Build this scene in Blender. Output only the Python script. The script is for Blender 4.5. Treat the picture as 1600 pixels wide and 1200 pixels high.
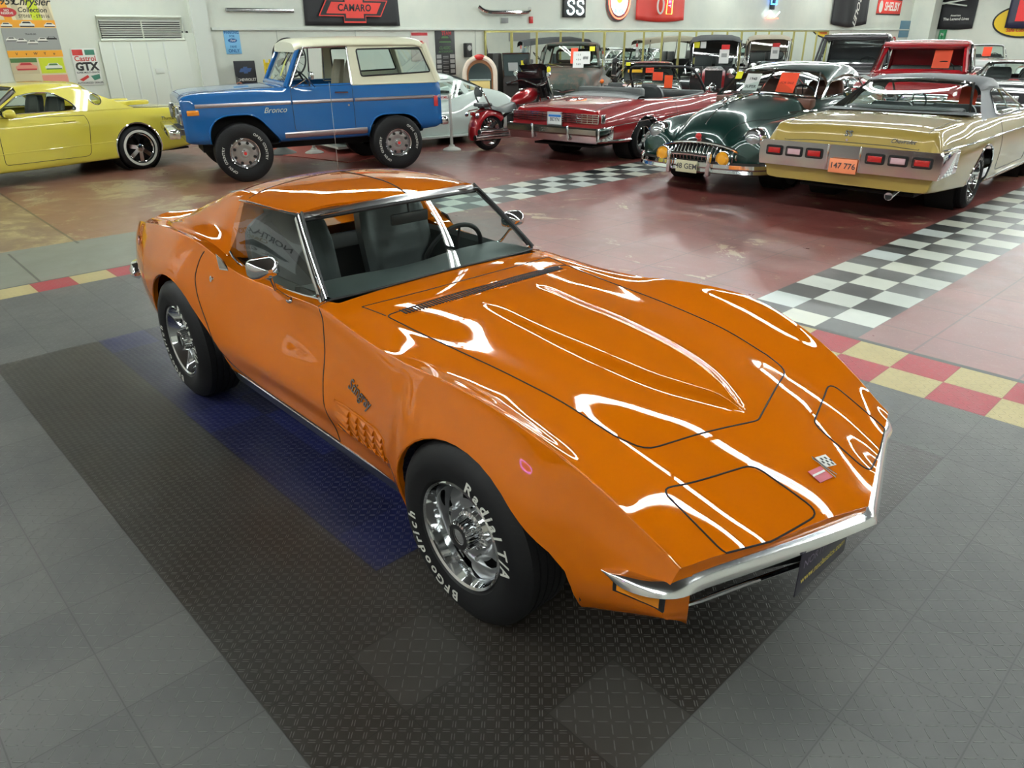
import bpy, bmesh, math, random
import numpy as np
from mathutils import Vector, Matrix
from mathutils.bvhtree import BVHTree
PI = math.pi
for o in list(bpy.data.objects): bpy.data.objects.remove(o)
SC = bpy.context.scene
COL = SC.collection
# ---------------------------------------------------------------- camera
cam = bpy.data.cameras.new('camera'); cam_o = bpy.data.objects.new('camera', cam); COL.objects.link(cam_o)
cam_o.matrix_world = Matrix(((0.67776734, -0.3076699, 0.66781036, 1.6214),
                             (0.73521861, 0.29497414, -0.61028178, -2.0833),
                             (-0.00922145, 0.90461566, 0.42612847, 1.8680),
                             (0, 0, 0, 1)))
cam.sensor_width = 36.0; cam.lens = 36.0*1143.2/1600.0; cam.clip_start = .05; cam.clip_end = 200
SC.camera = cam_o
# ---------------------------------------------------------------- world, exposure
w = bpy.data.worlds.new('world'); SC.world = w; w.use_nodes = True
w.node_tree.nodes['Background'].inputs[0].default_value = (.9, .95, 1, 1)
w.node_tree.nodes['Background'].inputs[1].default_value = .05
SC.view_settings.view_transform = 'Standard'; SC.view_settings.look = 'None'
SC.view_settings.gamma = 1; SC.view_settings.exposure = 0.0
SC.view_settings.use_curve_mapping = False
# ---------------------------------------------------------------- materials
MC = {}
def nt(m): return m.node_tree.nodes, m.node_tree.links
def mat(name, col, rough=.5, metal=0, coat=0, spec=.5, emit=None, es=1, croug=.03):
    if name in MC: return MC[name]
    m = bpy.data.materials.new(name); m.use_nodes = True; b = m.node_tree.nodes['Principled BSDF']
    b.inputs['Base Color'].default_value = (*col, 1); b.inputs['Roughness'].default_value = rough
    b.inputs['Metallic'].default_value = metal; b.inputs['Coat Weight'].default_value = coat
    b.inputs['Coat Roughness'].default_value = croug; b.inputs['Specular IOR Level'].default_value = spec
    if emit: b.inputs['Emission Color'].default_value = (*emit, 1); b.inputs['Emission Strength'].default_value = es
    m.diffuse_color = (*col, 1); MC[name] = m
    return m
def srgb(r, g, b):
    f = lambda c: ((c/255+.055)/1.055)**2.4 if c > 10 else c/255/12.92
    return (f(r), f(g), f(b))
def node(m, t, **kw):
    n = m.node_tree.nodes.new(t)
    for k, v in kw.items():
        if k.startswith('i'):
            n.inputs[int(k[1:])].default_value = v
        else: setattr(n, k, v)
    return n
class NG:
    """tiny expression helper over shader math nodes"""
    def __init__(s, m): s.m = m; s.L = m.node_tree.links
    def op(s, o, a, b=0.0, c=None):
        n = s.m.node_tree.nodes.new('ShaderNodeMath'); n.operation = o
        for i, x in enumerate((a, b, c)):
            if x is None: continue
            if isinstance(x, (int, float)): n.inputs[i].default_value = x
            else: s.L.new(x, n.inputs[i])
        return n.outputs[0]
    def add(s, a, b): return s.op('ADD', a, b)
    def sub(s, a, b): return s.op('SUBTRACT', a, b)
    def mul(s, a, b): return s.op('MULTIPLY', a, b)
    def floor(s, a): return s.op('FLOOR', a)
    def lt(s, a, b): return s.op('LESS_THAN', a, b)
    def gt(s, a, b): return s.op('GREATER_THAN', a, b)
    def both(s, *a):
        r = a[0]
        for x in a[1:]: r = s.mul(r, x)
        return r
    def rng(s, x, a, b): return s.mul(s.gt(x, a), s.lt(x, b))
    def mix(s, f, a, b):
        n = s.m.node_tree.nodes.new('ShaderNodeMix'); n.data_type = 'RGBA'
        for i, x in ((0, f), (6, a), (7, b)):
            if isinstance(x, (int, float)): n.inputs[i].default_value = x
            elif isinstance(x, tuple): n.inputs[i].default_value = (*x, 1)
            else: s.L.new(x, n.inputs[i])
        return n.outputs[2]
    def fmix(s, f, a, b):   # scalar mix
        return s.add(s.mul(a, s.sub(1.0, f)), s.mul(b, f))
    def noise(s, vec, scale, detail=3, rough=.55, dist=0):
        n = s.m.node_tree.nodes.new('ShaderNodeTexNoise'); n.inputs['Scale'].default_value = scale
        n.inputs['Detail'].default_value = detail; n.inputs['Roughness'].default_value = rough; n.inputs['Distortion'].default_value = dist
        s.L.new(vec, n.inputs['Vector']); return n.outputs['Fac']
    def smooth(s, x, a, b):
        n = s.m.node_tree.nodes.new('ShaderNodeMapRange'); n.interpolation_type = 'SMOOTHSTEP'
        s.L.new(x, n.inputs[0]); n.inputs[1].default_value = a; n.inputs[2].default_value = b
        return n.outputs[0]
def glassmat(name, tint=(.86, .93, .91), rough=0, mixf=.0):
    if name in MC: return MC[name]
    m = bpy.data.materials.new(name); m.use_nodes = True; N, L = nt(m)
    N.remove(N['Principled BSDF'])
    t = node(m, 'ShaderNodeBsdfTransparent'); t.inputs[0].default_value = (*tint, 1)
    g = node(m, 'ShaderNodeBsdfGlossy'); g.inputs['Roughness'].default_value = rough; g.inputs[0].default_value = (1, 1, 1, 1)
    f = node(m, 'ShaderNodeFresnel'); f.inputs[0].default_value = 1.5
    # a thin pane: the same mirror strength from either side
    ge = node(m, 'ShaderNodeNewGeometry'); mr_ = node(m, 'ShaderNodeMapRange'); mr_.inputs[3].default_value = 1.5; mr_.inputs[4].default_value = 1/1.5
    L.new(ge.outputs['Backfacing'], mr_.inputs[0]); L.new(mr_.outputs[0], f.inputs[0])
    mx = node(m, 'ShaderNodeMixShader'); L.new(f.outputs[0], mx.inputs[0]); L.new(t.outputs[0], mx.inputs[1]); L.new(g.outputs[0], mx.inputs[2])
    L.new(mx.outputs[0], N['Material Output'].inputs[0]); m.diffuse_color = (.3, .4, .4, 1); MC[name] = m
    return m
def paint(name, col, rough=.35, coat=1, metal=0, spec=.4): return mat(name, col, rough, metal, coat, spec)
CHROME = mat('chrome', (.78, .79, .80), .06, 1)
DCHROME = mat('dull_metal', (.45, .45, .46), .25, 1)
BLACK = mat('black_rubber', (.012, .012, .013), .6)
VOID = mat('dark_cavity', (.006, .006, .006), .8)
TIRE = mat('tire_rubber', (.010, .010, .011), .62, spec=.25)
WHITE = mat('white_paint', (.75, .77, .76), .45)
GLASS = glassmat('car_glass')
SATIN = mat('satin_trim', (.72, .73, .74), .28, 1)
WLET = mat('white_lettering', (.62, .62, .56), .6)
VINYL = mat('black_vinyl', (.055, .061, .063), .38)
# ---------------------------------------------------------------- object helpers
def tag(o, label=None, cat=None, group=None, kind=None):
    if label: o['label'] = label
    if cat: o['category'] = cat
    if group: o['group'] = group
    if kind: o['kind'] = kind
    return o
def empty(name, loc=(0, 0, 0), rz=0, label=None, cat=None, group=None):
    o = bpy.data.objects.new(name, None); COL.objects.link(o); o.location = loc; o.rotation_euler = (0, 0, rz)
    o.empty_display_size = .2
    return tag(o, label, cat, group)
def children(o): return [c for c in bpy.data.objects if c.parent is o]
def copy_tree(o, parent=None):
    c = o.copy(); COL.objects.link(c); c.parent = parent
    for ch in children(o): copy_tree(ch, c)
    return c
def mk(name, v, f, m, parent=None, ang=35, loc=None, rz=0, kind=None, smooth=True):
    me = bpy.data.meshes.new(name); me.from_pydata([tuple(p) for p in v], [], [tuple(q) for q in f]); me.validate()
    o = bpy.data.objects.new(name, me); COL.objects.link(o)
    if m: me.materials.append(m)
    if smooth:
        me.shade_smooth(); me.set_sharp_from_angle(angle=math.radians(ang))
    if parent: o.parent = parent
    if loc is not None: o.location = loc
    if rz: o.rotation_euler = (0, 0, rz)
    if kind: o['kind'] = kind
    return o
def frame(d):
    d = Vector(d).normalized(); a = Vector((0, 0, 1)) if abs(d.z) < .9 else Vector((1, 0, 0))
    u = d.cross(a).normalized(); v = d.cross(u).normalized()
    return u, v
class MB:
    def __init__(s): s.v = []; s.f = []
    def add(s, v, f):
        n = len(s.v); s.v += [tuple(p) for p in v]; s.f += [tuple(i+n for i in q) for q in f]; return s
    def box(s, c, sz, rx=0, ry=0, rz=0, b=0, taper=None):
        hx, hy, hz = sz[0]/2, sz[1]/2, sz[2]/2
        t = bmesh.new(); bmesh.ops.create_cube(t, size=1)
        for p in t.verts:
            p.co = Vector((p.co.x*sz[0], p.co.y*sz[1], p.co.z*sz[2]))
            if taper and p.co.z > 0: p.co.x *= taper[0]; p.co.y *= taper[1]
        if b: bmesh.ops.bevel(t, geom=t.edges[:], offset=b, segments=2, affect='EDGES', profile=.5)
        R = Matrix.Rotation(rz, 3, 'Z') @ Matrix.Rotation(ry, 3, 'Y') @ Matrix.Rotation(rx, 3, 'X')
        t.verts.index_update()
        v = [R @ p.co+Vector(c) for p in t.verts]; f = [[q.index for q in g.verts] for g in t.faces]; t.free()
        return s.add(v, f)
    def cyl(s, p0, p1, r0, r1=None, n=16, caps=True):
        r1 = r0 if r1 is None else r1; p0 = Vector(p0); p1 = Vector(p1); u, w_ = frame(p1-p0)
        v = []; 
        for p, r in ((p0, r0), (p1, r1)):
            for k in range(n):
                a = 2*PI*k/n; v.append(p+u*math.cos(a)*r+w_*math.sin(a)*r)
        f = [(k, (k+1) % n, n+(k+1) % n, n+k) for k in range(n)]
        if caps: f += [tuple(range(n))[::-1], tuple(range(n, 2*n))]
        return s.add(v, f)
    def tube(s, path, r, n=8, closed=False, flat=None):
        P = [Vector(p) for p in path]; N = len(P); v = []; f = []
        rr = r if hasattr(r, '__len__') else [r]*N
        up = None
        for i, p in enumerate(P):
            a = P[(i-1) % N] if (closed or i) else P[i]; c = P[(i+1) % N] if (closed or i < N-1) else P[i]
            d = (c-a).normalized() if (c-a).length > 1e-9 else Vector((1, 0, 0))
            if up is None: u, w_ = frame(d)
            else:
                u = (up-d*up.dot(d)).normalized(); w_ = d.cross(u)
            up = u
            for k in range(n):
                g = 2*PI*k/n; v.append(p+u*math.cos(g)*rr[i]+w_*math.sin(g)*rr[i])
        m_ = N if closed else N-1
        for i in range(m_):
            j = (i+1) % N
            for k in range(n): f.append((i*n+k, i*n+(k+1) % n, j*n+(k+1) % n, j*n+k))
        if not closed: f += [tuple(range(n))[::-1], tuple(range((N-1)*n, N*n))]
        return s.add(v, f)
    def lathe(s, prof, o=(0, 0, 0), ax=(0, 0, 1), n=32, mod=None, closed=False, caps=False):
        o = Vector(o); ax = Vector(ax).normalized(); u, w_ = frame(ax); v = []; f = []
        for i, (r, h) in enumerate(prof):
            for k in range(n):
                a = 2*PI*k/n; q = r*(mod(a, i) if mod else 1)
                v.append(o+ax*h+u*math.cos(a)*q+w_*math.sin(a)*q)
        m_ = len(prof)
        for i in range(m_ if closed else m_-1):
            j = (i+1) % m_
            for k in range(n): f.append((i*n+k, i*n+(k+1) % n, j*n+(k+1) % n, j*n+k))
        if caps and not closed:
            if prof[0][0] > 1e-6: f.append(tuple(range(n))[::-1])
            if prof[-1][0] > 1e-6: f.append(tuple(range((m_-1)*n, m_*n)))
        return s.add(v, f)
    def prism(s, poly, fn, d0, d1):
        n = len(poly); v = [fn(a, b, d0) for a, b in poly]+[fn(a, b, d1) for a, b in poly]
        f = [(k, (k+1) % n, n+(k+1) % n, n+k) for k in range(n)]+[tuple(range(n))[::-1], tuple(range(n, 2*n))]
        return s.add(v, f)
    def grid(s, P, cu=False, cv=False, flip=False):
        nu = len(P); nv = len(P[0]); v = [p for row in P for p in row]; f = []
        for i in range(nu if cu else nu-1):
            for j in range(nv if cv else nv-1):
                a, b, c, d = i*nv+j, i*nv+(j+1) % nv, ((i+1) % nu)*nv+(j+1) % nv, ((i+1) % nu)*nv+j
                f.append((a, d, c, b) if flip else (a, b, c, d))
        return s.add(v, f)
    def quad(s, *p): return s.add(p, [tuple(range(len(p)))])
    def ball(s, c, r, n=12, sc=(1, 1, 1)):
        P = []
        for i in range(n+1):
            t = PI*i/n; P.append([(c[0]+r*sc[0]*math.sin(t)*math.cos(2*PI*k/(2*n)), c[1]+r*sc[1]*math.sin(t)*math.sin(2*PI*k/(2*n)), c[2]+r*sc[2]*math.cos(t)) for k in range(2*n)])
        return s.grid(P, cv=True)
    def mirror(s):
        n = len(s.v); s.v += [(x, -y, z) for x, y, z in s.v]; s.f += [tuple(i+n for i in q)[::-1] for q in s.f]; return s
    def build(s, name, m, parent=None, ang=35, loc=None, rz=0, kind=None, label=None, recalc=True):
        o = mk(name, s.v, s.f, m, parent, ang, loc, rz, kind)
        if recalc:
            t = bmesh.new(); t.from_mesh(o.data); bmesh.ops.recalc_face_normals(t, faces=t.faces[:]); t.to_mesh(o.data); t.free()
            o.data.set_sharp_from_angle(angle=math.radians(ang))
        if label: o['label'] = label
        return o
# text turned into a mesh (Blender's built-in font)
TC = {}
def text_geo(txt, size=1.0, shear=0, bold=0, ext=.0, align='CENTER', res=3, spacing=1):
    k = (txt, size, shear, bold, ext, align, res, spacing)
    if k in TC: return TC[k]
    c = bpy.data.curves.new('txt', 'FONT'); c.body = txt; c.size = size; c.shear = shear; c.offset = bold*size; c.extrude = ext
    c.align_x = align; c.align_y = 'CENTER'; c.resolution_u = res; c.space_character = spacing
    o = bpy.data.objects.new('txt', c); COL.objects.link(o)
    dg = bpy.context.evaluated_depsgraph_get(); me = bpy.data.meshes.new_from_object(o.evaluated_get(dg))
    v = [tuple(p.co) for p in me.vertices]; f = [tuple(p.vertices) for p in me.polygons]
    bpy.data.objects.remove(o); bpy.data.curves.remove(c); bpy.data.meshes.remove(me)
    TC[k] = (v, f); return TC[k]
def put_text(mb, txt, fn, **kw):
    """fn maps text-plane (a right, b up, h out) to 3D"""
    v, f = text_geo(txt, **kw); mb.add([fn(*p) for p in v], f); return mb
def plane_fn(o, right, up):
    o = Vector(o); r = Vector(right).normalized(); u = Vector(up).normalized(); n = r.cross(u)
    return lambda a, b, h=0: tuple(o+r*a+u*b+n*h)
# interpolation
def pch(xs, ys):
    xs = np.array(xs, float); ys = np.array(ys, float)
    if xs[0] > xs[-1]: xs = xs[::-1]; ys = ys[::-1]
    h = np.diff(xs); d = np.diff(ys)/h; m_ = np.zeros(len(xs))
    for i in range(1, len(xs)-1):
        if d[i-1]*d[i] > 0:
            w1 = 2*h[i]+h[i-1]; w2 = h[i]+2*h[i-1]; m_[i] = (w1+w2)/(w1/d[i-1]+w2/d[i])
    m_[0] = d[0]; m_[-1] = d[-1]
    def F(x):
        x = np.clip(x, xs[0], xs[-1]); i = np.clip(np.searchsorted(xs, x)-1, 0, len(h)-1); t = (x-xs[i])/h[i]
        return ((2*t**3-3*t**2+1)*ys[i]+(t**3-2*t**2+t)*h[i]*m_[i]+(-2*t**3+3*t**2)*ys[i+1]+(t**3-t**2)*h[i]*m_[i+1])
    return F
def crom(P, n, closed=False):
    """centripetal-ish Catmull-Rom through points (list of tuples), n per span"""
    P = [np.array(p, float) for p in P]; N = len(P); out = []
    for i in range(N if closed else N-1):
        p1 = P[i]; p2 = P[(i+1) % N]
        p0 = P[(i-1) % N] if (closed or i) else 2*p1-p2; p3 = P[(i+2) % N] if (closed or i < N-2) else 2*p2-p1
        d01 = max(np.linalg.norm(p1-p0), 1e-6)**.5; d12 = max(np.linalg.norm(p2-p1), 1e-6)**.5; d23 = max(np.linalg.norm(p3-p2), 1e-6)**.5
        m1 = (p2-p1+d12*((p1-p0)/d01-(p2-p0)/(d01+d12))); m2 = (p2-p1+d12*((p3-p2)/d23-(p3-p1)/(d12+d23)))
        for k in range(n):
            t = k/n; out.append((2*t**3-3*t**2+1)*p1+(t**3-2*t**2+t)*m1+(-2*t**3+3*t**2)*p2+(t**3-t**2)*m2)
    if not closed: out.append(P[-1])
    return [tuple(p) for p in out]
def rpoly(P, r, n=4):
    """round the corners of a closed 2D polygon; r scalar or list"""
    out = []; N = len(P)
    for i in range(N):
        p = np.array(P[i], float); a = np.array(P[i-1], float); b = np.array(P[(i+1) % N], float); rr = r[i] if hasattr(r, '__len__') else r
        if rr <= 0: out.append(tuple(p)); continue
        u = (a-p); v = (b-p); lu = np.linalg.norm(u); lv = np.linalg.norm(v); q = min(rr, lu*.45, lv*.45)
        s_ = p+u/lu*q; e = p+v/lv*q
        for k in range(n+1):
            t = k/n; out.append(tuple((1-t)**2*s_+2*t*(1-t)*p+t*t*e))
    return out
def inpoly(x, y, P):
    c = False; j = len(P)-1
    for i in range(len(P)):
        if (P[i][1] > y) != (P[j][1] > y) and x < (P[j][0]-P[i][0])*(y-P[i][1])/(P[j][1]-P[i][1])+P[i][0]: c = not c
        j = i
    return c
def cut(bm, poly, ax=(0, 2), pred=None, closed=True):
    """cut faces along a polyline seen along the remaining axis"""
    N = len(poly)
    for i in range(N if closed else N-1):
        a = poly[i]; b = poly[(i+1) % N]
        if math.hypot(a[0]-b[0], a[1]-b[1]) < 1e-6: continue
        x0, x1 = sorted((a[0], b[0])); y0, y1 = sorted((a[1], b[1])); e = .002
        fs = []
        for g in bm.faces:
            c = g.calc_center_bounds()
            if abs(c[ax[0]]-(x0+x1)/2) > (x1-x0)/2+.25 or abs(c[ax[1]]-(y0+y1)/2) > (y1-y0)/2+.25: continue
            us = [p.co[ax[0]] for p in g.verts]; vs = [p.co[ax[1]] for p in g.verts]
            if max(us) < x0-e or min(us) > x1+e or max(vs) < y0-e or min(vs) > y1+e: continue
            if pred and not pred(c): continue
            fs.append(g)
        if not fs: continue
        no = [0, 0, 0]; no[ax[0]] = -(b[1]-a[1]); no[ax[1]] = b[0]-a[0]; co = [0, 0, 0]; co[ax[0]] = a[0]; co[ax[1]] = a[1]
        geom = list(set(fs)|{e_ for g in fs for e_ in g.edges}|{v_ for g in fs for v_ in g.verts})
        bmesh.ops.bisect_plane(bm, geom=geom, plane_co=co, plane_no=no, dist=1e-5)
def split_parts(bm, cls):
    """cls(center, normal) -> key or None; returns {key: (verts, faces, normals)}"""
    bm.normal_update(); out = {}
    for g in bm.faces:
        k = cls(g.calc_center_median(), g.normal)
        if k is None: continue
        d = out.setdefault(k, ({}, [], [], [])); q = []
        for p in g.verts:
            if p not in d[0]: d[0][p] = len(d[1]); d[1].append(tuple(p.co)); d[3].append(tuple(p.normal))
            q.append(d[0][p])
        d[2].append(q)
    return out
def mkpart(name, d, m, parent, label=None, thick=0, flip=False):
    v, f, n = d[1], d[2], d[3]
    if thick:   # inner skin so that the panel has depth
        e = {}
        for q in f:
            for i in range(len(q)):
                a, b = q[i], q[(i+1) % len(q)]; e[(a, b)] = 1
        N = len(v); v2 = [tuple(Vector(p)-Vector(k)*thick) for p, k in zip(v, n)]
        f2 = [[i+N for i in q][::-1] for q in f]
        rim = [(a, b) for (a, b) in e if (b, a) not in e]
        # rim gets its own vertices so the outer face keeps its normals
        M0 = 2*N; rv = []; rf = []; rn = []
        for a, b in rim:
            k = M0+len(rv); rv += [v[a], v[b], v2[b], v2[a]]; rf.append([k+1, k, k+3, k+2])
            s_ = (Vector(v[b])-Vector(v[a])).cross(Vector(n[a])); s_ = s_.normalized() if s_.length > 0 else Vector(n[a]); rn += [tuple(s_)]*4
        v = v+v2+rv; f = f+f2+rf; n = n+[tuple(-Vector(k)) for k in n]+rn
    me = bpy.data.meshes.new(name); me.from_pydata(v, [], f); me.materials.append(m); me.shade_smooth()
    me.normals_split_custom_set_from_vertices(n)
    o = bpy.data.objects.new(name, me); COL.objects.link(o); o.parent = parent
    if label: o['label'] = label
    return o
def grid_bm(P, mirror=True):
    """P[i][j] half-body grid, y>0; column 0 on the centre line"""
    bm = bmesh.new(); nu = len(P); nv = len(P[0]); V = {}
    for sgn in ((1, -1) if mirror else (1,)):
        for i in range(nu):
            for j in range(nv):
                if sgn == -1 and j == 0 and abs(P[i][0][1]) < 1e-9: V[(i, j, -1)] = V[(i, j, 1)]; continue
                V[(i, j, sgn)] = bm.verts.new((P[i][j][0], sgn*P[i][j][1], P[i][j][2]))
        for i in range(nu-1):
            for j in range(nv-1):
                q = [V[(i, j, sgn)], V[(i+1, j, sgn)], V[(i+1, j+1, sgn)], V[(i, j+1, sgn)]]
                if len(set(q)) < 4: q = list(dict.fromkeys(q))
                if len(q) < 3: continue
                try: bm.faces.new(q[::-1] if sgn == 1 else q)
                except ValueError: pass
    return bm
def seam(bvh, pts, dirv, r, name, parent, closed=False, m=None, off=0, step=.03, label=None, start=2.0):
    """thin dark line lying on a surface; pts 3D (component along dirv ignored)"""
    path = []; N = len(pts); d = Vector(dirv)
    for i in range(N if closed else N-1):
        a = Vector(pts[i]); b = Vector(pts[(i+1) % N]); k = max(1, int((b-a).length/step))
        for t in range(k): path.append(a.lerp(b, t/k))
    if not closed: path.append(Vector(pts[-1]))
    out = []
    for p in path:
        h = bvh.ray_cast(p-d*start, d)
        if h[0]: out.append(h[0]-d*off)
    if len(out) < 2: return None
    mb = MB(); mb.tube(out, r, 6, closed)
    return mb.build(name, m or VOID, parent, label=label)
# ================================================================ room shell
XB, XF, YL, YR, ZC = -15.0, 9.0, -6.5, 42.0, 4.6
def pos(m):
    n = node(m, 'ShaderNodeNewGeometry'); s = node(m, 'ShaderNodeSeparateXYZ'); m.node_tree.links.new(n.outputs['Position'], s.inputs[0])
    return n.outputs['Position'], s.outputs[0], s.outputs[1], s.outputs[2]
def floor_material():
    m = mat('red_floor', (.2, .05, .04), .3); g = NG(m); P, x, y, z = pos(m); b = m.node_tree.nodes['Principled BSDF']
    n1 = g.noise(P, .55, 5, .6, .6); n2 = g.noise(P, 3.0, 6, .65, .4); n3 = g.noise(P, 60, 3, .7); n4 = g.noise(P, .9, 8, .7, 1.5)
    red = g.mix(g.smooth(n1, .35, .7), srgb(122, 62, 58), srgb(92, 50, 47))
    red = g.mix(g.mul(g.smooth(n2, .5, .75), .55), red, srgb(140, 104, 94))
    red = g.mix(g.mul(g.smooth(n3, .6, .72), .35), red, srgb(175, 140, 130))
    # worn, yellowish zone behind the left of the orange car
    worn = g.both(g.smooth(g.mul(y, -1.0), -4.2, -2.2), g.lt(x, -7.05))
    tan = g.mix(g.smooth(n4, .5, .62), srgb(128, 88, 72), srgb(158, 146, 112))
    tan = g.mix(g.mul(g.smooth(n2, .35, .6), .5), tan, srgb(128, 100, 82))
    red = g.mix(g.mul(worn, .85), red, tan)
    left = g.both(g.lt(x, -7.05), g.lt(y, -.33)); red = g.mix(g.mul(left, .6), red, g.mix(g.smooth(n4, .42, .6), srgb(112, 98, 80), srgb(160, 148, 108)))
    # cream scrapes scattered over the paint
    scr = g.both(g.smooth(n4, .565, .60), g.gt(n2, .49), g.lt(x, -1.2)); red = g.mix(g.mul(scr, .55), red, srgb(178, 164, 128))
    # old tile joints under the paint
    fx = g.op('FRACT', g.mul(g.add(x, 20.0), 1/.61)); fy = g.op('FRACT', g.mul(g.add(y, 20.0), 1/.61))
    jl = g.op('MAXIMUM', g.lt(fx, .022), g.lt(fy, .022)); jl = g.both(jl, g.gt(n1, .40), g.gt(x, -6.2))
    red = g.mix(g.mul(jl, .55), red, srgb(52, 34, 34))
    # bare concrete band beside the mats
    slab = g.both(g.gt(x, -7.05), g.lt(x, -5.6), g.lt(y, 2.9))
    conc = g.mix(n2, srgb(96, 98, 88), srgb(132, 134, 122)); conc = g.mix(g.mul(g.smooth(n1, .4, .7), .4), conc, srgb(108, 108, 96))
    col = g.mix(slab, red, conc)
    jn = g.op('MAXIMUM', g.both(g.rng(y, -.345, -.318), g.rng(x, -11.4, -6.93)), g.both(g.rng(y, -.965, -.945), g.rng(x, -6.95, -5.6)))
    col = g.mix(g.mul(jn, .8), col, srgb(62, 58, 52))
    # chequered tile strips
    T = .3048
    def strip(x0, y0, y1, col, par):
        i = g.floor(g.mul(g.sub(y, y0), 1/T)); k = g.floor(g.mul(g.sub(x, x0), 1/T))
        p = g.op('PINGPONG', g.add(g.add(i, k), par+200.0), 1.0); p = g.gt(p, .5)
        tn = g.op('FRACT', g.mul(g.op('SINE', g.add(g.mul(i, 12.9898), g.mul(k, 78.233))), 43758.5)); tn = g.op('ABSOLUTE', tn)
        wh = g.mix(tn, srgb(200, 202, 186), srgb(186, 194, 192)); bl = g.mix(tn, srgb(30, 33, 35), srgb(66, 68, 68))
        bl = g.mix(g.mul(g.smooth(n2, .5, .8), .5), bl, srgb(96, 100, 98)); wh = g.mix(g.mul(g.smooth(n2, .58, .8), .3), wh, srgb(150, 150, 135))
        c = g.mix(p, wh, bl)
        u = g.op('FRACT', g.mul(g.sub(y, y0), 1/T)); v = g.op('FRACT', g.mul(g.sub(x, x0), 1/T))
        e = g.op('MAXIMUM', g.op('MAXIMUM', g.lt(u, .012), g.gt(u, .988)), g.op('MAXIMUM', g.lt(v, .012), g.gt(v, .988)))
        c = g.mix(g.mul(e, .7), c, srgb(40, 40, 38))
        ms = g.both(g.gt(x, x0), g.lt(x, x0+3*T), g.gt(y, y0), g.lt(y, y1)); return g.mix(ms, col, c), ms
    # the near strip leans by one degree, as the floor does
    col, m1 = strip(-1.13, 3.06-T, 41, col, 1.0)
    col, m2 = strip(-6.255, 5.06-T*8, 41, col, 0.0)
    m.node_tree.links.new(col, b.inputs['Base Color'])
    r = g.add(g.mul(n2, .25), .20); r = g.fmix(slab, r, .5); m.node_tree.links.new(r, b.inputs['Roughness'])
    bp = node(m, 'ShaderNodeBump'); bp.inputs['Strength'].default_value = .12; bp.inputs['Distance'].default_value = .004
    m.node_tree.links.new(n2, bp.inputs['Height']); m.node_tree.links.new(bp.outputs[0], b.inputs['Normal'])
    return m
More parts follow.
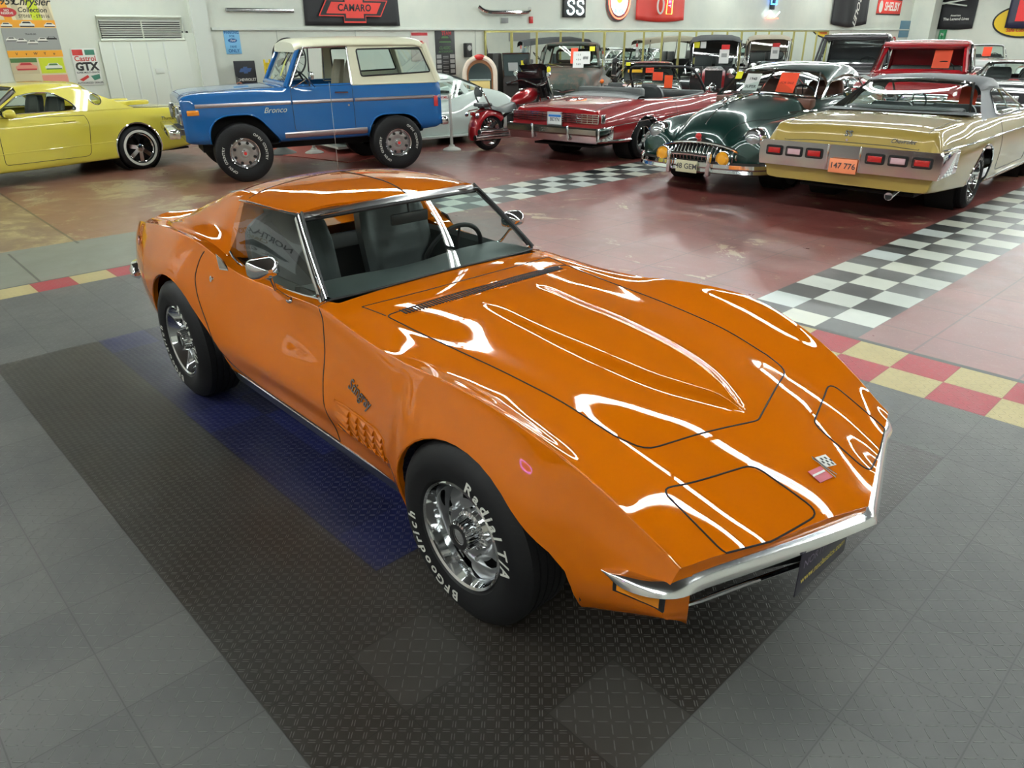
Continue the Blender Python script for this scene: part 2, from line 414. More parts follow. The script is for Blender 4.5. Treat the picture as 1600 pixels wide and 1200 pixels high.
def mat_tile_material():
    m = mat('mat_tiles', (.06, .06, .06), .5); g = NG(m); P, x, y, z = pos(m); b = m.node_tree.nodes['Principled BSDF']
    A = .0178; ca, sa = math.cos(A), math.sin(A); S = .308
    dx = g.sub(x, .1503); dy = g.sub(y, 2.1395)
    c = g.mul(g.add(g.mul(dx, ca), g.mul(dy, sa)), 1/S); r = g.mul(g.sub(g.mul(dy, ca), g.mul(dx, sa)), 1/S)
    ic = g.floor(c); ir = g.floor(r); fc = g.op('FRACT', c); fr = g.op('FRACT', r)
    odd = g.gt(g.op('PINGPONG', g.add(g.add(ic, ir), 200.0), 1.0), .5)
    brd = g.op('MAXIMUM', g.gt(r, 0.0), g.lt(c, -18.0))
    one = g.op('MAXIMUM', g.both(g.rng(c, -1.0, 0.0), g.rng(r, -11.0, -10.0)), g.both(g.rng(c, 1.0, 2.0), g.rng(r, -10.0, -9.0)))
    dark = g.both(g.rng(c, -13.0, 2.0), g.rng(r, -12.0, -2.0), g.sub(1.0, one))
    blue = g.both(g.rng(c, -13.0, -2.0), g.rng(r, -10.0, -4.0))
    n1 = g.noise(P, 1.6, 5, .6); n2 = g.noise(P, 9, 5, .65); n3 = g.noise(P, .7, 4, .6)
    tr = g.op('ABSOLUTE', g.op('FRACT', g.mul(g.op('SINE', g.add(g.mul(ic, 12.9898), g.mul(ir, 78.233))), 43758.5)))
    grey = g.mix(tr, srgb(78, 79, 78), srgb(86, 87, 85)); grey = g.mix(g.mul(g.smooth(n1, .4, .7), .5), grey, srgb(98, 98, 94))
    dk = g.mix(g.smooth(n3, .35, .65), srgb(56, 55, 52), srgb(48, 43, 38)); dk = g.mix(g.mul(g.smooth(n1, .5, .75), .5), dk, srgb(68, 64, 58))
    bl = g.mix(tr, srgb(20, 22, 46), srgb(24, 30, 82))
    red = g.mix(n2, srgb(140, 36, 46), srgb(166, 52, 62)); bei = g.mix(n2, srgb(160, 144, 96), srgb(188, 174, 126))
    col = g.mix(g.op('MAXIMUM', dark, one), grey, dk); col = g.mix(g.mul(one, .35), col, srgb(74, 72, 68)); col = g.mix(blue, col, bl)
    bc = g.mix(odd, bei, red); col = g.mix(brd, col, bc)
    ed = g.op('MAXIMUM', g.op('MAXIMUM', g.lt(fc, .007), g.gt(fc, .993)), g.op('MAXIMUM', g.lt(fr, .007), g.gt(fr, .993)))
    # only every other joint reads strongly
    col = g.mix(g.mul(ed, .4), col, srgb(28, 28, 27))
    # raised bars: one slanted bar per cell, direction alternates (single on plain tiles, double on dark ones)
    def bars(n, offs, ln, wd):
        cx = g.mul(c, n); cy = g.mul(r, n); kx = g.floor(cx); ky = g.floor(cy)
        q = g.gt(g.op('PINGPONG', g.add(g.add(kx, ky), 400.0), 1.0), .5); s = g.sub(g.mul(q, 2.0), 1.0)
        ux = g.sub(g.op('FRACT', cx), .5); uy = g.sub(g.op('FRACT', cy), .5)
        a = g.mul(g.add(ux, g.mul(uy, s)), .7071); t = g.mul(g.sub(uy, g.mul(ux, s)), .7071); hh = None
        for o in offs:
            e = g.add(g.op('POWER', g.op('ABSOLUTE', g.mul(g.sub(t, o), 1/wd)), 2.0), g.op('POWER', g.op('ABSOLUTE', g.mul(a, 1/ln)), 4.0))
            k = g.sub(1.0, g.smooth(e, .3, 1.1)); hh = k if hh is None else g.op('MAXIMUM', hh, k)
        return hh
    h1 = bars(8.0, (0.0,), .48, .05); h2 = bars(10.0, (-.13, .13), .40, .055)
    h = g.fmix(dark, h1, h2)
    col = g.mix(g.mul(h, g.fmix(dark, .24, .26)), col, srgb(150, 150, 146))
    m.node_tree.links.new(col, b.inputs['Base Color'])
    m.node_tree.links.new(g.add(g.mul(n2, .2), g.fmix(dark, .40, .28)), b.inputs['Roughness'])
    bp = node(m, 'ShaderNodeBump'); bp.inputs['Strength'].default_value = .9; bp.inputs['Distance'].default_value = .010
    hh = g.sub(g.add(h, g.mul(n2, .1)), ed)
    m.node_tree.links.new(hh, bp.inputs['Height']); m.node_tree.links.new(bp.outputs[0], b.inputs['Normal'])
    return m
def wall_material():
    m = mat('white_wall', (.7, .72, .7), .5); g = NG(m); P, x, y, z = pos(m); b = m.node_tree.nodes['Principled BSDF']
    n = g.noise(P, .8, 5, .6); n2 = g.noise(P, 14, 3, .6)
    c = g.mix(g.smooth(n, .35, .7), srgb(210, 214, 202), srgb(200, 206, 196)); m.node_tree.links.new(c, b.inputs['Base Color'])
    bp = node(m, 'ShaderNodeBump'); bp.inputs['Strength'].default_value = .08; m.node_tree.links.new(n2, bp.inputs['Height']); m.node_tree.links.new(bp.outputs[0], b.inputs['Normal'])
    return m
FLM = floor_material(); MTM = mat_tile_material(); WM = wall_material()
MB().box(((XB+XF)/2, (YL+YR)/2, -.1), (XF-XB, YR-YL, .2)).build('floor', FLM, kind='structure')
# interlocking mats laid on the floor
A = .0178
def gp(c, r, z=0.0): return (.1503+.308*(c*math.cos(A)-r*math.sin(A)), 2.1395+.308*(c*math.sin(A)+r*math.cos(A)), z)
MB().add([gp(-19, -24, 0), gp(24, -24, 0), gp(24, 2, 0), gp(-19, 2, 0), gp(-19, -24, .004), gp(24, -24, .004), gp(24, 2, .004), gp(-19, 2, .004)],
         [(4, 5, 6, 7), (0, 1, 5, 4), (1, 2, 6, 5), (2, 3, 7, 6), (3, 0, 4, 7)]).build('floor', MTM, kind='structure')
EDG = mat('mat_edge', srgb(74, 74, 72), .55)
MB().add([gp(-19.1, 2, .004), gp(24, 2, .004), gp(24, 2.17, .001), gp(-19.1, 2.17, .001), gp(-19, -24, .004), gp(-19, 2.1, .004), gp(-19.12, 2.1, .001), gp(-19.12, -24, .001)],
         [(0, 1, 2, 3), (4, 5, 6, 7)]).build('trim_1', EDG, kind='structure')
MB().box((XB-.1, (YL+YR)/2, ZC/2), (.2, YR-YL, ZC)).build('wall_back', WM, kind='structure')
MB().box((XF+.1, (YL+YR)/2, ZC/2), (.2, YR-YL, ZC)).build('wall_front', WM, kind='structure')
MB().box(((XB+XF)/2, YR+.1, ZC/2), (XF-XB, .2, ZC)).build('wall_right', WM, kind='structure')
SIDEW = mat('beige_wall', srgb(150, 146, 138), .6)
MB().box(((XB+XF)/2, YL-.1, ZC/2), (XF-XB, .2, ZC)).build('wall_left', SIDEW, kind='structure')
CM = mat('ceiling_paint', srgb(74, 74, 72), .85)
MB().box(((XB+XF)/2, (YL+YR)/2, ZC+.1), (XF-XB, YR-YL, .2)).build('ceiling', CM, kind='structure')
# fluorescent fixtures, rows running towards the back wall
TUBE = mat('fluorescent_tube', (1, 1, 1), .5, emit=(.93, 1, .97), es=52)
FIXM = mat('fixture_white', srgb(222, 224, 220), .4)
fx = empty('fluorescent_fixture', (0, 0, ZC-.35), 0, 'white twin-tube fluorescent fixture hung under the ceiling', 'light fixture', 'fluorescent fixtures in rows under the ceiling')
MB().prism([(-.15, .04), (-.07, .085), (.07, .085), (.15, .04), (.14, .032), (-.14, .032)], lambda a, b_, d: (d, a, b_), -1.2, 1.2).build('housing', FIXM, fx)
t1 = MB().cyl((-1.18, -.075, 0), (1.18, -.075, 0), .028, n=8).build('tube', TUBE, fx)
t2 = MB().cyl((-1.18, .075, 0), (1.18, .075, 0), .028, n=8).build('tube', TUBE, fx)
for hx_ in (-.9, .9): MB().cyl((hx_, 0, .07), (hx_, 0, .35), .006, n=6).build('hanger', DCHROME, fx)
first = True
for j, ry in enumerate([-4.1, 2.9, 9.8, 16.7, 23.6, 30.5, 37.4]):
    for i in range(9):
        if first: fx.location = (-13.6+i*2.5, ry, ZC-.35); first = False
        else:
            c_ = copy_tree(fx); c_.location = (-13.6+i*2.5, ry, ZC-.35)
# ================================================================ wheels
def tire_mat(name, col=(.009, .009, .010), nb=70, rr=.3, groove=True):
    if name in MC: return MC[name]
    m = mat(name, col, .58, spec=.25); g = NG(m); b = m.node_tree.nodes['Principled BSDF']
    tc = node(m, 'ShaderNodeTexCoord'); s = node(m, 'ShaderNodeSeparateXYZ'); m.node_tree.links.new(tc.outputs['Object'], s.inputs[0])
    x, y, z = s.outputs
    a = g.op('ARCTAN2', z, x); r = g.op('SQRT', g.add(g.mul(x, x), g.mul(z, z)))
    f = g.op('FRACT', g.add(g.mul(a, nb/(2*PI)), g.mul(g.op('SINE', g.mul(y, 70.0)), .5)))
    sl = g.mul(g.lt(f, .16), g.gt(r, rr))
    bp = node(m, 'ShaderNodeBump'); bp.inputs['Strength'].default_value = 1; bp.inputs['Distance'].default_value = .006
    m.node_tree.links.new(g.sub(1.0, sl), bp.inputs['Height']); m.node_tree.links.new(bp.outputs[0], b.inputs['Normal'])
    return m
def tire_profile(R, W, rim, bulge=.012, grooves=4):
    """closed lathe profile (r, h); h=+ is outward side"""
    hw = W/2; side = [(rim, hw-.022), (rim+.012, hw-.006), (rim+(R-rim)*.35, hw+bulge*.6), (rim+(R-rim)*.6, hw+bulge*.5), (R-.035, hw-.006), (R-.014, hw-.018), (R-.004, hw-.032)]
    tread = []
    n = grooves; ww = 2*(hw-.036); 
    for k in range(n+1):
        a = (hw-.036)-ww*k/(n+1); b_ = (hw-.036)-ww*(k+1)/(n+1); gw = .004
        tread += [(R, a-(gw if k else 0)), (R, b_+(gw if k < n else 0))]
        if k < n: tread += [(R-.008, b_+gw*.8), (R-.008, b_-gw*.8)]
    other = [(r, -h) for r, h in side[::-1]]
    return side+tread+other+[(rim-.012, -hw+.03), (rim-.012, hw-.03)]
def arc_text(mb, txt, r, size, a0, hh, bold=.02, adv=.62, shear=0, sp={}):
    """letters clockwise round a wheel face; a0 start angle in degrees (x right, z up, seen from -y)"""
    a = math.radians(a0)
    for ch in txt:
        w_ = size*adv*sp.get(ch, 1)
        a -= w_/2/r
        if ch != ' ':
            v, f = text_geo(ch, size=size, bold=bold, shear=shear)
            out = []
            for p in v:
                rad = r+p[1]; ang = a-p[0]/r
                out.append((rad*math.cos(ang), -hh-.0016, rad*math.sin(ang)))
            mb.add(out, f)
        a -= w_/2/r
    return mb
def wheel(parent, loc, R, W, rim, side, style, tm=TIRE, name='wheel', texts=(), white=None, steer=0, rimmat=None, nth=96):
    """wheel whose outward side is -y (side=-1) or +y (side=1)"""
    t = MB(); hw = W/2
    t.lathe([(r, -h) for r, h in tire_profile(R, W, rim)], (0, 0, 0), (0, 1, 0), nth, closed=True)
    o = t.build(name, tm, parent, ang=30); o.location = loc; o.rotation_euler = (0, 0, (PI if side > 0 else 0)+steer)
    L = lambda prof: [(r, -h) for r, h in prof]
    yo = hw-.018
    if style == 'rally':
        MB().lathe(L([(rim+.004, yo+.004), (rim-.002, yo+.010), (rim-.010, yo+.004), (rim-.014, yo-.010), (rim-.028, yo-.060), (rim-.034, yo-.085), (rim-.030, yo-.09)]), ax=(0, 1, 0), n=72).build('trim_ring', CHROME, o, label='polished chrome trim ring')
        sm = mat('rally_silver', (.36, .37, .38), .3, .85)
        n = 100; rows = [(rim-.034, yo-.084), (rim-.048, yo-.07), (rim-.062, yo-.058), (.118, yo-.052), (.098, yo-.052), (.085, yo-.06), (.055, yo-.06)]
        P = [[(r*math.cos(2*PI*k/n), -h, r*math.sin(2*PI*k/n)) for k in range(n)] for r, h in rows]
        d = MB(); v = [p for row in P for p in row]; f = []
        for i in range(len(rows)-1):
            for k in range(n):
                if i in (1, 2) and (k % 20) in (3, 4, 5, 6, 7, 8, 9, 10): continue
                f.append((i*n+k, i*n+(k+1) % n, (i+1)*n+(k+1) % n, (i+1)*n+k))
        d.add(v, f).build('rim', sm, o)
        MB().lathe(L([(rim-.03, yo-.10), (.0, yo-.12)]), ax=(0, 1, 0), n=32).lathe(L([(rim-.036, yo-.085), (rim-.04, yo-.20)]), ax=(0, 1, 0), n=48).build('brake_drum', VOID, o)
        fin = lambda a, i: 1+(.075*(1 if math.sin(a*26) > 0 else -1) if i in (2, 3) else 0)
        MB().lathe(L([(.082, yo-.06), (.072, yo-.045), (.058, yo-.040), (.052, yo+.006), (.046, yo+.010), (.040, yo+.006), (.034, yo+.009), (.028, yo+.006), (.0, yo+.008)]), ax=(0, 1, 0), n=156, mod=fin).build('center_cap', CHROME, o, ang=25, label='ribbed chrome center cap')
        MB().lathe(L([(.047, yo+.0105), (.030, yo+.0105)]), ax=(0, 1, 0), n=40).build('cap_ring', BLACK, o)
        for k in range(5):
            a = 2*PI*(k+.1)/5; MB().cyl((.1*math.cos(a), -(yo-.054), .1*math.sin(a)), (.1*math.cos(a), -(yo-.030), .1*math.sin(a)), .010, n=6).build('lug_nut', CHROME, o)
    elif style in ('spoke5', 'spoke7'):   # five broad spokes
        ns = 5 if style == 'spoke5' else 7
        MB().lathe(L([(rim+.004, yo+.002), (rim-.004, yo+.010), (rim-.014, yo), (rim-.022, yo-.05), (rim-.03, yo-.12)]), ax=(0, 1, 0), n=48).build('rim', rimmat or CHROME, o)
        d = MB()
        for k in range(ns):
            a = 2*PI*(k+.25)/ns; c, s_ = math.cos(a), math.sin(a); w1 = .030; w2 = .048 if ns == 5 else .032
            pts = [(.05, -w1), (.05, w1), (rim-.018, w2), (rim-.018, -w2)]
            d.prism(pts, lambda p, q, h: (p*c-q*s_, -h-(.012 if p < .06 else 0), p*s_+q*c), yo-.045, yo-.012)
        d.build('spokes', rimmat or CHROME, o)
        MB().lathe(L([(.07, yo-.05), (.066, yo-.004), (.045, yo+.006), (.0, yo+.010)]), ax=(0, 1, 0), n=24).build('hub_cap', CHROME, o)
        MB().lathe(L([(rim-.02, yo-.09), (0, yo-.10)]), ax=(0, 1, 0), n=24).build('brake_disc', VOID, o)
    elif style == 'holes':                # polished dish with round holes
        MB().lathe(L([(rim+.004, yo+.002), (rim-.004, yo+.012), (rim-.014, yo+.004), (rim-.022, yo-.04), (rim-.03, yo-.055)]), ax=(0, 1, 0), n=48).build('rim', CHROME, o)
        MB().lathe(L([(rim-.03, yo-.055), (rim-.05, yo-.035), (.10, yo-.025), (.075, yo-.03), (.062, yo-.028), (.0, yo-.028)]), ax=(0, 1, 0), n=48).build('wheel_disc', DCHROME, o)
        h = MB()
        for k in range(8):
            a = 2*PI*(k+.5)/8; rr_ = (rim-.03)*.79; h.cyl((rr_*math.cos(a), -(yo-.06), rr_*math.sin(a)), (rr_*math.cos(a), -(yo-.018), rr_*math.sin(a)), (.021), n=12)
        h.build('vent_hole', VOID, o)
        MB().cyl((0, -(yo-.03), 0), (0, -(yo+.03), 0), .043, .040, n=20).build('hub_cap', CHROME, o)
        MB().cyl((0, -(yo+.03), 0), (0, -(yo+.034), 0), .022, n=16).build('hub_badge', mat('badge_red', (.5, .02, .02), .3), o)
    elif style == 'cap':                  # full chrome disc
        MB().lathe(L([(rim+.004, yo+.002), (rim-.004, yo+.012), (rim-.016, yo), (rim-.04, yo-.03), (.11, yo-.02), (.09, yo-.028), (.07, yo-.01), (.0, yo+.006)]), ax=(0, 1, 0), n=40).build('hub_cap', CHROME, o)
    if white:
        MB().lathe(L([(white[0], hw+.0075), (white[1], hw+.0075)]), ax=(0, 1, 0), n=64).build('whitewall', WLET, o, label='white sidewall band')
    if texts:
        for tx in texts: arc_text(MB(), tx[0], tx[1], tx[2], tx[3], hw+.006, **(tx[4] if len(tx) > 4 else {})).build('tire_lettering', WLET, o, recalc=False, label='raised white letters')
    return o
# ================================================================ the orange coupe
ORANGE = paint('orange_paint', (.52, .122, .001), .5, 1, 0, .0)
V = empty('sports_coupe', (0, 0, .0), 0, 'burnt orange two-seat sports coupe with chrome bumpers parked on the dark mats', 'car')
def build_vette():
    z0 = pch([.975, .95, .9, .83, .7, .573, .5, .4, .2, 0, -.2, -.4, -.6, -.74, -.9, -1.1, -1.3, -2.0, -2.4, -2.9, -3.2, -3.4, -3.52, -3.56],
             [.547, .560, .584, .612, .657, .696, .716, .738, .766, .790, .813, .832, .855, .862, .866, .868, .85, .84, .84, .835, .832, .84, .85, .83])
    zb = pch([.99, .52, .5, .4, .3, .2, 0, -.2, -.4, -.6, -.68, -3.6], [0, 0, .003, .022, .023, .022, .021, .015, .008, .002, 0, 0])
    wi = pch([.99, .52, .45, .4, .3, .2, .1, 0, -.1, -.2, -.4, -3.6], [.004, .004, .016, .04, .087, .122, .136, .148, .156, .164, .166, .166])
    wo = pch([.99, .52, .45, .4, .3, .2, .1, 0, -.1, -.2, -.4, -.68, -3.6], [.012, .012, .038, .068, .12, .152, .171, .182, .187, .189, .178, .172, .172])
    yh = pch([.99, .87, .6, .4, .2, 0, -.2, -.4, -.6, -.8, -1.0, -1.2, -1.6, -3.6], [.33, .36, .43, .46, .481, .495, .508, .517, .528, .538, .545, .55, .55, .5])
    zh = pch([.99, .92, .85, .78, .7, .6, .5, .4, .3, .2, .1, 0, -.2, -.4, -.6, -.8, -1.0, -1.2, -2.0, -2.4, -2.9, -3.2, -3.4, -3.52, -3.56],
             [.495, .516, .543, .574, .608, .65, .68, .707, .73, .754, .773, .784, .801, .812, .822, .836, .848, .845, .83, .84, .838, .835, .84, .85, .83])
    yc = pch([.99, .87, .756, .6, .5, .4, .3, .2, .1, 0, -.2, -.4, -.5, -.7, -.9, -1.1, -1.5, -1.85, -2.05, -2.2, -2.45, -2.7, -3.0, -3.3, -3.5, -3.56],
             [.655, .66, .668, .698, .714, .728, .739, .750, .757, .759, .755, .742, .728, .708, .69, .672, .668, .69, .72, .738, .748, .748, .735, .70, .655, .63])
    zc = pch([.99, .87, .756, .6, .5, .4, .3, .2, .1, 0, -.1, -.2, -.3, -.4, -.5, -.7, -.9, -1.1, -1.5, -1.85, -2.0, -2.15, -2.3, -2.5, -2.7, -3.0, -3.3, -3.5, -3.56],
             [.45, .50, .557, .648, .702, .747, .783, .811, .831, .841, .841, .837, .83, .82, .811, .808, .818, .832, .815, .818, .85, .905, .932, .942, .935, .905, .865, .82, .79])
    xs_ = [.90, .75, .5, .3, 0, -.3, -.47, -.8, -1.3, -1.8, -2.1, -2.489, -2.9, -3.2, -3.45, -3.56]
    F = [0, .12, .3, .5, .68, .85, 1.0]
    YT = {.12: [.66, .685, .735, .79, .808, .793, .765, .722, .688, .712, .765, .803, .79, .755, .70, .66],
          .3: [.67, .705, .77, .845, .868, .848, .80, .748, .718, .748, .82, .868, .845, .79, .725, .69],
          .5: [.68, .712, .785, .864, .876, .866, .825, .788, .768, .79, .845, .876, .86, .805, .738, .70],
          .68: [.68, .712, .785, .860, .872, .862, .828, .806, .80, .812, .85, .872, .85, .795, .73, .695],
          .85: [.67, .70, .765, .84, .852, .84, .80, .782, .778, .79, .82, .845, .82, .765, .705, .67],
          1.0: [.63, .665, .72, .79, .80, .79, .775, .765, .765, .765, .78, .80, .77, .71, .66, .62]}
    yf = {k: pch(xs_, v) for k, v in YT.items()}
    zr = pch([.90, .78, .5, .3, -.3, -.40, -.46, -2.0, -2.07, -2.12, -2.9, -3.2, -3.56], [.40, .37, .275, .22, .2, .20, .285, .285, .22, .20, .24, .29, .34])
    def ctrl(x):
        c0 = (0., float(z0(x)+zb(x))); w1, w2 = float(wi(x)), float(wo(x)); b0 = float(z0(x))
        H = (float(yh(x)), float(zh(x))); C = (float(yc(x)), float(zc(x)))
        pw = 2-.5*min(1, max(0, (x-.40)/.35)); hz = lambda y: b0+(H[1]-b0)*(y/H[0])**pw
        K = [c0, (w1, hz(w1)+float(zb(x))), (w2, hz(w2))]
        ym = (w2+H[0])/2; K.append((ym, hz(ym)))
        K.append(H)
        dz = C[1]-H[1]; dy = C[0]-H[0]; q = .0 if x < -1.05 else 1
        # concave valley then rise to the crest on the front wings; fuller shoulder at the back
        if x > -1.0:
            k1, k2 = .12, .52
        elif x > -2.0: k1, k2 = .3, .66
        else: k1, k2 = .35, .80
        t = min(1, max(0, (-x-.75)/.5)); t2 = min(1, max(0, (-x-1.9)/.4))
        k1 = .14+.2*t+.06*t2; k2 = .52+.12*t+.16*t2
        K.append((H[0]+dy*.33, H[1]+dz*k1)); K.append((H[0]+dy*.72, H[1]+dz*k2))
        tn = min(1, max(0, (x-.40)/.35)); k1 += .12*tn; k2 += .12*tn; ci = .93; K.append((H[0]+dy*.93, H[1]+dz*(.90+.05*t2)))
        K.append(C)
        R_ = float(zr(x))
        K.append((C[0]+(float(yf[.12](x))-C[0])*.22+.002, C[1]+(R_-C[1])*.028))
        for f in F[1:]: K.append((float(yf[f](x)), C[1]+(R_-C[1])*f))
        K.append((float(yf[1.0](x))-.035, R_-.012))
        return K
    def section(x):
        K = ctrl(x); a = K[0]; out = []
        K0, K1, K2 = K[0], K[1], K[2]
        for k in range(5):
            t = k/5; y = K1[0]*t; out.append((y, K0[1]+(K1[1]-K0[1])*t*t))
        for k in range(3):
            t = k/3; out.append((K1[0]+(K2[0]-K1[0])*t, K1[1]+(K2[1]-K1[1])*t))
        rest = crom(K[2:9], 5)
        out += [tuple(p) for p in rest[:-1]]
        out += [tuple(p) for p in crom(K[8:], 5)]
        return out
    X = list(np.concatenate([np.linspace(.972, .80, 12), np.linspace(.78, -1.1, 66), np.linspace(-1.13, -3.3, 64), np.linspace(-3.32, -3.56, 10)]))
    # sweep of the station lines near the nose (V-shaped plan) and near the tail
    ncol = len(section(0)); nside = ncol-1-5*(len(ctrl(0))-9)
    ks = np.linspace(0, 1, ncol)
    dense = np.linspace(1.0, -3.6, 461)
    S = np.array([section(x) for x in dense])   # [i][j][y,z]
    P = []
    jc = 8+6*5           # crest column index
    for X0 in X:
        s = min(1, max(0, (X0-.05)/(.972-.05))); s = s*s*(3-2*s); row = []
        tl = min(1, max(0, (-X0-3.0)/.56)); tl = tl*tl*(3-2*tl)
        for j in range(ncol):
            x = X0
            for it in range(6):
                y = np.interp(-x, -dense, S[:, j, 0])
                if j <= jc: off = .216*y/.668
                else:
                    u = (j-jc)/(ncol-1-jc); off = .216+.03*u
                rb = .10*(y/.7)**2 + (.05*((j-jc)/(ncol-1-jc)) if j > jc else 0)
                x = X0-s*off+tl*rb
            y = np.interp(-x, -dense, S[:, j, 0]); z = np.interp(-x, -dense, S[:, j, 1])
            row.append((x, float(y), float(z)))
        P.append(row)
    bm = grid_bm(P)
    # ---- cuts
    nose = [P[0][0], P[0][jc]]
    hood = rpoly([(-.795, -.548), (-.68, .0), (-.795, .548), (-.80, .552), (-.6, .531), (-.3, .517), (0, .499), (.2, .485), (.4, .466), (.445, .445), (.573, 0), (.445, -.445), (.4, -.466), (.2, -.485), (0, -.499), (-.3, -.517), (-.6, -.531), (-.80, -.552)][0:0] or
                 [(-.80, 0), (-.838, .538), (-.6, .528), (-.3, .513), (0, .495), (.2, .481), (.33, .470), (.435, .44), (.573, 0), (.435, -.44), (.33, -.470), (.2, -.481), (0, -.495), (-.3, -.513), (-.6, -.528), (-.838, -.538)],
                 [0, .03, 0, 0, 0, 0, 0, .07, .02, .07, 0, 0, 0, 0, 0, .03])
    top = lambda c: c.z > .3
    cut(bm, hood, (0, 1), lambda c: c.z > .5)
    def lidpoly(s): return rpoly([(.566, .535*s), (.676, .195*s), (.900, .165*s), (.815, .530*s)], [.05, .04, .05, .04], 5)
    lids = {}
    for s in (1, -1):
        lids[s] = lidpoly(s); cut(bm, lids[s], (0, 1), lambda c: c.z > .5)
    cabin = rpoly([(-1.105, -.60), (-1.09, 0), (-1.105, .60), (-1.20, .622), (-1.5, .635), (-1.9, .635), (-2.12, .62), (-2.16, .5), (-2.46, .40), (-2.46, -.40), (-2.16, -.5), (-2.12, -.62), (-1.9, -.635), (-1.5, -.635), (-1.20, -.622)], .02, 2)
    cut(bm, cabin, (0, 1), lambda c: c.z > .7)
    def circ(cx, cz, rx, rz, n=40): return [(cx+rx*math.cos(2*PI*k/n), cz+rz*math.sin(2*PI*k/n)) for k in range(n)]
    sm_ = lambda t: (lambda u: u*u*(3-2*u))(min(1, max(0, t)))
    af = [(x+(.09*sm_((.60-z)/.16) if x > 0 else 0), z) for x, z in circ(.0, .325, .378, .372)]; ar = [(x+(.12*sm_((.62-z)/.18) if x > -2.489 else 0), z) for x, z in circ(-2.489, .335, .385, .392)]
    sd = lambda c: abs(c.y) > .55 and c.z < .78
    cut(bm, af, (0, 2), sd); cut(bm, ar, (0, 2), sd)
    door = rpoly([(-1.19, .90), (-1.19, .845), (-1.10, .80), (-1.05, .69), (-.99, .54), (-.93, .40), (-.91, .30), (-1.62, .30), (-1.95, .33), (-2.05, .52), (-2.14, .655), (-2.21, .78), (-2.205, .865), (-2.15, .93), (-2.10, .95)], [0, 0, .04, .1, .1, .1, .02, .05, .1, .1, .1, .1, .05, .03, 0])
    cut(bm, door, (0, 2), lambda c: abs(c.y) > .60)
    grl = [(.60, .345), (1.2, .52), (1.2, .2), (.60, .2)]
    def cls(c, n):
        ay = abs(c.y)
        if ay > .5 and c.z < .78:
            if inpoly(c.x, c.z, af) or inpoly(c.x, c.z, ar): return None
        if c.z > .5 and n.z > .2 and inpoly(c.x, c.y, hood): return 'hood'
        if c.z > .5:
            for s in (1, -1):
                if inpoly(c.x, c.y, lids[s]): return ('lid', s)
            if c.z > .7 and inpoly(c.x, c.y, cabin): return None
        if ay > .60 and inpoly(c.x, c.z, door) and c.z > .24: return ('door', 1 if c.y > 0 else -1)
        return 'body'
    pr = split_parts(bm, cls)
    bv = BVHTree.FromBMesh(bm); bm.free()
    body = mkpart('body', pr['body'], ORANGE, V, 'orange painted body shell with arched front wings', thick=.006)
    hd = mkpart('hood', pr['hood'], ORANGE, V, 'hood with a pointed raised center bulge', thick=.008)
    for s in (1, -1):
        mkpart('headlamp_cover', pr[('lid', s)], ORANGE, V, thick=.008)
    doors = {}
    for s in (1, -1): doors[s] = mkpart('door', pr[('door', s)], ORANGE, V, thick=.02)
    D = (0, 0, -1)
    seam(bv, [(a, b, 1) for a, b in hood], D, .0032, 'hood_gap', V, True)
    for s in (1, -1):
        seam(bv, [(a, b, 1) for a, b in lids[s]], D, .0032, 'headlamp_cover_gap', V, True)
        seam(bv, [(a, s*1.5, b) for a, b in door if b < .91], (0, -s, 0), .003, 'door_gap', V)
        # wheel arch lips and wells
        for cx, cz, rx, rz, AP in ((0, .325, .378, .372, af), (-2.489, .335, .385, .392, ar)):
            lip = MB(); o1 = []; o2 = []; o3 = []
            for k in range(-8, 29):
                x, z = AP[k % 40]; rr_ = math.hypot(x-cx, z-cz); ux, uz = (x-cx)/rr_, (z-cz)/rr_
                if z < .215: continue
                h = bv.ray_cast(Vector((x+.008*ux, s*1.5, z+.008*uz)), Vector((0, -s, 0)))
                
                if not (h[0] and abs(h[0].y) > .6): continue
                y = abs(h[0].y)
                o1.append((x, s*y, z)); o2.append((x, s*(y-.03), z)); o3.append((x+.02*ux, s*(y-.035), z+.02*uz))
            lip.grid([o1, o2, o3]); lip.tube([(p[0]+.002*math.cos(0), p[1]-s*.004, p[2]) for p in o1], .006, 6).build('wheel_arch_lip', ORANGE, V)
            well = MB(); n = 24
            well.grid([[(cx+(x-cx)*1.03, s*yy, cz+(z-cz)*1.03) for yy in (.775, .50)] for x, z in [AP[k % 40] for k in range(-8, 29)] if z > .27])
            well.add([(x, s*.50, max(z, .2)) for x, z in AP], [tuple(range(40))]).build('wheel_well', VOID, V)
    # ---- greenhouse
    hx = lambda y: -1.400-.129*(y/.513)**2
    hz = lambda y: 1.180-.035*(y/.513)**2
    bx = lambda y: -1.092-.075*(abs(y)/.622)**3
    bz = lambda y: .872-.029*(y/.622)**2
    gl = MB(); ny = 24; nz = 10; G = []
    for i in range(nz+1):
        t = i/nz; row = []
        for k in range(ny+1):
            s = -1+2*k/ny; yb = s*.612; yt = s*.505; x = bx(yb)*(1-t)+hx(yt)*t; z = bz(yb)*(1-t)+hz(yt)*t-.004
            bow = math.sin(PI*t)*.007; row.append((x+bow*.7, yb*(1-t)+yt*t, z+bow))
        G.append(row)
    gl.grid(G).build('windshield', GLASS, V, ang=80)
    # roof: two lift-off panels and the fixed rear part
    rc = pch([-1.40, -1.46, -1.525, -1.62, -1.8, -1.98, -2.2, -2.38, -2.47], [1.184, 1.203, 1.217, 1.227, 1.232, 1.228, 1.207, 1.178, 1.158])
    ye = pch([-1.40, -1.53, -1.8, -2.10, -2.2, -2.3, -2.47], [.505, .522, .545, .550, .50, .475, .46])
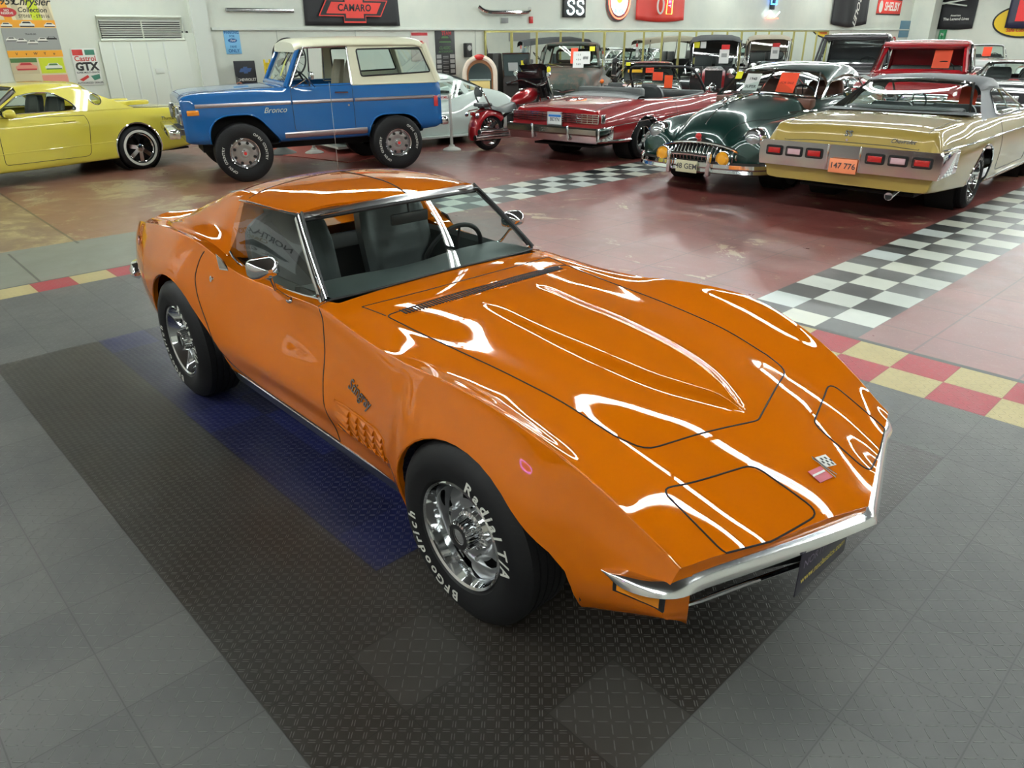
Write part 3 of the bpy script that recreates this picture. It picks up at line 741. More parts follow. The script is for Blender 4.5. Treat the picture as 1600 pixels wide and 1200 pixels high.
    ze = pch([-1.40, -1.529, -1.7, -2.0, -2.1, -2.2, -2.3, -2.47], [1.15, 1.150, 1.152, 1.146, 1.140, 1.150, 1.135, 1.08])
    prof = [(0, 0), (.2, .03), (.4, .11), (.6, .25), (.76, .43), (.88, .65), (.96, .86), (1.0, 1.03), (.985, 1.10)]
    pp = crom(prof, 4)
    def roofrow(X0):
        t = max(0, 1-(-1.40-X0)/.45); row = []
        for a, q in pp:
            x = X0
            for _ in range(4): x = X0-.129*t*(ye(x)*a/.513)**2
            y = ye(x)*a; row.append((float(x), float(y), float(rc(x)-(rc(x)-ze(x))*q)))
        return row
    RX = list(np.linspace(-1.402, -2.46, 44)); rb = grid_bm([roofrow(x) for x in RX])
    xt = -2.03
    cut(rb, [(xt, -1), (xt, 1)], (0, 1), closed=False); cut(rb, [(-1.3, .006), (xt, .006)], (0, 1), closed=False)
    def rcls(c, n):
        return 'rear' if c.x < xt else ('t', 1 if c.y > 0 else -1)
    rp = split_parts(rb, rcls); rbv = BVHTree.FromBMesh(rb); rb.free()
    mkpart('roof_rear', rp['rear'], ORANGE, V, 'fixed rear part of the roof', thick=.01)
    for s in (1, -1): mkpart('roof_panel', rp[('t', s)], ORANGE, V, 'lift-off roof panel', thick=.012)
    seam(rbv, [(-1.402, .0, 2), (xt, 0, 2)], D, .004, 'roof_panel_gap', V)
    seam(rbv, [(xt, -.53, 2), (xt, .53, 2)], D, .0028, 'roof_panel_gap', V)
    # sail panels
    zs = pch([-2.1, -2.2, -2.35, -2.52, -2.7, -2.9, -3.05, -3.16], [1.172, 1.168, 1.137, 1.082, 1.03, .965, .912, .868])
    zo = pch([-2.12, -2.3, -2.5, -2.8, -3.16], [.885, .905, .915, .905, .862]); yo_ = pch([-2.12, -2.5, -2.8, -3.16], [.655, .66, .645, .60])
    for s in (1, -1):
        rows = []
        for x in np.linspace(-2.10, -3.16, 34):
            Z = float(zs(x)); zo_ = float(zo(x)); y2 = float(yo_(x)); H = Z-zo_
            yr = .5 if x < -2.4 else .5-.0
            sec = [(.41, .83), (.435, max(.84, Z-.10)), (.452, Z-.03), (.47, Z-.006), (.492, Z-.002), (.515, Z-.018), (.535, Z-max(.03, H*.2)), (.565, Z-H*.45), (.60, Z-H*.72), (y2-.01, zo_+.012), (y2+.012, zo_-.02)]
            rows.append([(float(x), s*a, b) for a, b in crom(sec, 3)])
        m_ = MB().grid(rows)
        # forward-facing jamb closing the panel
        f0 = rows[0]; n = len(m_.v); m_.add(f0+[(f0[0][0], s*.50, .83)], [tuple(range(len(f0)+1))])
        m_.build('sail_panel', ORANGE, V, ang=50)
    # rear glass standing between the sail panels
    MB().quad((-2.45, -.43, .84), (-2.45, .43, .84), (-2.42, .43, 1.165), (-2.42, -.43, 1.165)).build('rear_window', GLASS, V)
    # side glass, with chrome drip rail
    for s in (1, -1):
        base = [(-1.185, .624, .842), (-1.35, .633, .828), (-1.525, .64, .818), (-1.7, .645, .812), (-1.865, .647, .812), (-1.96, .648, .828), (-2.06, .648, .862), (-2.10, .646, .89)]
        top_ = [(-1.535, .516, 1.138), (-1.62, .523, 1.141), (-1.72, .53, 1.142), (-1.82, .537, 1.141), (-1.92, .541, 1.140), (-2.0, .543, 1.138), (-2.06, .544, 1.136), (-2.10, .545, 1.133)]
        g = []
        for t in np.linspace(0, 1, 8):
            row = []
            for a, b in zip(base, top_):
                p = np.array(a)*(1-t)+np.array(b)*t; p[1] += math.sin(PI*t)*.012; row.append((p[0], s*p[1], p[2]))
            g.append(row)
        MB().grid(g).build('side_window', GLASS, V, ang=80)
        MB().tube([(a, s*b, c) for a, b, c in base], .006, 6).build('window_molding', CHROME, V)
        MB().tube([(a, s*(b+.006), c+.004) for a, b, c in [(-1.529, .516, 1.143)]+top_[1:]], .0065, 6).build('drip_rail', CHROME, V)
        # A pillar: chrome strip with a dark inner band
        a = Vector((-1.176, s*.628, .846)); b = Vector((-1.531, s*.519, 1.146)); d = (b-a).normalized(); out = Vector((.30, s*.86, .35)).normalized(); w_ = d.cross(out).normalized()
        def strip(off, wd, th, m, nm, lift=0):
            q = []
            for t, k in ((0, a), (1, b)):
                bow = 0
                for e in (-wd/2, wd/2):
                    q.append(k+w_*(off+e)+out*(lift)); 
            pts = []
            for i in range(9):
                t = i/8; c = a.lerp(b, t)+out*math.sin(PI*t)*.006
                pts.append([tuple(c+w_*(off-wd/2)+out*lift), tuple(c+w_*(off-wd/4)+out*(lift+th)), tuple(c+w_*(off+wd/4)+out*(lift+th)), tuple(c+w_*(off+wd/2)+out*lift)])
            MB().grid(pts).build(nm, m, V)
        sg = 1 if w_.x > 0 else -1
        strip(-sg*.004, .058, .007, CHROME, 'pillar_molding'); strip(sg*.022, .012, .009, BLACK, 'pillar_seal', .0025)
        strip(-sg*.010, .003, .010, BLACK, 'pillar_seal', .001)
    hp = [(hx(y)-.004, y, hz(y)+.001) for y in np.linspace(-.522, .522, 25)]
    MB().grid([[(x+.024, y, z-.014), (x+.018, y, z-.002), (x+.005, y, z+.007), (x-.010, y, z+.008)] for x, y, z in hp]).build('header_molding', SATIN, V)
    MB().tube([(x+.031, y*.985, z-.023) for x, y, z in hp], .009, 6).build('windshield_seal', BLACK, V)
    MB().tube([(bx(y)+.004, y, bz(y)+.002) for y in np.linspace(-.615, .615, 31)], .006, 6).build('windshield_seal', BLACK, V)
    # cowl vent louvers
    lv = MB(); fr = MB(); n = 60
    for k in range(n):
        y = -.465+.93*k/(n-1); xc = -.775-.05*(y/.5)**2; h = bv.ray_cast(Vector((xc, y, 2)), Vector(D)); z = h[0].z if h[0] else .86
        lv.box((xc, y, z+.0005), (.056, .0078, .004))
    lv.build('cowl_vent', VOID, V)
    seam(bv, [(-.735-.05*(y/.5)**2, y, 1) for y in np.linspace(-.48, .48, 20)]+[(-.815-.05*(y/.5)**2, y, 1) for y in np.linspace(.48, -.48, 20)], D, .0016, 'cowl_vent_frame', V, True, m=ORANGE)
    seam(bv, [(-.905-.06*(y/.56)**2-.02, y, 1) for y in np.linspace(-.56, .56, 24)], D, .0026, 'wiper_door_gap', V)
    for s in (1, -1): seam(bv, [(-.985, s*.56, 1), (-.838, s*.538, 1)], D, .0026, 'wiper_door_gap', V)
    # ---- front end: chrome bumper blade following the V, wrapping round the corners
    blade = []
    pth = [(-1, .640, .806, .515, .006), (-1, .700, .790, .5, .020)]
    UP = crom([(.555, -.768, .486), (.63, -.772, .510), (.70, -.738, .513), (.748, -.685, .515), (.779, -.59, .517), (.834, -.43, .518), (.905, -.225, .521), (.978, 0, .531)], 6)
    LO = crom([(.560, -.770, .482), (.645, -.784, .484), (.722, -.757, .484), (.774, -.70, .480), (.802, -.60, .476), (.857, -.44, .476), (.930, -.23, .484), (1.008, 0, .501)], 6)
    UP = UP+[(a, -b, c) for a, b, c in UP[::-1][1:]]; LO = LO+[(a, -b, c) for a, b, c in LO[::-1][1:]]
    N = len(UP)
    for i in range(N):
        a = Vector(UP[max(0, i-1)]); b = Vector(UP[min(N-1, i+1)]); t = b-a; t.z = 0; t.normalize(); o = Vector((t.y, -t.x, 0))
        u = Vector(UP[i]); l = Vector(LO[i]); m_ = (u+l)/2+Vector((0, 0, .0035))+o*.003
        blade.append([tuple(q) for q in (u-o*.05, u-o*.004+Vector((0, 0, .001)), u, u*.75+l*.25+Vector((0, 0, .003))+o*.002, m_, u*.25+l*.75+Vector((0, 0, .002))+o*.002, l, l-o*.006-Vector((0, 0, .007)), l-o*.05-Vector((0, 0, .020)))])
    MB().grid(blade).build('front_bumper', mat('bumper_chrome_soft', (.80, .81, .82), .17, 1), V, ang=40)
    # dark recess between body edge and bumper
    MB().grid([[(P[0][j][0]-.004, s*P[0][j][1], P[0][j][2]), (P[0][j][0]-.004, s*P[0][j][1], P[0][j][2]-.07)] for s, rng_ in ((-1, range(jc, -1, -1)), (1, range(1, jc+1))) for j in rng_]).build('nose_panel', ORANGE, V)
    for s in (1, -1):
        MB().grid([[(P[0][j][0]-.002, s*P[0][j][1], P[0][j][2]), (P[0][jc][0]+.012, s*(P[0][jc][1]-.035), P[0][j][2])] for j in range(jc, ncol)]).build('nose_panel', ORANGE, V)
    # grille cavity, bars and chrome surround
    gf = lambda y: 1.0-.30*abs(y)/.62
    cav = MB()
    ys = np.linspace(-.62, .62, 21)
    cav.grid([[(gf(y)-.06, y, .478), (gf(y)-.22, y, .47), (gf(y)-.22, y, .34), (gf(y)-.11, y, .315)] for y in ys]).build('grille_cavity', VOID, V)
    for s in (1, -1):
        gb = MB()
        for k in range(6):
            z = .345+.023*k; gb.tube([(.86-.353*y, s*y, z) for y in np.linspace(.16, .60, 8)], .0035, 5)
        gb.build('grille', mat('grille_black', (.02, .02, .02), .3), V)
        gx = lambda y: .918-.353*y
        bar = [(gx(.14), s*.14, .345), (gx(.35), s*.35, .342), (gx(.56), s*.56, .338), (gx(.60)-.005, s*.597, .347), (gx(.61)-.008, s*.61, .38), (gx(.62)-.005, s*.62, .455)]
        MB().tube(crom(bar, 4), .0085, 8).build('grille_molding', CHROME, V)
        # body-coloured corner under the bumper
        MB().grid([[(gf(.62)-.085, s*.63, .50), (gf(.62)-.085, s*.636, .42), (gf(.62)-.09, s*.64, .33)], [(gf(.62)-.20, s*.60, .50), (gf(.62)-.2, s*.60, .42), (gf(.62)-.2, s*.60, .33)]]).build('grille_corner', BLACK, V)
        MB().box((.875, s*.115, .385), (.05, .05, .055), b=.012).build('bumper_guard', CHROME, V)
        # front side marker
        mk_ = [(.605, .478), (.728, .470), (.728, .428), (.605, .436)]
        def on_side(x, z, lift=0):
            h = bv.ray_cast(Vector((x, s*1.6, z)), Vector((0, -s, 0))); y = h[0].y if h[0] else s*.72
            return (x, y+s*lift, z)
        def patch(nm, poly, m, lift, n=6, label=None, par=V):
            a, b, c, d = poly; rows = []
            for i in range(n+1):
                u = i/n; row = []
                for k in range(4):
                    v_ = k/3; x = (a[0]*(1-u)+b[0]*u)*(1-v_)+(d[0]*(1-u)+c[0]*u)*v_; z = (a[1]*(1-u)+b[1]*u)*(1-v_)+(d[1]*(1-u)+c[1]*u)*v_
                    row.append(on_side(x, z, lift))
                rows.append(row)
            # give it thickness: outer rim dips into the body
            mb = MB().grid(rows); edge = [r[0] for r in rows]+rows[-1][1:]+[r[-1] for r in rows[::-1][1:]]+rows[0][::-1][1:-1]
            n0 = len(mb.v); mb.v += [(p[0], p[1]-s*(lift+.006), p[2]) for p in edge]; E_ = len(edge)
            mb.add(edge, []); n1 = len(mb.v)-E_
            mb.f += [(n1+i, n1+(i+1) % E_, n0+(i+1) % E_, n0+i) for i in range(E_)]
            return mb.build(nm, m, par, label=label)
        fr_ = patch('marker_lamp_frame', [(.592, .486), (.742, .478), (.742, .420), (.592, .428)], BLACK, .002)
        patch('marker_lamp', mk_, mat('amber_lens', (.75, .25, .01), .2, 0, 1), .005, label='amber side marker lamp')
        # rear round marker
        p = on_side(-3.17, .78)
        MB().lathe([(.032, 0), (.030, .006), (.024, .008), (.022, .004), (0, .006)], p, (-.25, s, .15), 20).build('rear_marker', mat('rear_marker_lens', (.5, .25, .22), .15, .4, 1), V)
        # louvred side vent: recessed panel with slanted fins
        vx0, vx1 = -.885, -.465
        def vz(x, t): zt = .520-(x+.885)*-.02; zb_ = .395-(x+.885)*-.04; return zb_+(zt-zb_)*t
        ring = [(vx0, 1.0), (vx0+.12, 1.02), (vx1-.05, 1.02), (vx1, .85), (vx1, 0), (vx1-.12, 0), (vx0+.12, 0), (vx0, .0)]
        MB().tube([on_side(x, vz(x, t)+.004, .0005) for x, t in ring], .0035, 6, True).build('side_vent_frame', ORANGE, V)
        ft = mat('vent_shadow', (.16, .03, .004), .5)
        for r_ in range(4):
            for c_ in range(5):
                xa = vx0+.015+(vx1-vx0-.02)*(0 if c_ == 0 else (.30+.175*(c_-1))); xb = vx0+.01+(vx1-vx0-.02)*(.29 if c_ == 0 else (.30+.175*c_-.01))
                t0 = .04+r_*.24; t1 = t0+.20
                A_ = on_side(xa, vz(xa, t1), .001); B_ = on_side(xa, vz(xa, t0), .001); C_ = on_side(xb, vz(xb, t0), .001); Dd = on_side(xb, vz(xb, t1), .001)
                E_ = on_side(xb, vz(xb, t0), .010); Fd = on_side(xb, vz(xb, t0+.07), .010)
                mb = MB().add([A_, B_, E_, Fd, C_, Dd], [(0, 1, 2, 3), (1, 4, 2), (2, 4, 5, 3), (0, 3, 5)])
                mb.build('vent_fin', ORANGE, V, ang=20)
        # door handle plate and lock
        hpz = [(-1.895, .905), (-1.80, .912), (-1.765, .882), (-1.86, .872)]
        def up_side(x, t):  # on the shoulder just below the belt
            h = bv.ray_cast(Vector((x, s*1.2, 1.15+0*t)), Vector((0, -s*.78, -.62+t))); return h[0] if h[0] else Vector((x, s*.7, .8))
        q = [Vector(on_side(-2.095, .893)), Vector(on_side(-2.03, .880)), Vector(on_side(-1.975, .828)), Vector(on_side(-2.035, .826))]
        nn = (q[1]-q[0]).cross(q[3]-q[0]).normalized(); nn = nn if nn.y*s > 0 else -nn
        MB().add([tuple(p+nn*.004) for p in q]+[tuple(p-nn*.004) for p in q], [(0, 1, 2, 3), (0, 1, 5, 4), (1, 2, 6, 5), (2, 3, 7, 6), (3, 0, 4, 7)]).build('door_handle', CHROME, doors[s])
        c0 = sum(q, Vector())/4
        MB().add([tuple(c0+(p-c0)*.78+nn*.0055) for p in q]+[tuple(c0+(p-c0)*.78) for p in q], [(0, 1, 2, 3), (0, 1, 5, 4), (1, 2, 6, 5), (2, 3, 7, 6), (3, 0, 4, 7)]).build('door_handle_plate', mat('handle_plate', (.30, .28, .25), .25, .6), doors[s])
        lk = on_side(-2.08, .775); MB().lathe([(.016, -.004), (.016, .004), (.010, .006), (0, .005)], lk, (0, s, .25), 16).build('door_lock', CHROME, doors[s])
        # rocker molding
        rk = []
        for x in np.linspace(-.47, -2.05, 24):
            rk.append([(x, s*.762, .292), (x, s*.768, .284), (x, s*.757, .262), (x, s*.742, .215), (x, s*.722, .188), (x, s*.70, .185)])
        MB().grid(rk).build('rocker_molding', mat('brushed_molding', (.50, .52, .56), .28, 1), V)
        MB().tube([(x, s*.770, .290) for x in (-.47, -1.2, -2.05)], .005, 6).build('rocker_trim', CHROME, V)
        # door mirror on its stalk
    for s, mx, mz, my in ((-1, -1.315, .940, .80), (1, -1.41, .895, .75)):
        ms = empty_part = MB()
        hd_y = s*my
        head = MB(); prof_ = [(-.085, .0), (-.06, .030), (.0, .042), (.045, .036), (.075, .016)]
        # tapered rectangular head: glass end faces rearwards
        cx, cy, cz = mx-.04, hd_y, mz+.045
        rows = []
        for dx, hw_, hh_ in ((-.035, .066, .042), (-.030, .069, .045), (0, .067, .043), (.03, .054, .032), (.050, .031, .018), (.058, .010, .007)):
            rows.append([(cx+dx, cy+hw_*.5*0+hw_*math.copysign(abs(math.cos(a))**.5, math.cos(a)), cz+hh_*math.copysign(abs(math.sin(a))**.5, math.sin(a))) for a in np.linspace(0, 2*PI, 25)[:-1]])
        head.grid(rows, cv=True); head.add(rows[0], [tuple(range(24))]); head.add(rows[-1], [tuple(range(24))])
        mo = head.build('side_mirror', CHROME, V, ang=60)
        MB().tube([(cx+.03, cy-s*.01, cz-.035), (cx-.0, s*(my-.035), .885), (cx-.045, s*.70, .825), (cx-.06, s*.675, .80)], [.008, .007, .008, .012], 10).build('mirror_stalk', CHROME, mo)
        MB().ball((cx-.06, s*.677, .80), .02, 8, (1.2, .9, .8)).build('mirror_base', CHROME, mo)
    # scripts and badges (right wing and nose)
    for s in (1, -1):
        sc = MB()
        f0 = (lambda a, b, h=0: on_p(bv, -.775+(a if s < 0 else -a)+.13, .607+b-.10*0, s, .0025+h))
        put_text(sc, 'Stingray', lambda a, b, h=0: on_p(bv, -.70+(a if s < 0 else -a), .610+b-.12*(a if s < 0 else -a), s, .003+h), size=.062, shear=.35, bold=.012, ext=.0015)
        sc.build('name_script', mat('badge_chrome', (.30, .30, .31), .2, 1), V, recalc=False, label='dark chrome script lettering')
    nb = empty('hood_emblem', (0, 0, 0)); nb.parent = V; nb['label'] = 'crossed flags emblem'
    def onose(a, b, h=0):
        x = .826+b; y = a; q = bv.ray_cast(Vector((x, y, 2)), Vector(D)); return (x, y, q[0].z+.003+h)
    def flag(nm, m, ang, sx):
        ca, sa = math.cos(ang), math.sin(ang); mb = MB(); P_ = []
        for i in range(9):
            u = i/8*.062; P_.append([onose(*((u*sx)*ca-(v-.004*math.sin(u*90))*sa+ox, (u*sx)*sa+(v-.004*math.sin(u*90))*ca, .002)) for v in (.004, .040) for ox in (0,)])
        return mb.grid(P_).build(nm, m, nb)
    # image "up" on the nose is towards -x; build with pole lines crossing at the origin
    wf = mat('flag_white', (.75, .75, .72), .4); rf = mat('flag_red', (.42, .02, .05), .35)
    def quadn(m, nm, pts, h=.002): MB().add([onose(a, b, h) for a, b in pts]+[onose(a, b, 0) for a, b in pts], [(0, 1, 2, 3), (0, 1, 5, 4), (1, 2, 6, 5), (2, 3, 7, 6), (3, 0, 4, 7)]).build(nm, m, nb)
    # white chequered flag on the left-wing side, red flag on the other
    quadn(wf, 'checkered_flag', [(.012, -.048), (.070, -.040), (.062, .004), (.006, -.006)])
    ck = MB()
    for i in range(5):
        for k in range(3):
            if (i+k) % 2:
                a0 = .014+.0105*i; b0 = -.040+.0125*k+.0016*i; ck.add([onose(a0, b0, .003), onose(a0+.009, b0+.0015, .003), onose(a0+.009, b0+.0115, .003), onose(a0, b0+.010, .003)], [(0, 1, 2, 3)])
    ck.build('flag_checks', BLACK, nb, recalc=False)
    quadn(rf, 'red_flag', [(-.066, -.030), (-.008, -.018), (-.012, .028), (-.070, .016)])
    quadn(wf, 'flag_band', [(-.066, -.014), (-.012, -.003), (-.014, .003), (-.068, -.008)], .003)
    MB().tube([onose(.004, -.055, .002), onose(-.004, .035, .002)], .002, 6).tube([onose(-.002, -.05, .002), onose(.012, .03, .002)], .002, 6).build('flag_pole', CHROME, nb)
    # licence plate hanging under the middle of the bumper
    pl = MB().box((.915, -.12, .405), (.004, .33, .165), b=.0015).build('license_plate', mat('plate_dark', (.035, .03, .045), .3), V, label='dark dealer plate')
    tx = MB(); pf = plane_fn((.9185, -.12, .375), (0, 1, 0), (0, 0, 1)); put_text(tx, 'www.nsclassics.com', pf, size=.036, bold=.01)
    tx.build('plate_text', mat('plate_yellow', (.75, .6, .1), .5), pl, recalc=False)
    tx = MB(); pf2 = plane_fn((.9185, -.12, .435), (0, 1, 0), (0, 0, 1)); put_text(tx, 'NORTH SHORE', pf2, size=.042)
    tx.build('plate_text', mat('plate_purple', (.22, .18, .25), .5), pl, recalc=False)
    MB().box((.88, -.12, .42), (.07, .06, .05), b=.01).build('plate_bracket', BLACK, V)
    # tail
    tb = [p for p in P[-1]]; mb = MB(); ring = [(p[0], -p[1], p[2]) for p in tb[::-1]]+[tuple(p) for p in tb[1:]]
    mb.add(ring, [tuple(range(len(ring)))]).build('tail_panel', ORANGE, V)
    for s in (1, -1):
        bp = crom([(-3.50, s*.742, .49), (-3.60, s*.735, .492), (-3.665, s*.69, .494), (-3.69, s*.60, .495), (-3.70, s*.38, .495)], 5)
        rws = []
        for i, p in enumerate(bp):
            a = Vector(bp[max(0, i-1)]); b = Vector(bp[min(len(bp)-1, i+1)]); t = (b-a).normalized(); o = Vector((-abs(t.y), s*abs(t.x), 0)); p = Vector(p); k = min(1, i/4+.35)
            rws.append([tuple(p-o*.03+Vector((0, 0, .055*k))), tuple(p+o*.004+Vector((0, 0, .050*k))), tuple(p+o*.022+Vector((0, 0, .01))), tuple(p+o*.018-Vector((0, 0, .03*k))), tuple(p-o*.02-Vector((0, 0, .052*k)))])
        MB().grid(rws).build('rear_bumper', CHROME, V, ang=50)
        for y in (.28, .50): MB().lathe([(.062, 0), (.058, .01), (.05, .014), (0, .02)], (-3.55, s*y, .62), (-1, 0, 0), 20).build('tail_lamp', mat('red_lens', (.4, .01, .01), .15, 0, 1), V)
    MB().tube([(-3.10, .60, .86), (-3.10, .60, 1.62)], [.0022, .0015], 6).build('antenna', CHROME, V)
    MB().lathe([(.018, 0), (.012, .012), (0, .014)], (-3.10, .60, .862), (0, 0, 1), 12).build('antenna_base', CHROME, V)
    # floor pan keeps light out
    MB().box((-1.55, 0, .24), (3.6, 1.0, .02)).box((-1.55, 0, .30), (1.3, 1.36, .02)).build('floor_pan', VOID, V)
    interior(bv)
    tm = tire_mat('radial_tire', nb=76, rr=.318)
    txt = (('BFGoodrich', .250, .058, -88, dict(bold=.03, adv=.74, shear=.1, sp={'i': .5, 'r': .7})), ('Radial T/A', .250, .058, 76, dict(bold=.03, adv=.74, shear=.1, sp={'i': .5, 'l': .5, ' ': .5, '/': .6})))
    txr = (('BFGoodrich', .250, .058, -98, dict(bold=.03, adv=.74, shear=.1, sp={'i': .5, 'r': .7})), ('Radial T/A', .250, .058, 66, dict(bold=.03, adv=.74, shear=.1, sp={'i': .5, 'l': .5, ' ': .5, '/': .6})))
    for s in (-1, 1):
        wheel(V, (0, s*.748, .342), .338, .232, .200, s, 'rally', tm, texts=txt if s < 0 else ())
        wheel(V, (-2.489, s*.752, .342), .338, .238, .200, s, 'rally', tm, texts=txr if s < 0 else ())
def on_p(bv, x, z, s, lift):
    h = bv.ray_cast(Vector((x, s*1.6, z)), Vector((0, -s, 0)))
    return (x, h[0].y+s*lift, z) if h[0] else (x, s*.8, z)
def seat(parent, cy, m, x=-1.86, z=.30, w=.46, back=.62, lean=.30, head=True):
    s = MB(); rows = []
    n = 14
    so = MB()
    # cushion
    P = []
    for i in range(12):
        u = i/11; x_ = x+.50-u*.46; row = []
        for k in range(13):
            v = -1+2*k/12; bol = .035*abs(v)**6; ridge = .006*math.cos(u*PI*7) if abs(v) < .62 else 0
            row.append((x_, cy+v*w/2, z+.14-.05*u+bol-.06*max(0, (abs(v)-.85)/.15)+ridge-(.05*max(0, .12-u)/.12)))
        P.append(row)
    so.grid(P); so.box((x+.26, cy, z+.045), (.46, w*.97, .12), b=.02)
    c = so.build('seat_cushion', m, parent, ang=60)
    bk = MB(); P = []
    for i in range(22):
        u = i/21; zz = z+.10+u*back; xx = x+.04-u*back*lean; row = []
        wd = w/2*(1-.12*max(0, (u-.72)/.28)-(.55*max(0, (u-.86)/.14)**2 if head else .15*max(0, (u-.86)/.14)**2))
        for k in range(15):
            v = -1+2*k/14; bol = .045*max(0, (abs(v)-.55)/.45)**1.5*(1-max(0, u-.7)); ridge = .007*abs(math.sin(u*PI*7)) if abs(v) < .6 and u < .75 else 0
            row.append((xx+bol+ridge-.03*max(0, (abs(v)-.9)/.1), cy+v*wd, zz))
        P.append(row)
    Q = [[(p[0]-.09+.03*abs((k-7)/7)**2, p[1], p[2]) for k, p in enumerate(r)] for r in P]
    bk.grid(P); bk.grid(Q); 
    for rr in (0, -1): bk.grid([P[rr], Q[rr]])
    for cc in (0, -1): bk.grid([[r[cc] for r in P], [r[cc] for r in Q]])
    bk.build('seat_back', m, parent, ang=50)
def steering(parent, c, ax, r, m, tube=.012, nm='steering_wheel'):
    ax = Vector(ax).normalized(); u, w_ = frame(ax); c = Vector(c)
    mb = MB(); mb.tube([c+u*math.cos(2*PI*k/40)*r+w_*math.sin(2*PI*k/40)*r for k in range(40)], tube, 8, True)
    for a in (0, 2.1, 4.2):
        mb.tube([c+u*math.cos(a+.5)*r+w_*math.sin(a+.5)*r, c-ax*.03], .007, 6)
    mb.lathe([(.045, -.04), (.04, -.015), (0, -.01)], c, ax, 16)
    return mb.build(nm, m, parent)
def interior(bv):
    dm = mat('dash_vinyl', (.060, .075, .073), .5)
    # dash top following the windshield base
    ys = np.linspace(-.60, .60, 25); rows = []
    for y in ys:
        hump = .018*math.exp(-((y-.33)/.2)**2)+.012*math.exp(-((y+.33)/.2)**2)
        x0 = -1.10-.07*(abs(y)/.622)**3
        rows.append([(x0, y, .850), (x0-.10, y, .852+hump*.3), (x0-.28, y, .838+hump), (x0-.34, y, .825+hump), (x0-.36, y, .79), (x0-.34, y, .60)])
    MB().grid(rows).build('dashboard', dm, V, ang=50)
    MB().box((-1.30, 0, .70), (.16, .20, .25), b=.02).box((-1.6, 0, .42), (.9, .20, .22), b=.03).build('center_console', dm, V)
    for s in (1, -1):
        MB().grid([[(x, s*.60, .835-.012*math.sin((x+1.2)*3)), (x, s*.575, .82), (x, s*.56, .55), (x, s*.56, .25)] for x in np.linspace(-1.15, -2.1, 10)]).build('door_card', dm, V)
    seat(V, -.33, VINYL, x=-1.95, z=.27, w=.47, back=.70, lean=.26)
    seat(V, .33, VINYL, x=-1.95, z=.27, w=.47, back=.70, lean=.26)
    steering(V, (-1.50, .34, .80), (-.93, 0, .38), .19, BLACK, .013)
    MB().tube([(-1.47, .34, .79), (-1.2, .34, .72)], .03, 10).build('steering_column', dm, V)
    MB().box((-2.3, 0, .62), (.35, 1.16, .34), b=.03).box((-1.6, 0, .262), (1.4, 1.2, .02)).build('rear_carpet', mat('dark_carpet', (.012, .012, .013), .9), V)
    # inner roof lining and header, rear-view mirror, sun visor
    MB().grid([[(x, y, 1.150-.02*(y/.5)**2+(.02 if x > -2.3 else 0)) for y in np.linspace(-.49, .49, 9)] for x in np.linspace(-1.44, -2.4, 8)]).build('headliner', VINYL, V)
    MB().box((-1.40, 0, 1.075), (.02, .22, .055), b=.008).cyl((-1.40, 0, 1.10), (-1.41, 0, 1.165), .006).build('rear_view_mirror', BLACK, V)
    MB().box((-2.08, 0, 1.02), (.08, 1.02, .30)).build('rear_bulkhead_trim', VINYL, V) if False else None
    # seat belts
    for y in (-.33,):
        MB().grid([[(-2.13, y-.15, 1.08), (-2.13, y-.10, 1.08)], [(-2.0, y-.10, .92), (-2.0, y-.05, .92)], [(-1.93, y+.1, .60), (-1.93, y+.15, .60)]]).build('seat_belt', BLACK, V)
build_vette()
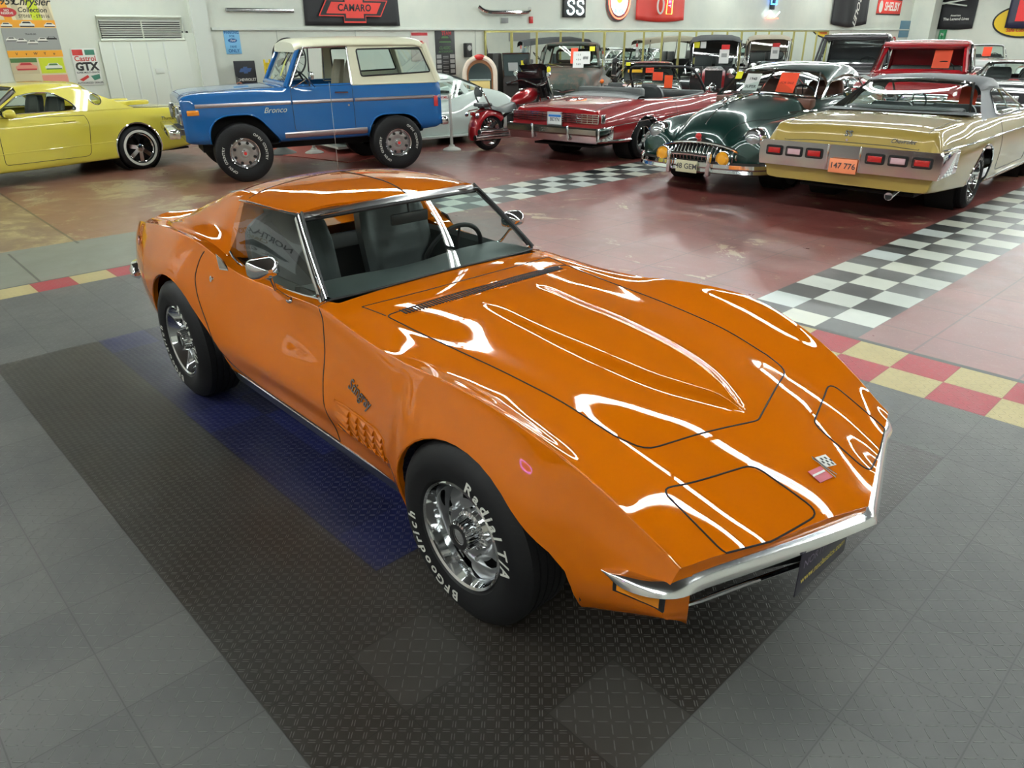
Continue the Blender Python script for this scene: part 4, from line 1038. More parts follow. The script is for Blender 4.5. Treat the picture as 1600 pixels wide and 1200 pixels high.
# ================================================================ generic car shell
def loft(stations, nx=5, ns=3, m=1.0):
    """stations [(x, [(y,z)...])] nose to tail -> grid rows"""
    xs = [s[0] for s in stations]; K = len(stations[0][1]); rows = []
    X = []
    for i in range(len(xs)-1): X += list(np.linspace(xs[i], xs[i+1], nx, endpoint=False))
    X.append(xs[-1]); F = [(pch(xs, [s[1][k][0] for s in stations]), pch(xs, [s[1][k][1] for s in stations])) for k in range(K)]
    for x in X:
        pts = [(float(F[k][0](x)), float(F[k][1](x))) for k in range(K)]
        rows.append([(float(x), a, b) for a, b in crom(pts, ns)])
    return rows
def circ_poly(cx, cz, rx, rz=None, n=28):
    rz = rz or rx; return [(cx+rx*math.cos(2*PI*k/n), cz+rz*math.sin(2*PI*k/n)) for k in range(n)]
def shell(root, rows, m, arches=(), regions=(), name='body', label=None, lip=None, gap=.004, caps=(1, 1), well=.55, thick=.006, zarch=.95, wellz=.9):
    """regions: (key, partname, material, poly, axes, pred, label, seam?)"""
    bm = grid_bm(rows)
    for a in arches: cut(bm, a, (0, 2), lambda c: abs(c.y) > .4 and c.z < zarch)
    for r in regions: cut(bm, r[3], r[4], r[5])
    def cls(c, n):
        if c.z < zarch and abs(c.y) > .4:
            for a in arches:
                if inpoly(c.x, c.z, a): return None
        for r in regions:
            ax = r[4]
            if (not r[5] or r[5](c)) and inpoly(c[ax[0]], c[ax[1]], r[3]):
                if r[2] is None: return None
                return (r[0], (1 if c.y > 0 else -1) if ax == (0, 2) else 0)
        return 'body'
    pr = split_parts(bm, cls); bv = BVHTree.FromBMesh(bm); bm.free()
    out = {'bvh': bv}
    out['body'] = mkpart(name, pr['body'], m, root, label, thick=thick)
    for r in regions:
        for s in (1, -1, 0):
            if (r[0], s) in pr: out[(r[0], s)] = mkpart(r[1], pr[(r[0], s)], r[2], root, r[6] if len(r) > 6 else None, thick=0 if r[2] is GLASS else thick)
    for r in regions:
        if len(r) > 7 and r[7]:
            mm = BLACK if r[7] is True else r[7]; rr_ = gap if r[7] is True else .009
            if r[4] == (0, 2):
                for s in (1, -1): seam(bv, [(a, s*2, b) for a, b in r[3]], (0, -s, 0), rr_, r[1]+('_gap' if r[7] is True else '_molding'), root, True, m=mm, step=.06)
            else: seam(bv, [(a, b, 3) for a, b in r[3]], (0, 0, -1), rr_, r[1]+('_gap' if r[7] is True else '_molding'), root, True, m=mm, step=.06, start=3)
    for a in arches:
        cx = sum(p[0] for p in a)/len(a); zmx = max(p[1] for p in a)
        for s in (1, -1):
            path = []
            for x, z in a:
                h = bv.ray_cast(Vector((x+(x-cx)*.02, s*2.5, z+.006)), Vector((0, -s, 0)))
                if h[0] and abs(h[0].y) > .5: path.append((x, h[0].y, z))
            if len(path) > 4:
                k = max(range(len(path)), key=lambda i: (Vector(path[i])-Vector(path[i-1])).length); path = path[k:]+path[:k]
                MB().tube(path, .012, 6).build('wheel_arch_lip', lip or m, root)
            n = len(a); MB().grid([[(x, s*y, z) for y in (.86, well)] for x, z in a+[a[0]]]).add([(x, s*well, z) for x, z in a], [tuple(range(n))]).build('wheel_well', VOID, root)
    for c, i in ((caps[0], 0), (caps[1], -1)):
        if c:
            r = rows[i]; ring = [tuple(p) for p in r]+[(p[0], -p[1], p[2]) for p in r[::-1] if p[1] > 1e-6]
            MB().add(ring, [tuple(range(len(ring)))]).build('front_panel' if i == 0 else 'rear_panel', m, root, ang=10)
    return out
def sidept(bv, x, z, s, lift=.0):
    h = bv.ray_cast(Vector((x, s*2.5, z)), Vector((0, -s, 0))); return (x, (h[0].y if h[0] else s*.85)+s*lift, z)
def sidetube(bv, pts, r, nm, m, root, sides=(1, -1), lift=.004, step=.08):
    for s in sides:
        P_ = []
        for (x0, z0), (x1, z1) in zip(pts[:-1], pts[1:]):
            n = max(1, int(math.hypot(x1-x0, z1-z0)/step)); P_ += [sidept(bv, x0+(x1-x0)*k/n, z0+(z1-z0)*k/n, s, lift) for k in range(n)]
        P_.append(sidept(bv, *pts[-1], s, lift)); MB().tube(P_, r, 6).build(nm, m, root)
def note(root_loc, rz, w_, h_, m, label, lines=(), name='paper_sign', cat='sign', tilt=0, yawn=None, tm=None, sz=.05, group=None):
    """a flat hanging paper: its own thing"""
    o = empty(name, root_loc, rz, label, cat, group)
    b = MB().box((0, 0, 0), (.003, w_, h_), b=0).build('sheet', m, o); o.rotation_euler = (0, tilt, rz)
    if lines:
        mb = MB(); n = len(lines)
        for i, t in enumerate(lines): put_text(mb, t, plane_fn((.0025, 0, h_*(.5-(i+.7)/(n+.4))), (0, 1, 0), (0, 0, 1)), size=sz, bold=.02)
        mb.build('print', tm or BLACK, o, recalc=False)
    return o
REDP = mat('orange_red_paper', (.85, .07, .02), .6); WHP = mat('white_paper', (.72, .72, .70), .6); YELP = mat('yellow_tag', (.8, .75, .02), .6)
def world_on(root, p):
    a = root.rotation_euler[2]; c, s = math.cos(a), math.sin(a); return (root.location[0]+p[0]*c-p[1]*s, root.location[1]+p[0]*s+p[1]*c, root.location[2]+p[2])
# ================================================================ blue off-roader
def build_bronco():
    B = empty('off_road_wagon', (-10.04, 2.79, 0), math.radians(-105.3), 'blue boxy two-door off-roader with a cream hardtop and big tires', 'car')
    bl = paint('off_roader_blue', (.004, .095, .30), .4, 1, 0, .2); cr = paint('hardtop_cream', srgb(214, 212, 186), .4, .6); tan = mat('tan_seat', srgb(150, 142, 122), .5)
    def st(x, zt, zs, zl, y=.845, yl=.80): return (x, [(0, zt), (y*.55, zt-.004), (y*.86, zt-.02), (y*.955, zs+.035), (y*.985, zs), (y, zs-.06), (y+.012, .98), (y+.012, .80), (y+.004, zl+.08), (yl, zl), (yl-.12, zl-.01)])
    S = [st(.745, 1.165, 1.10, .60, .80, .76), st(.70, 1.20, 1.14, .57, .825, .78), st(.55, 1.235, 1.18, .55), st(.1, 1.262, 1.20, .53), st(-.5, 1.285, 1.22, .52), st(-.72, 1.29, 1.225, .52), st(-.78, 1.285, 1.262, .52), st(-1.7, 1.285, 1.262, .52), st(-2.3, 1.285, 1.262, .56), st(-3.05, 1.285, 1.262, .60), st(-3.14, 1.26, 1.22, .64, .82)]
    af = [(.44, .50), (.42, .74), (.33, .87), (.18, .925), (-.16, .93), (-.30, .86), (-.60, .50)]; ar = [(-1.90, .48), (-1.93, .66), (-2.02, .79), (-2.14, .835), (-2.52, .835), (-2.68, .77), (-2.84, .55)]
    af = rpoly(af, .12, 3); ar = rpoly(ar, .1, 3)
    sd = lambda c: abs(c.y) > .7
    door = rpoly([(-.78, 1.27), (-.78, .66), (-1.70, .63), (-1.70, 1.27)], [.0, .05, .05, 0], 3)
    cab = [(-.82, -.78), (-3.04, -.78), (-3.04, .78), (-.82, .78)]
    hood = rpoly([(.70, -.62), (.70, .62), (-.55, .70), (-.55, -.70)], .04, 3)
    sh = shell(B, loft(S, 5, 3), bl, [af, ar], [('cab', 'x', None, cab, (0, 1), lambda c: c.z > 1.24), ('door', 'door', bl, door, (0, 2), sd, None, True), ('hood', 'hood', bl, hood, (0, 1), lambda c: c.z > 1.1, None, True)], label='blue painted steel body', wellz=.9, well=.5)
    bv = sh['bvh']
    trim = mat('stripe_metal', (.42, .38, .40), .3, .9)
    for s in (1, -1):
        for x0, x1 in ((.56, -.76), (-.79, -1.69), (-1.72, -3.12)):
            MB().grid([[sidept(bv, x, 1.085+.0*x, s, .004), sidept(bv, x, 1.075, s, .010), sidept(bv, x, 1.045, s, .010), sidept(bv, x, 1.035, s, .004)] for x in np.linspace(x0, x1, 10)]).build('side_molding', trim, B)
        MB().grid([[sidept(bv, x, .645-.01*(x+.6), s, .004), sidept(bv, x, .63, s, .014), sidept(bv, x, .58, s, .014), sidept(bv, x, .565, s, .004)] for x in np.linspace(-.62, -1.88, 8)]).build('rocker_molding', trim, B)
        MB().box(sidept(bv, .60, .975, s, .006), (.16, .02, .07), b=.01).build('side_marker', mat('amber_lens', (.75, .25, .01), .2), B)
        MB().box(sidept(bv, -3.04, .99, s, .004), (.07, .02, .16), b=.01).build('tail_lamp', mat('red_lens', (.4, .01, .01), .15), B)
        put_text(t := MB(), 'Bronco', lambda a, b, h=0, s=s: sidept(bv, -.52-s*a, .965+b, s, .006), size=.11, shear=.4, bold=.012); t.build('name_script', CHROME, B, recalc=False)
        dd = sh[('door', s)]
        MB().tube([sidept(bv, -1.42, 1.175, s, .03), sidept(bv, -1.62, 1.172, s, .03)], .012, 6).build('door_handle', CHROME, dd)
        MB().cyl(sidept(bv, -1.62, .99, s, 0), sidept(bv, -1.62, .99, s, .012), .016, n=10).build('door_lock', CHROME, dd)
        # mirror on a bent arm
        mr = MB().box((-1.06, s*1.02, 1.42), (.05, .17, .11), b=.02).build('side_mirror', CHROME, B)
        MB().tube([(-.80, s*.86, 1.25), (-.98, s*1.0, 1.37)], .008, 6).build('mirror_arm', CHROME, mr); MB().tube([(-1.14, s*.86, 1.25), (-1.02, s*1.0, 1.37)], .008, 6).build('mirror_arm', CHROME, mr)
        # door window frame
        fx0, fx1 = -.80, -1.70
        MB().tube([(-.775, s*.835, 1.275), (-1.055, s*.735, 1.79), (-1.70, s*.725, 1.80), (-1.70, s*.83, 1.27)], .020, 8).build('door_window_frame', mat('bright_frame', (.6, .6, .6), .25, 1), B)
        MB().tube([(-1.07, s*.832, 1.27), (-1.12, s*.735, 1.79)], .012, 6).build('vent_window_post', BLACK, B)
        MB().quad((-.80, s*.835, 1.28), (-1.06, s*.735, 1.78), (-1.11, s*.733, 1.78), (-1.06, s*.832, 1.28)).build('vent_window', GLASS, B)
    # windshield frame, blue, raked
    MB().tube([(-.72, -.80, 1.27), (-1.0, -.70, 1.80), (-1.0, .70, 1.80), (-.72, .80, 1.27)], .034, 8).tube([(-.74, -.78, 1.30), (-.74, .78, 1.30)], .04, 8).build('windshield_frame', bl, B)
    MB().quad((-.74, -.76, 1.31), (-.74, .76, 1.31), (-.985, .67, 1.775), (-.985, -.67, 1.775)).build('windshield', GLASS, B)
    for y in (.18, .42): MB().tube([(-.98, y+.05, 1.80), (-.95, y, 1.70), (-.86, y-.12, 1.55)], .008, 6).build('wiper', BLACK, B)
    # hardtop
    def ht(x, zt, y=.75): return (x, [(0, zt), (.4, zt-.01), (y-.08, zt-.035), (y-.01, zt-.075), (y+.012, zt-.12), (y-.02, zt-.14)])
    rf = loft([ht(-.93, 1.865, .71), ht(-1.05, 1.915, .74), ht(-1.8, 1.935), ht(-2.7, 1.93), ht(-2.88, 1.90), ht(-2.93, 1.87, .73)], 5, 3)
    shell(B, rf, cr, name='roof', label='cream roof', thick=.03)
    hs = []
    for t in np.linspace(0, 1, 14): hs.append([( -1.715-(1.40)*t+.0, 0, 0)])
    rows = []
    for k, x in enumerate(np.linspace(-1.71, -3.10, 15)):
        row = []
        for z in np.linspace(1.27, 1.80, 8):
            u = (z-1.27)/.53; xx = -1.71+(x+1.71)*(1-(.18/1.39)*u); row.append((xx, .832-.10*u, z))
        rows.append(row)
    bmh = bmesh.new(); V_ = [[bmh.verts.new(p) for p in r] for r in rows]
    for i in range(14):
        for j in range(7): bmh.faces.new((V_[i][j], V_[i+1][j], V_[i+1][j+1], V_[i][j+1]))
    win = rpoly([(-1.87, 1.385), (-2.99, 1.42), (-2.85, 1.765), (-1.84, 1.755)], .03, 2)
    cut(bmh, win, (0, 2)); pr = split_parts(bmh, lambda c, n: 'g' if inpoly(c.x, c.z, win) else 'w'); bmh.free()
    for s in (1, -1):
        for k, nm, m in (('w', 'hardtop_side', cr), ('g', 'quarter_window', GLASS)):
            MB().add([(x, s*y, z) for x, y, z in pr[k][1]], pr[k][2]).build(nm, m, B)
        MB().tube([(x, s*(.832-.10*(z-1.27)/.53+.004), z) for x, z in win], .012, 6, True).build('window_seal', BLACK, B)
        MB().tube([(-1.71, s*.83, 1.27), (-3.08, s*.83, 1.27)], .012, 6).build('hardtop_seam', cr, B)
    # tailgate window wall
    MB().tube([(-3.10, -.82, 1.28), (-2.92, -.74, 1.82)], .05, 6).tube([(-3.10, .82, 1.28), (-2.92, .74, 1.82)], .05, 6).build('hardtop_post', cr, B)
    MB().quad((-3.08, -.78, 1.30), (-3.08, .78, 1.30), (-2.92, .70, 1.80), (-2.92, -.70, 1.80)).build('rear_window', GLASS, B)
    # front: grille, lamps, bumper
    GR = mat('grille_cream', srgb(205, 205, 190), .35, .2)
    MB().box((.752, 0, .93), (.03, 1.30, .26), b=.02).build('grille_surround', CHROME, B)
    MB().box((.766, 0, .93), (.01, .92, .18)).build('grille_opening', VOID, B)
    for k in range(6): MB().box((.775, 0, .855+.03*k), (.012, .92, .008)).build('grille_bar', CHROME, B)
    for s in (1, -1):
        MB().lathe([(.115, 0), (.11, .03), (.095, .04), (.09, .02), (0, .035)], (.76, s*.53, .93), (1, 0, 0), 20).build('headlamp', mat('lamp_glass', (.38, .40, .40), .1, .6), B)
    MB().box((.88, 0, .70), (.16, 1.60, .13), b=.03).box((.80, .5, .70), (.2, .08, .08)).box((.80, -.5, .70), (.2, .08, .08)).build('front_bumper', mat('bumper_chrome', (.7, .7, .62), .12, 1), B)
    MB().box((-3.22, 0, .68), (.12, 1.6, .13), b=.03).build('rear_bumper', CHROME, B)
    # cabin
    for y in (.36, -.36): seat(B, y, tan, x=-1.78, z=.95, w=.5, back=.55, lean=.2, head=False)
    steering(B, (-1.15, .38, 1.30), (-.8, 0, .6), .19, BLACK)
    MB().box((-.86, 0, 1.16), (.22, 1.5, .18), b=.03).build('dashboard', bl, B)
    MB().box((-2.0, 0, .66), (2.2, 1.5, .04)).build('floor_pan', BLACK, B)
    MB().box((-2.6, 0, .98), (.75, 1.3, .12), b=.04).build('rear_bench', tan, B)
    MB().box((-1.2, 0, .45), (3.4, .7, .14)).box((0, 0, .42), (.12, 1.5, .12)).box((-2.34, 0, .42), (.12, 1.5, .12)).build('chassis', VOID, B)
    tm = tire_mat('all_terrain_tire', nb=44, rr=.36)
    tx = (('OPEN COUNTRY', .30, .05, 60, dict(bold=.01, adv=.7)), ('OPEN COUNTRY', .30, .05, -120, dict(bold=.01, adv=.7)))
    for s in (1, -1):
        wheel(B, (0, s*.82, .405), .405, .28, .215, s, 'holes', tm, texts=tx if s > 0 else (), nth=72); wheel(B, (-2.34, s*.82, .405), .405, .28, .215, s, 'holes', tm, texts=tx if s > 0 else (), nth=72)
    note(world_on(B, (-.95, .28, 1.52)), B.rotation_euler[2], .12, .34, REDP, 'orange-red price slip behind the windshield of the blue off-roader', (), tilt=-.45)
    note(world_on(B, (-.93, -.10, 1.55)), B.rotation_euler[2], .10, .36, YELP, 'yellow slip behind the windshield of the blue off-roader', (), tilt=-.45)
build_bronco()
def cab_glass(root, roofrows, **k): pass
# ================================================================ gold coupe with black vinyl top
def greenhouse(root, spec, m_roof, nm='roof', label=None):
    """spec: ws_base, ws_top, rw_top, rw_base as (x_center, x_edge, y, z_center, z_edge); window polygon list (x,z); yb, zb(x), yr"""
    wb, wt, rt, rb = spec['wb'], spec['wt'], spec['rt'], spec['rb']; crown = spec.get('crown', .05)
    def curve(a, n=16): return [(a[0]+(a[1]-a[0])*(abs(t))**2, a[2]*t, a[3]+(a[4]-a[3])*abs(t)**2) for t in np.linspace(-1, 1, n+1)]
    def blend(A, B_, bow, n=8):
        R_ = []
        for i in range(n+1):
            t = i/n; R_.append([tuple(np.array(p)*(1-t)+np.array(q)*t+np.array((0, 0, bow*math.sin(PI*t)))) for p, q in zip(A, B_)])
        return R_
    W0, W1, R0, R1 = curve(wb), curve(wt), curve(rt), curve(rb)
    MB().grid(blend(W0, W1, spec.get('wbow', .015))).build('windshield', GLASS, root, ang=80)
    MB().grid(blend(R0, R1, spec.get('rbow', .02))).build('rear_window', spec.get('rglass', GLASS), root, ang=80)
    # roof skin with rounded shoulders
    ex = spec.get('edge', .07)
    rr = []
    n = 14
    for i in range(n+1):
        t = i/n; row = []
        base = [np.array(p)*(1-t)+np.array(q)*t for p, q in zip(W1, R0)]
        for p in base: row.append((p[0], p[1], p[2]+crown*math.sin(PI*min(1, max(0, t)))**.8))
        # shoulder roll at either side
        for s_, k0 in ((0, 0), (1, -1)):
            pass
        L_ = row[0]; Rr = row[-1]
        row = [(L_[0], L_[1]-ex*.75, L_[2]-ex*.8), (L_[0], L_[1]-ex*.55, L_[2]-ex*.35), (L_[0], L_[1]-ex*.25, L_[2]-ex*.08)]+row[1:-1]+[(Rr[0], Rr[1]+ex*.25, Rr[2]-ex*.08), (Rr[0], Rr[1]+ex*.55, Rr[2]-ex*.35), (Rr[0], Rr[1]+ex*.75, Rr[2]-ex*.8)]
        rr.append(row)
    MB().grid(rr).build(nm, m_roof, root, ang=60, label=label)
    # inner lining
    MB().grid([[(p[0], p[1]*.97, p[2]-.03) for p in r] for r in rr]).build('headliner', spec.get('lining', VINYL), root, ang=60)
    # side wall between belt and roof edge
    ol = spec['side']; wins = spec['wins']; yb, zb0, zr0 = spec['yb'], spec['zb'], spec['zr']; yr = wt[2]+ex*.75
    yy = lambda z: yb+(yr-yb)*min(1.0, max(-.2, (z-zb0)/(zr0-zb0)))
    bm = bmesh.new(); xs = [p[0] for p in ol]; zs_ = [p[1] for p in ol]; nx, nz = 30, 10
    x0, x1, z0, z1 = min(xs), max(xs), min(zs_), max(zs_)
    G = [[bm.verts.new((x0+(x1-x0)*i/nx, yy(z0+(z1-z0)*j/nz), z0+(z1-z0)*j/nz)) for j in range(nz+1)] for i in range(nx+1)]
    for i in range(nx):
        for j in range(nz): bm.faces.new((G[i+1][j], G[i][j], G[i][j+1], G[i+1][j+1]))
    cut(bm, ol, (0, 2))
    for w_ in wins: cut(bm, w_, (0, 2))
    def cls(c, n):
        if not inpoly(c.x, c.z, ol): return None
        for i, w_ in enumerate(wins):
            if inpoly(c.x, c.z, w_): return 'g%d' % i
        return 'p'
    pr = split_parts(bm, cls); bm.free()
    for s in (1, -1):
        if 'p' in pr:
            v = [(x, s*y, z) for x, y, z in pr['p'][1]]; N = len(v)
            MB().add(v, pr['p'][2]).build(spec.get('pname', 'roof_pillar'), spec.get('pmat', m_roof), root)
        for i in range(len(wins)):
            if 'g%d' % i in pr and not spec.get('open'): MB().add([(x, s*y, z) for x, y, z in pr['g%d' % i][1]], pr['g%d' % i][2]).build('side_window', GLASS, root)
            if spec.get('chrome', True): MB().tube([(x, s*(yy(z)+.004), z) for x, z in wins[i]], .009, 6, True).build('window_molding', CHROME, root)
    tr = spec.get('trim', CHROME)
    for C_, D_ in ((W0, W1), (R0, R1)):
        path = C_+D_[::-1]; MB().tube([(p[0], p[1], p[2]+.004) for p in path], spec.get('tw', .012), 6, True).build('window_molding', tr, root)
def plate(parent, c, out, w_, h_, m, txt, tm, size, nm='license_plate', label=None):
    """plate facing along +x (out=1) or -x (out=-1) of the car"""
    p = MB().box(c, (.006, w_, h_), b=.002).build(nm, m, parent, label=label)
    fn = plane_fn((c[0]+out*.005, c[1], c[2]), (0, out, 0), (0, 0, 1)); mb = MB()
    put_text(mb, txt, fn, size=size, bold=.015); mb.build('plate_text', tm, p, recalc=False)
    return p
def cabin(root, x0, x1, y, z0, z1, m=VINYL, seats=((.36, 0), (-.36, 0)), sx=None, sz=None, wheel_at=None, back=.5, rear=None):
    MB().box(((x0+x1)/2, 0, z0), (abs(x1-x0), y*2, .04)).build('cabin_floor', VOID, root)
    for yy, dx in seats: seat(root, yy, m, x=(sx or x0)+dx, z=sz or z0+.1, w=.56, back=back, lean=.22, head=False)
    if wheel_at: steering(root, wheel_at, (-.85, 0, .5), .19, BLACK)
    MB().box((x1-.1, 0, z1-.08), (.2, y*1.9, .14), b=.03).build('dashboard', m, root)
    if rear is not None: MB().box((rear, 0, z0+.28), (.5, y*1.7, .30), b=.05).box((rear-.22, 0, z0+.50), (.16, y*1.7, .5), b=.05).build('rear_bench', m, root)
def build_gold():
    G = empty('hardtop_coupe', (-2.11, 7.78, 0), math.radians(93), 'gold hardtop coupe with a black vinyl roof seen from behind', 'car')
    gd = paint('gold_paint', srgb(150, 128, 62), .4, 1, .1, .3); vn = mat('black_vinyl_top', (.040, .046, .052), .5)
    g = NG(vn); P_ = node(vn, 'ShaderNodeTexCoord').outputs['Object']; bp = node(vn, 'ShaderNodeBump'); bp.inputs['Strength'].default_value = .3; vn.node_tree.links.new(g.noise(P_, 220, 2), bp.inputs['Height']); vn.node_tree.links.new(bp.outputs[0], vn.node_tree.nodes['Principled BSDF'].inputs['Normal'])
    def st(x, zc, zb, yb, ym, zl, yl, zm=.72): return (x, [(0, zc), (yb*.5, zc-.004), (yb*.86, zc-.02), (yb*.97, zb+.01), (yb, zb-.02), ((yb+ym)/2+.012, (zb+zm)/2), (ym, zm), (ym+.004, zm-.14), (ym-.03, zl+.08), (yl, zl), (yl-.12, zl-.02)])
    S = [st(3.95, .76, .74, .90, .93, .38, .88, .60), st(3.7, .88, .86, .93, .98, .30, .93, .66), st(3.0, .95, .92, .94, .99, .24, .94, .68), st(2.0, 1.02, .96, .94, 1.0, .24, .95), st(1.2, 1.03, .97, .92, .99, .24, .94), st(.6, 1.04, .985, .91, .99, .25, .94), st(.1, 1.055, 1.0, .90, 1.0, .27, .95), st(-.5, 1.05, 1.0, .90, .995, .31, .94), st(-1.1, 1.02, .985, .88, .97, .35, .92), st(-1.40, .985, .965, .87, .95, .37, .90), st(-1.50, .90, .89, .865, .94, .38, .89), st(-1.53, .80, .79, .86, .93, .39, .88, .68)]
    deck = rpoly([(-.42, -.78), (-1.43, -.76), (-1.525, -.72), (-1.525, .72), (-1.43, .76), (-.42, .78)], [.05, 0, 0, 0, 0, .05], 3)
    door = rpoly([(2.0, 1.0), (2.0, .36), (.70, .36), (.62, .60), (.62, 1.0)], [0, .04, .1, .1, 0], 3)
    cab = [(-.08, -.74), (1.95, -.78), (1.95, .78), (-.08, .74)]
    sh = shell(G, loft(S, 5, 3), gd, [circ_poly(0, .33, .40, .40), circ_poly(3.02, .33, .40, .40)], [('cab', 'x', None, cab, (0, 1), lambda c: c.z > .9), ('deck', 'trunk_lid', gd, deck, (0, 1), lambda c: c.z > .84, None, True), ('door', 'door', gd, door, (0, 2), lambda c: abs(c.y) > .8, None, True)], lip=CHROME, label='gold metallic body')
    bv = sh['bvh']
    greenhouse(G, dict(wb=(2.02, 1.85, .70, 1.02, .99), wt=(1.30, 1.22, .60, 1.37, 1.35), rt=(.42, .40, .60, 1.375, 1.345), rb=(-.20, .02, .72, 1.055, 1.045), crown=.06, edge=.13,
        side=[(1.95, .98), (1.24, 1.27), (.9, 1.30), (.40, 1.28), (.02, 1.08), (-.10, .985)], wins=[rpoly([(1.80, 1.0), (1.26, 1.25), (.95, 1.275), (.70, 1.25), (.52, 1.0)], .03, 2)], yb=.90, zb=.98, zr=1.27, pname='vinyl_quarter', open=False, tw=.016), vn, label='black vinyl roof')
    MB().grid([[(x, y, z) for y in np.linspace(-.84, .84, 13)] for x, z in ((-.02, 1.062), (-.36, 1.058))]).build('vinyl_apron', vn, G)
    sidetube(bv, [(2.0, .80), (-1.45, .80)], .010, 'side_molding', CHROME, G); sidetube(bv, [(2.6, .29), (.45, .29)], .012, 'rocker_molding', CHROME, G)
    sidetube(bv, [(.05, .99), (-.15, .985)], .008, 'vinyl_molding', CHROME, G)
    # tail: full-width chrome band with six lamp pockets
    band = [(-.985, .0), (-.97, .0)]
    MB().prism([(-.97, .52), (-.985, .60), (-.985, .74), (-.95, .79), (.95, .79), (.985, .74), (.985, .60), (.97, .52)], lambda a, b, d: (d, a, b), -1.50, -1.585).build('rear_bumper', mat('tail_chrome', (.72, .70, .70), .12, 1), G, ang=25)
    for s in (1, -1):
        MB().box((-1.30, s*.965, .655), (.55, .05, .25), b=.015).build('bumper_end', CHROME, G)
        for k in range(3):
            y = s*(.80-.235*k)
            MB().prism(rpoly([(y-.10, .625), (y+.10, .625), (y+.10, .735), (y-.10, .735)], .02, 2), lambda a, b, d: (d, a, b), -1.58, -1.592).build('lamp_pocket', VOID, G)
            lp = MB().box((-1.594, y, .68), (.01, .145, .06), b=.003).build('tail_lamp', mat('red_lens', (.4, .01, .01), .15) if k != 1 else mat('reverse_lens', (.55, .35, .38), .2), G)
            MB().tube([(-1.60, y+a*.078, .68+b*.035) for a, b in ((1, 1), (-1, 1), (-1, -1), (1, -1))], .004, 5, True).build('lamp_trim', CHROME, lp)
        MB().box((-1.592, s*.175, .66), (.02, .02, .27), b=.005).build('bumper_divider', CHROME, G)
    plate(G, (-1.625, -.02, .58), -1, .30, .15, mat('plate_orange', srgb(232, 138, 96), .4), '147 776', mat('plate_ink', (.05, .05, .06), .4), .085, label='orange plate reading 147 776')
    put_text(t := MB(), 'SS', plane_fn((-1.50, .02, .905), (0, -1, 0), (.22, 0, 1)), size=.085, bold=.03, ext=.004, spacing=1.1); t.build('badge', mat('badge_dark', (.04, .04, .04), .2, 1), G, recalc=False)
    put_text(t := MB(), 'Chevrolet', plane_fn((-1.512, -.55, .865), (0, -1, 0), (.22, 0, 1)), size=.06, shear=.4, bold=.01, ext=.003); t.build('name_script', mat('badge_dark', (.04, .04, .04), .2, 1), G, recalc=False)
    MB().cyl((-1.50, .02, .845), (-1.53, .02, .842), .014, n=10).build('trunk_lock', CHROME, G)
    MB().cyl((-1.30, -.52, .33), (-1.52, -.52, .30), .045, n=16).build('exhaust_tip', CHROME, G); MB().cyl((-1.515, -.52, .30), (-1.522, -.52, .30), .036, n=16).build('exhaust_bore', VOID, G)
    cabin(G, -.1, 1.9, .8, .35, 1.02, sx=.75, sz=.5, wheel_at=(1.45, .38, 1.02), back=.5, rear=.25)
    MB().box((1.2, 0, .26), (4.6, 1.3, .03)).build('floor_pan', VOID, G)
    tx = (('RADIAL T/A', .235, .045, 100, dict(bold=.02)), ('RADIAL T/A', .235, .045, -60, dict(bold=.02)))
    for s in (1, -1):
        for x in (0, 3.02): wheel(G, (x, s*.82, .335), .335, .25, .20, s, 'rally', tire_mat('radial_tire'), texts=tx if s < 0 else (), nth=64)
    note(world_on(G, (1.25, -.36, 1.17)), G.rotation_euler[2], .20, .24, REDP, 'red sheet hanging inside the gold coupe, seen through its rear window', ())
build_gold()
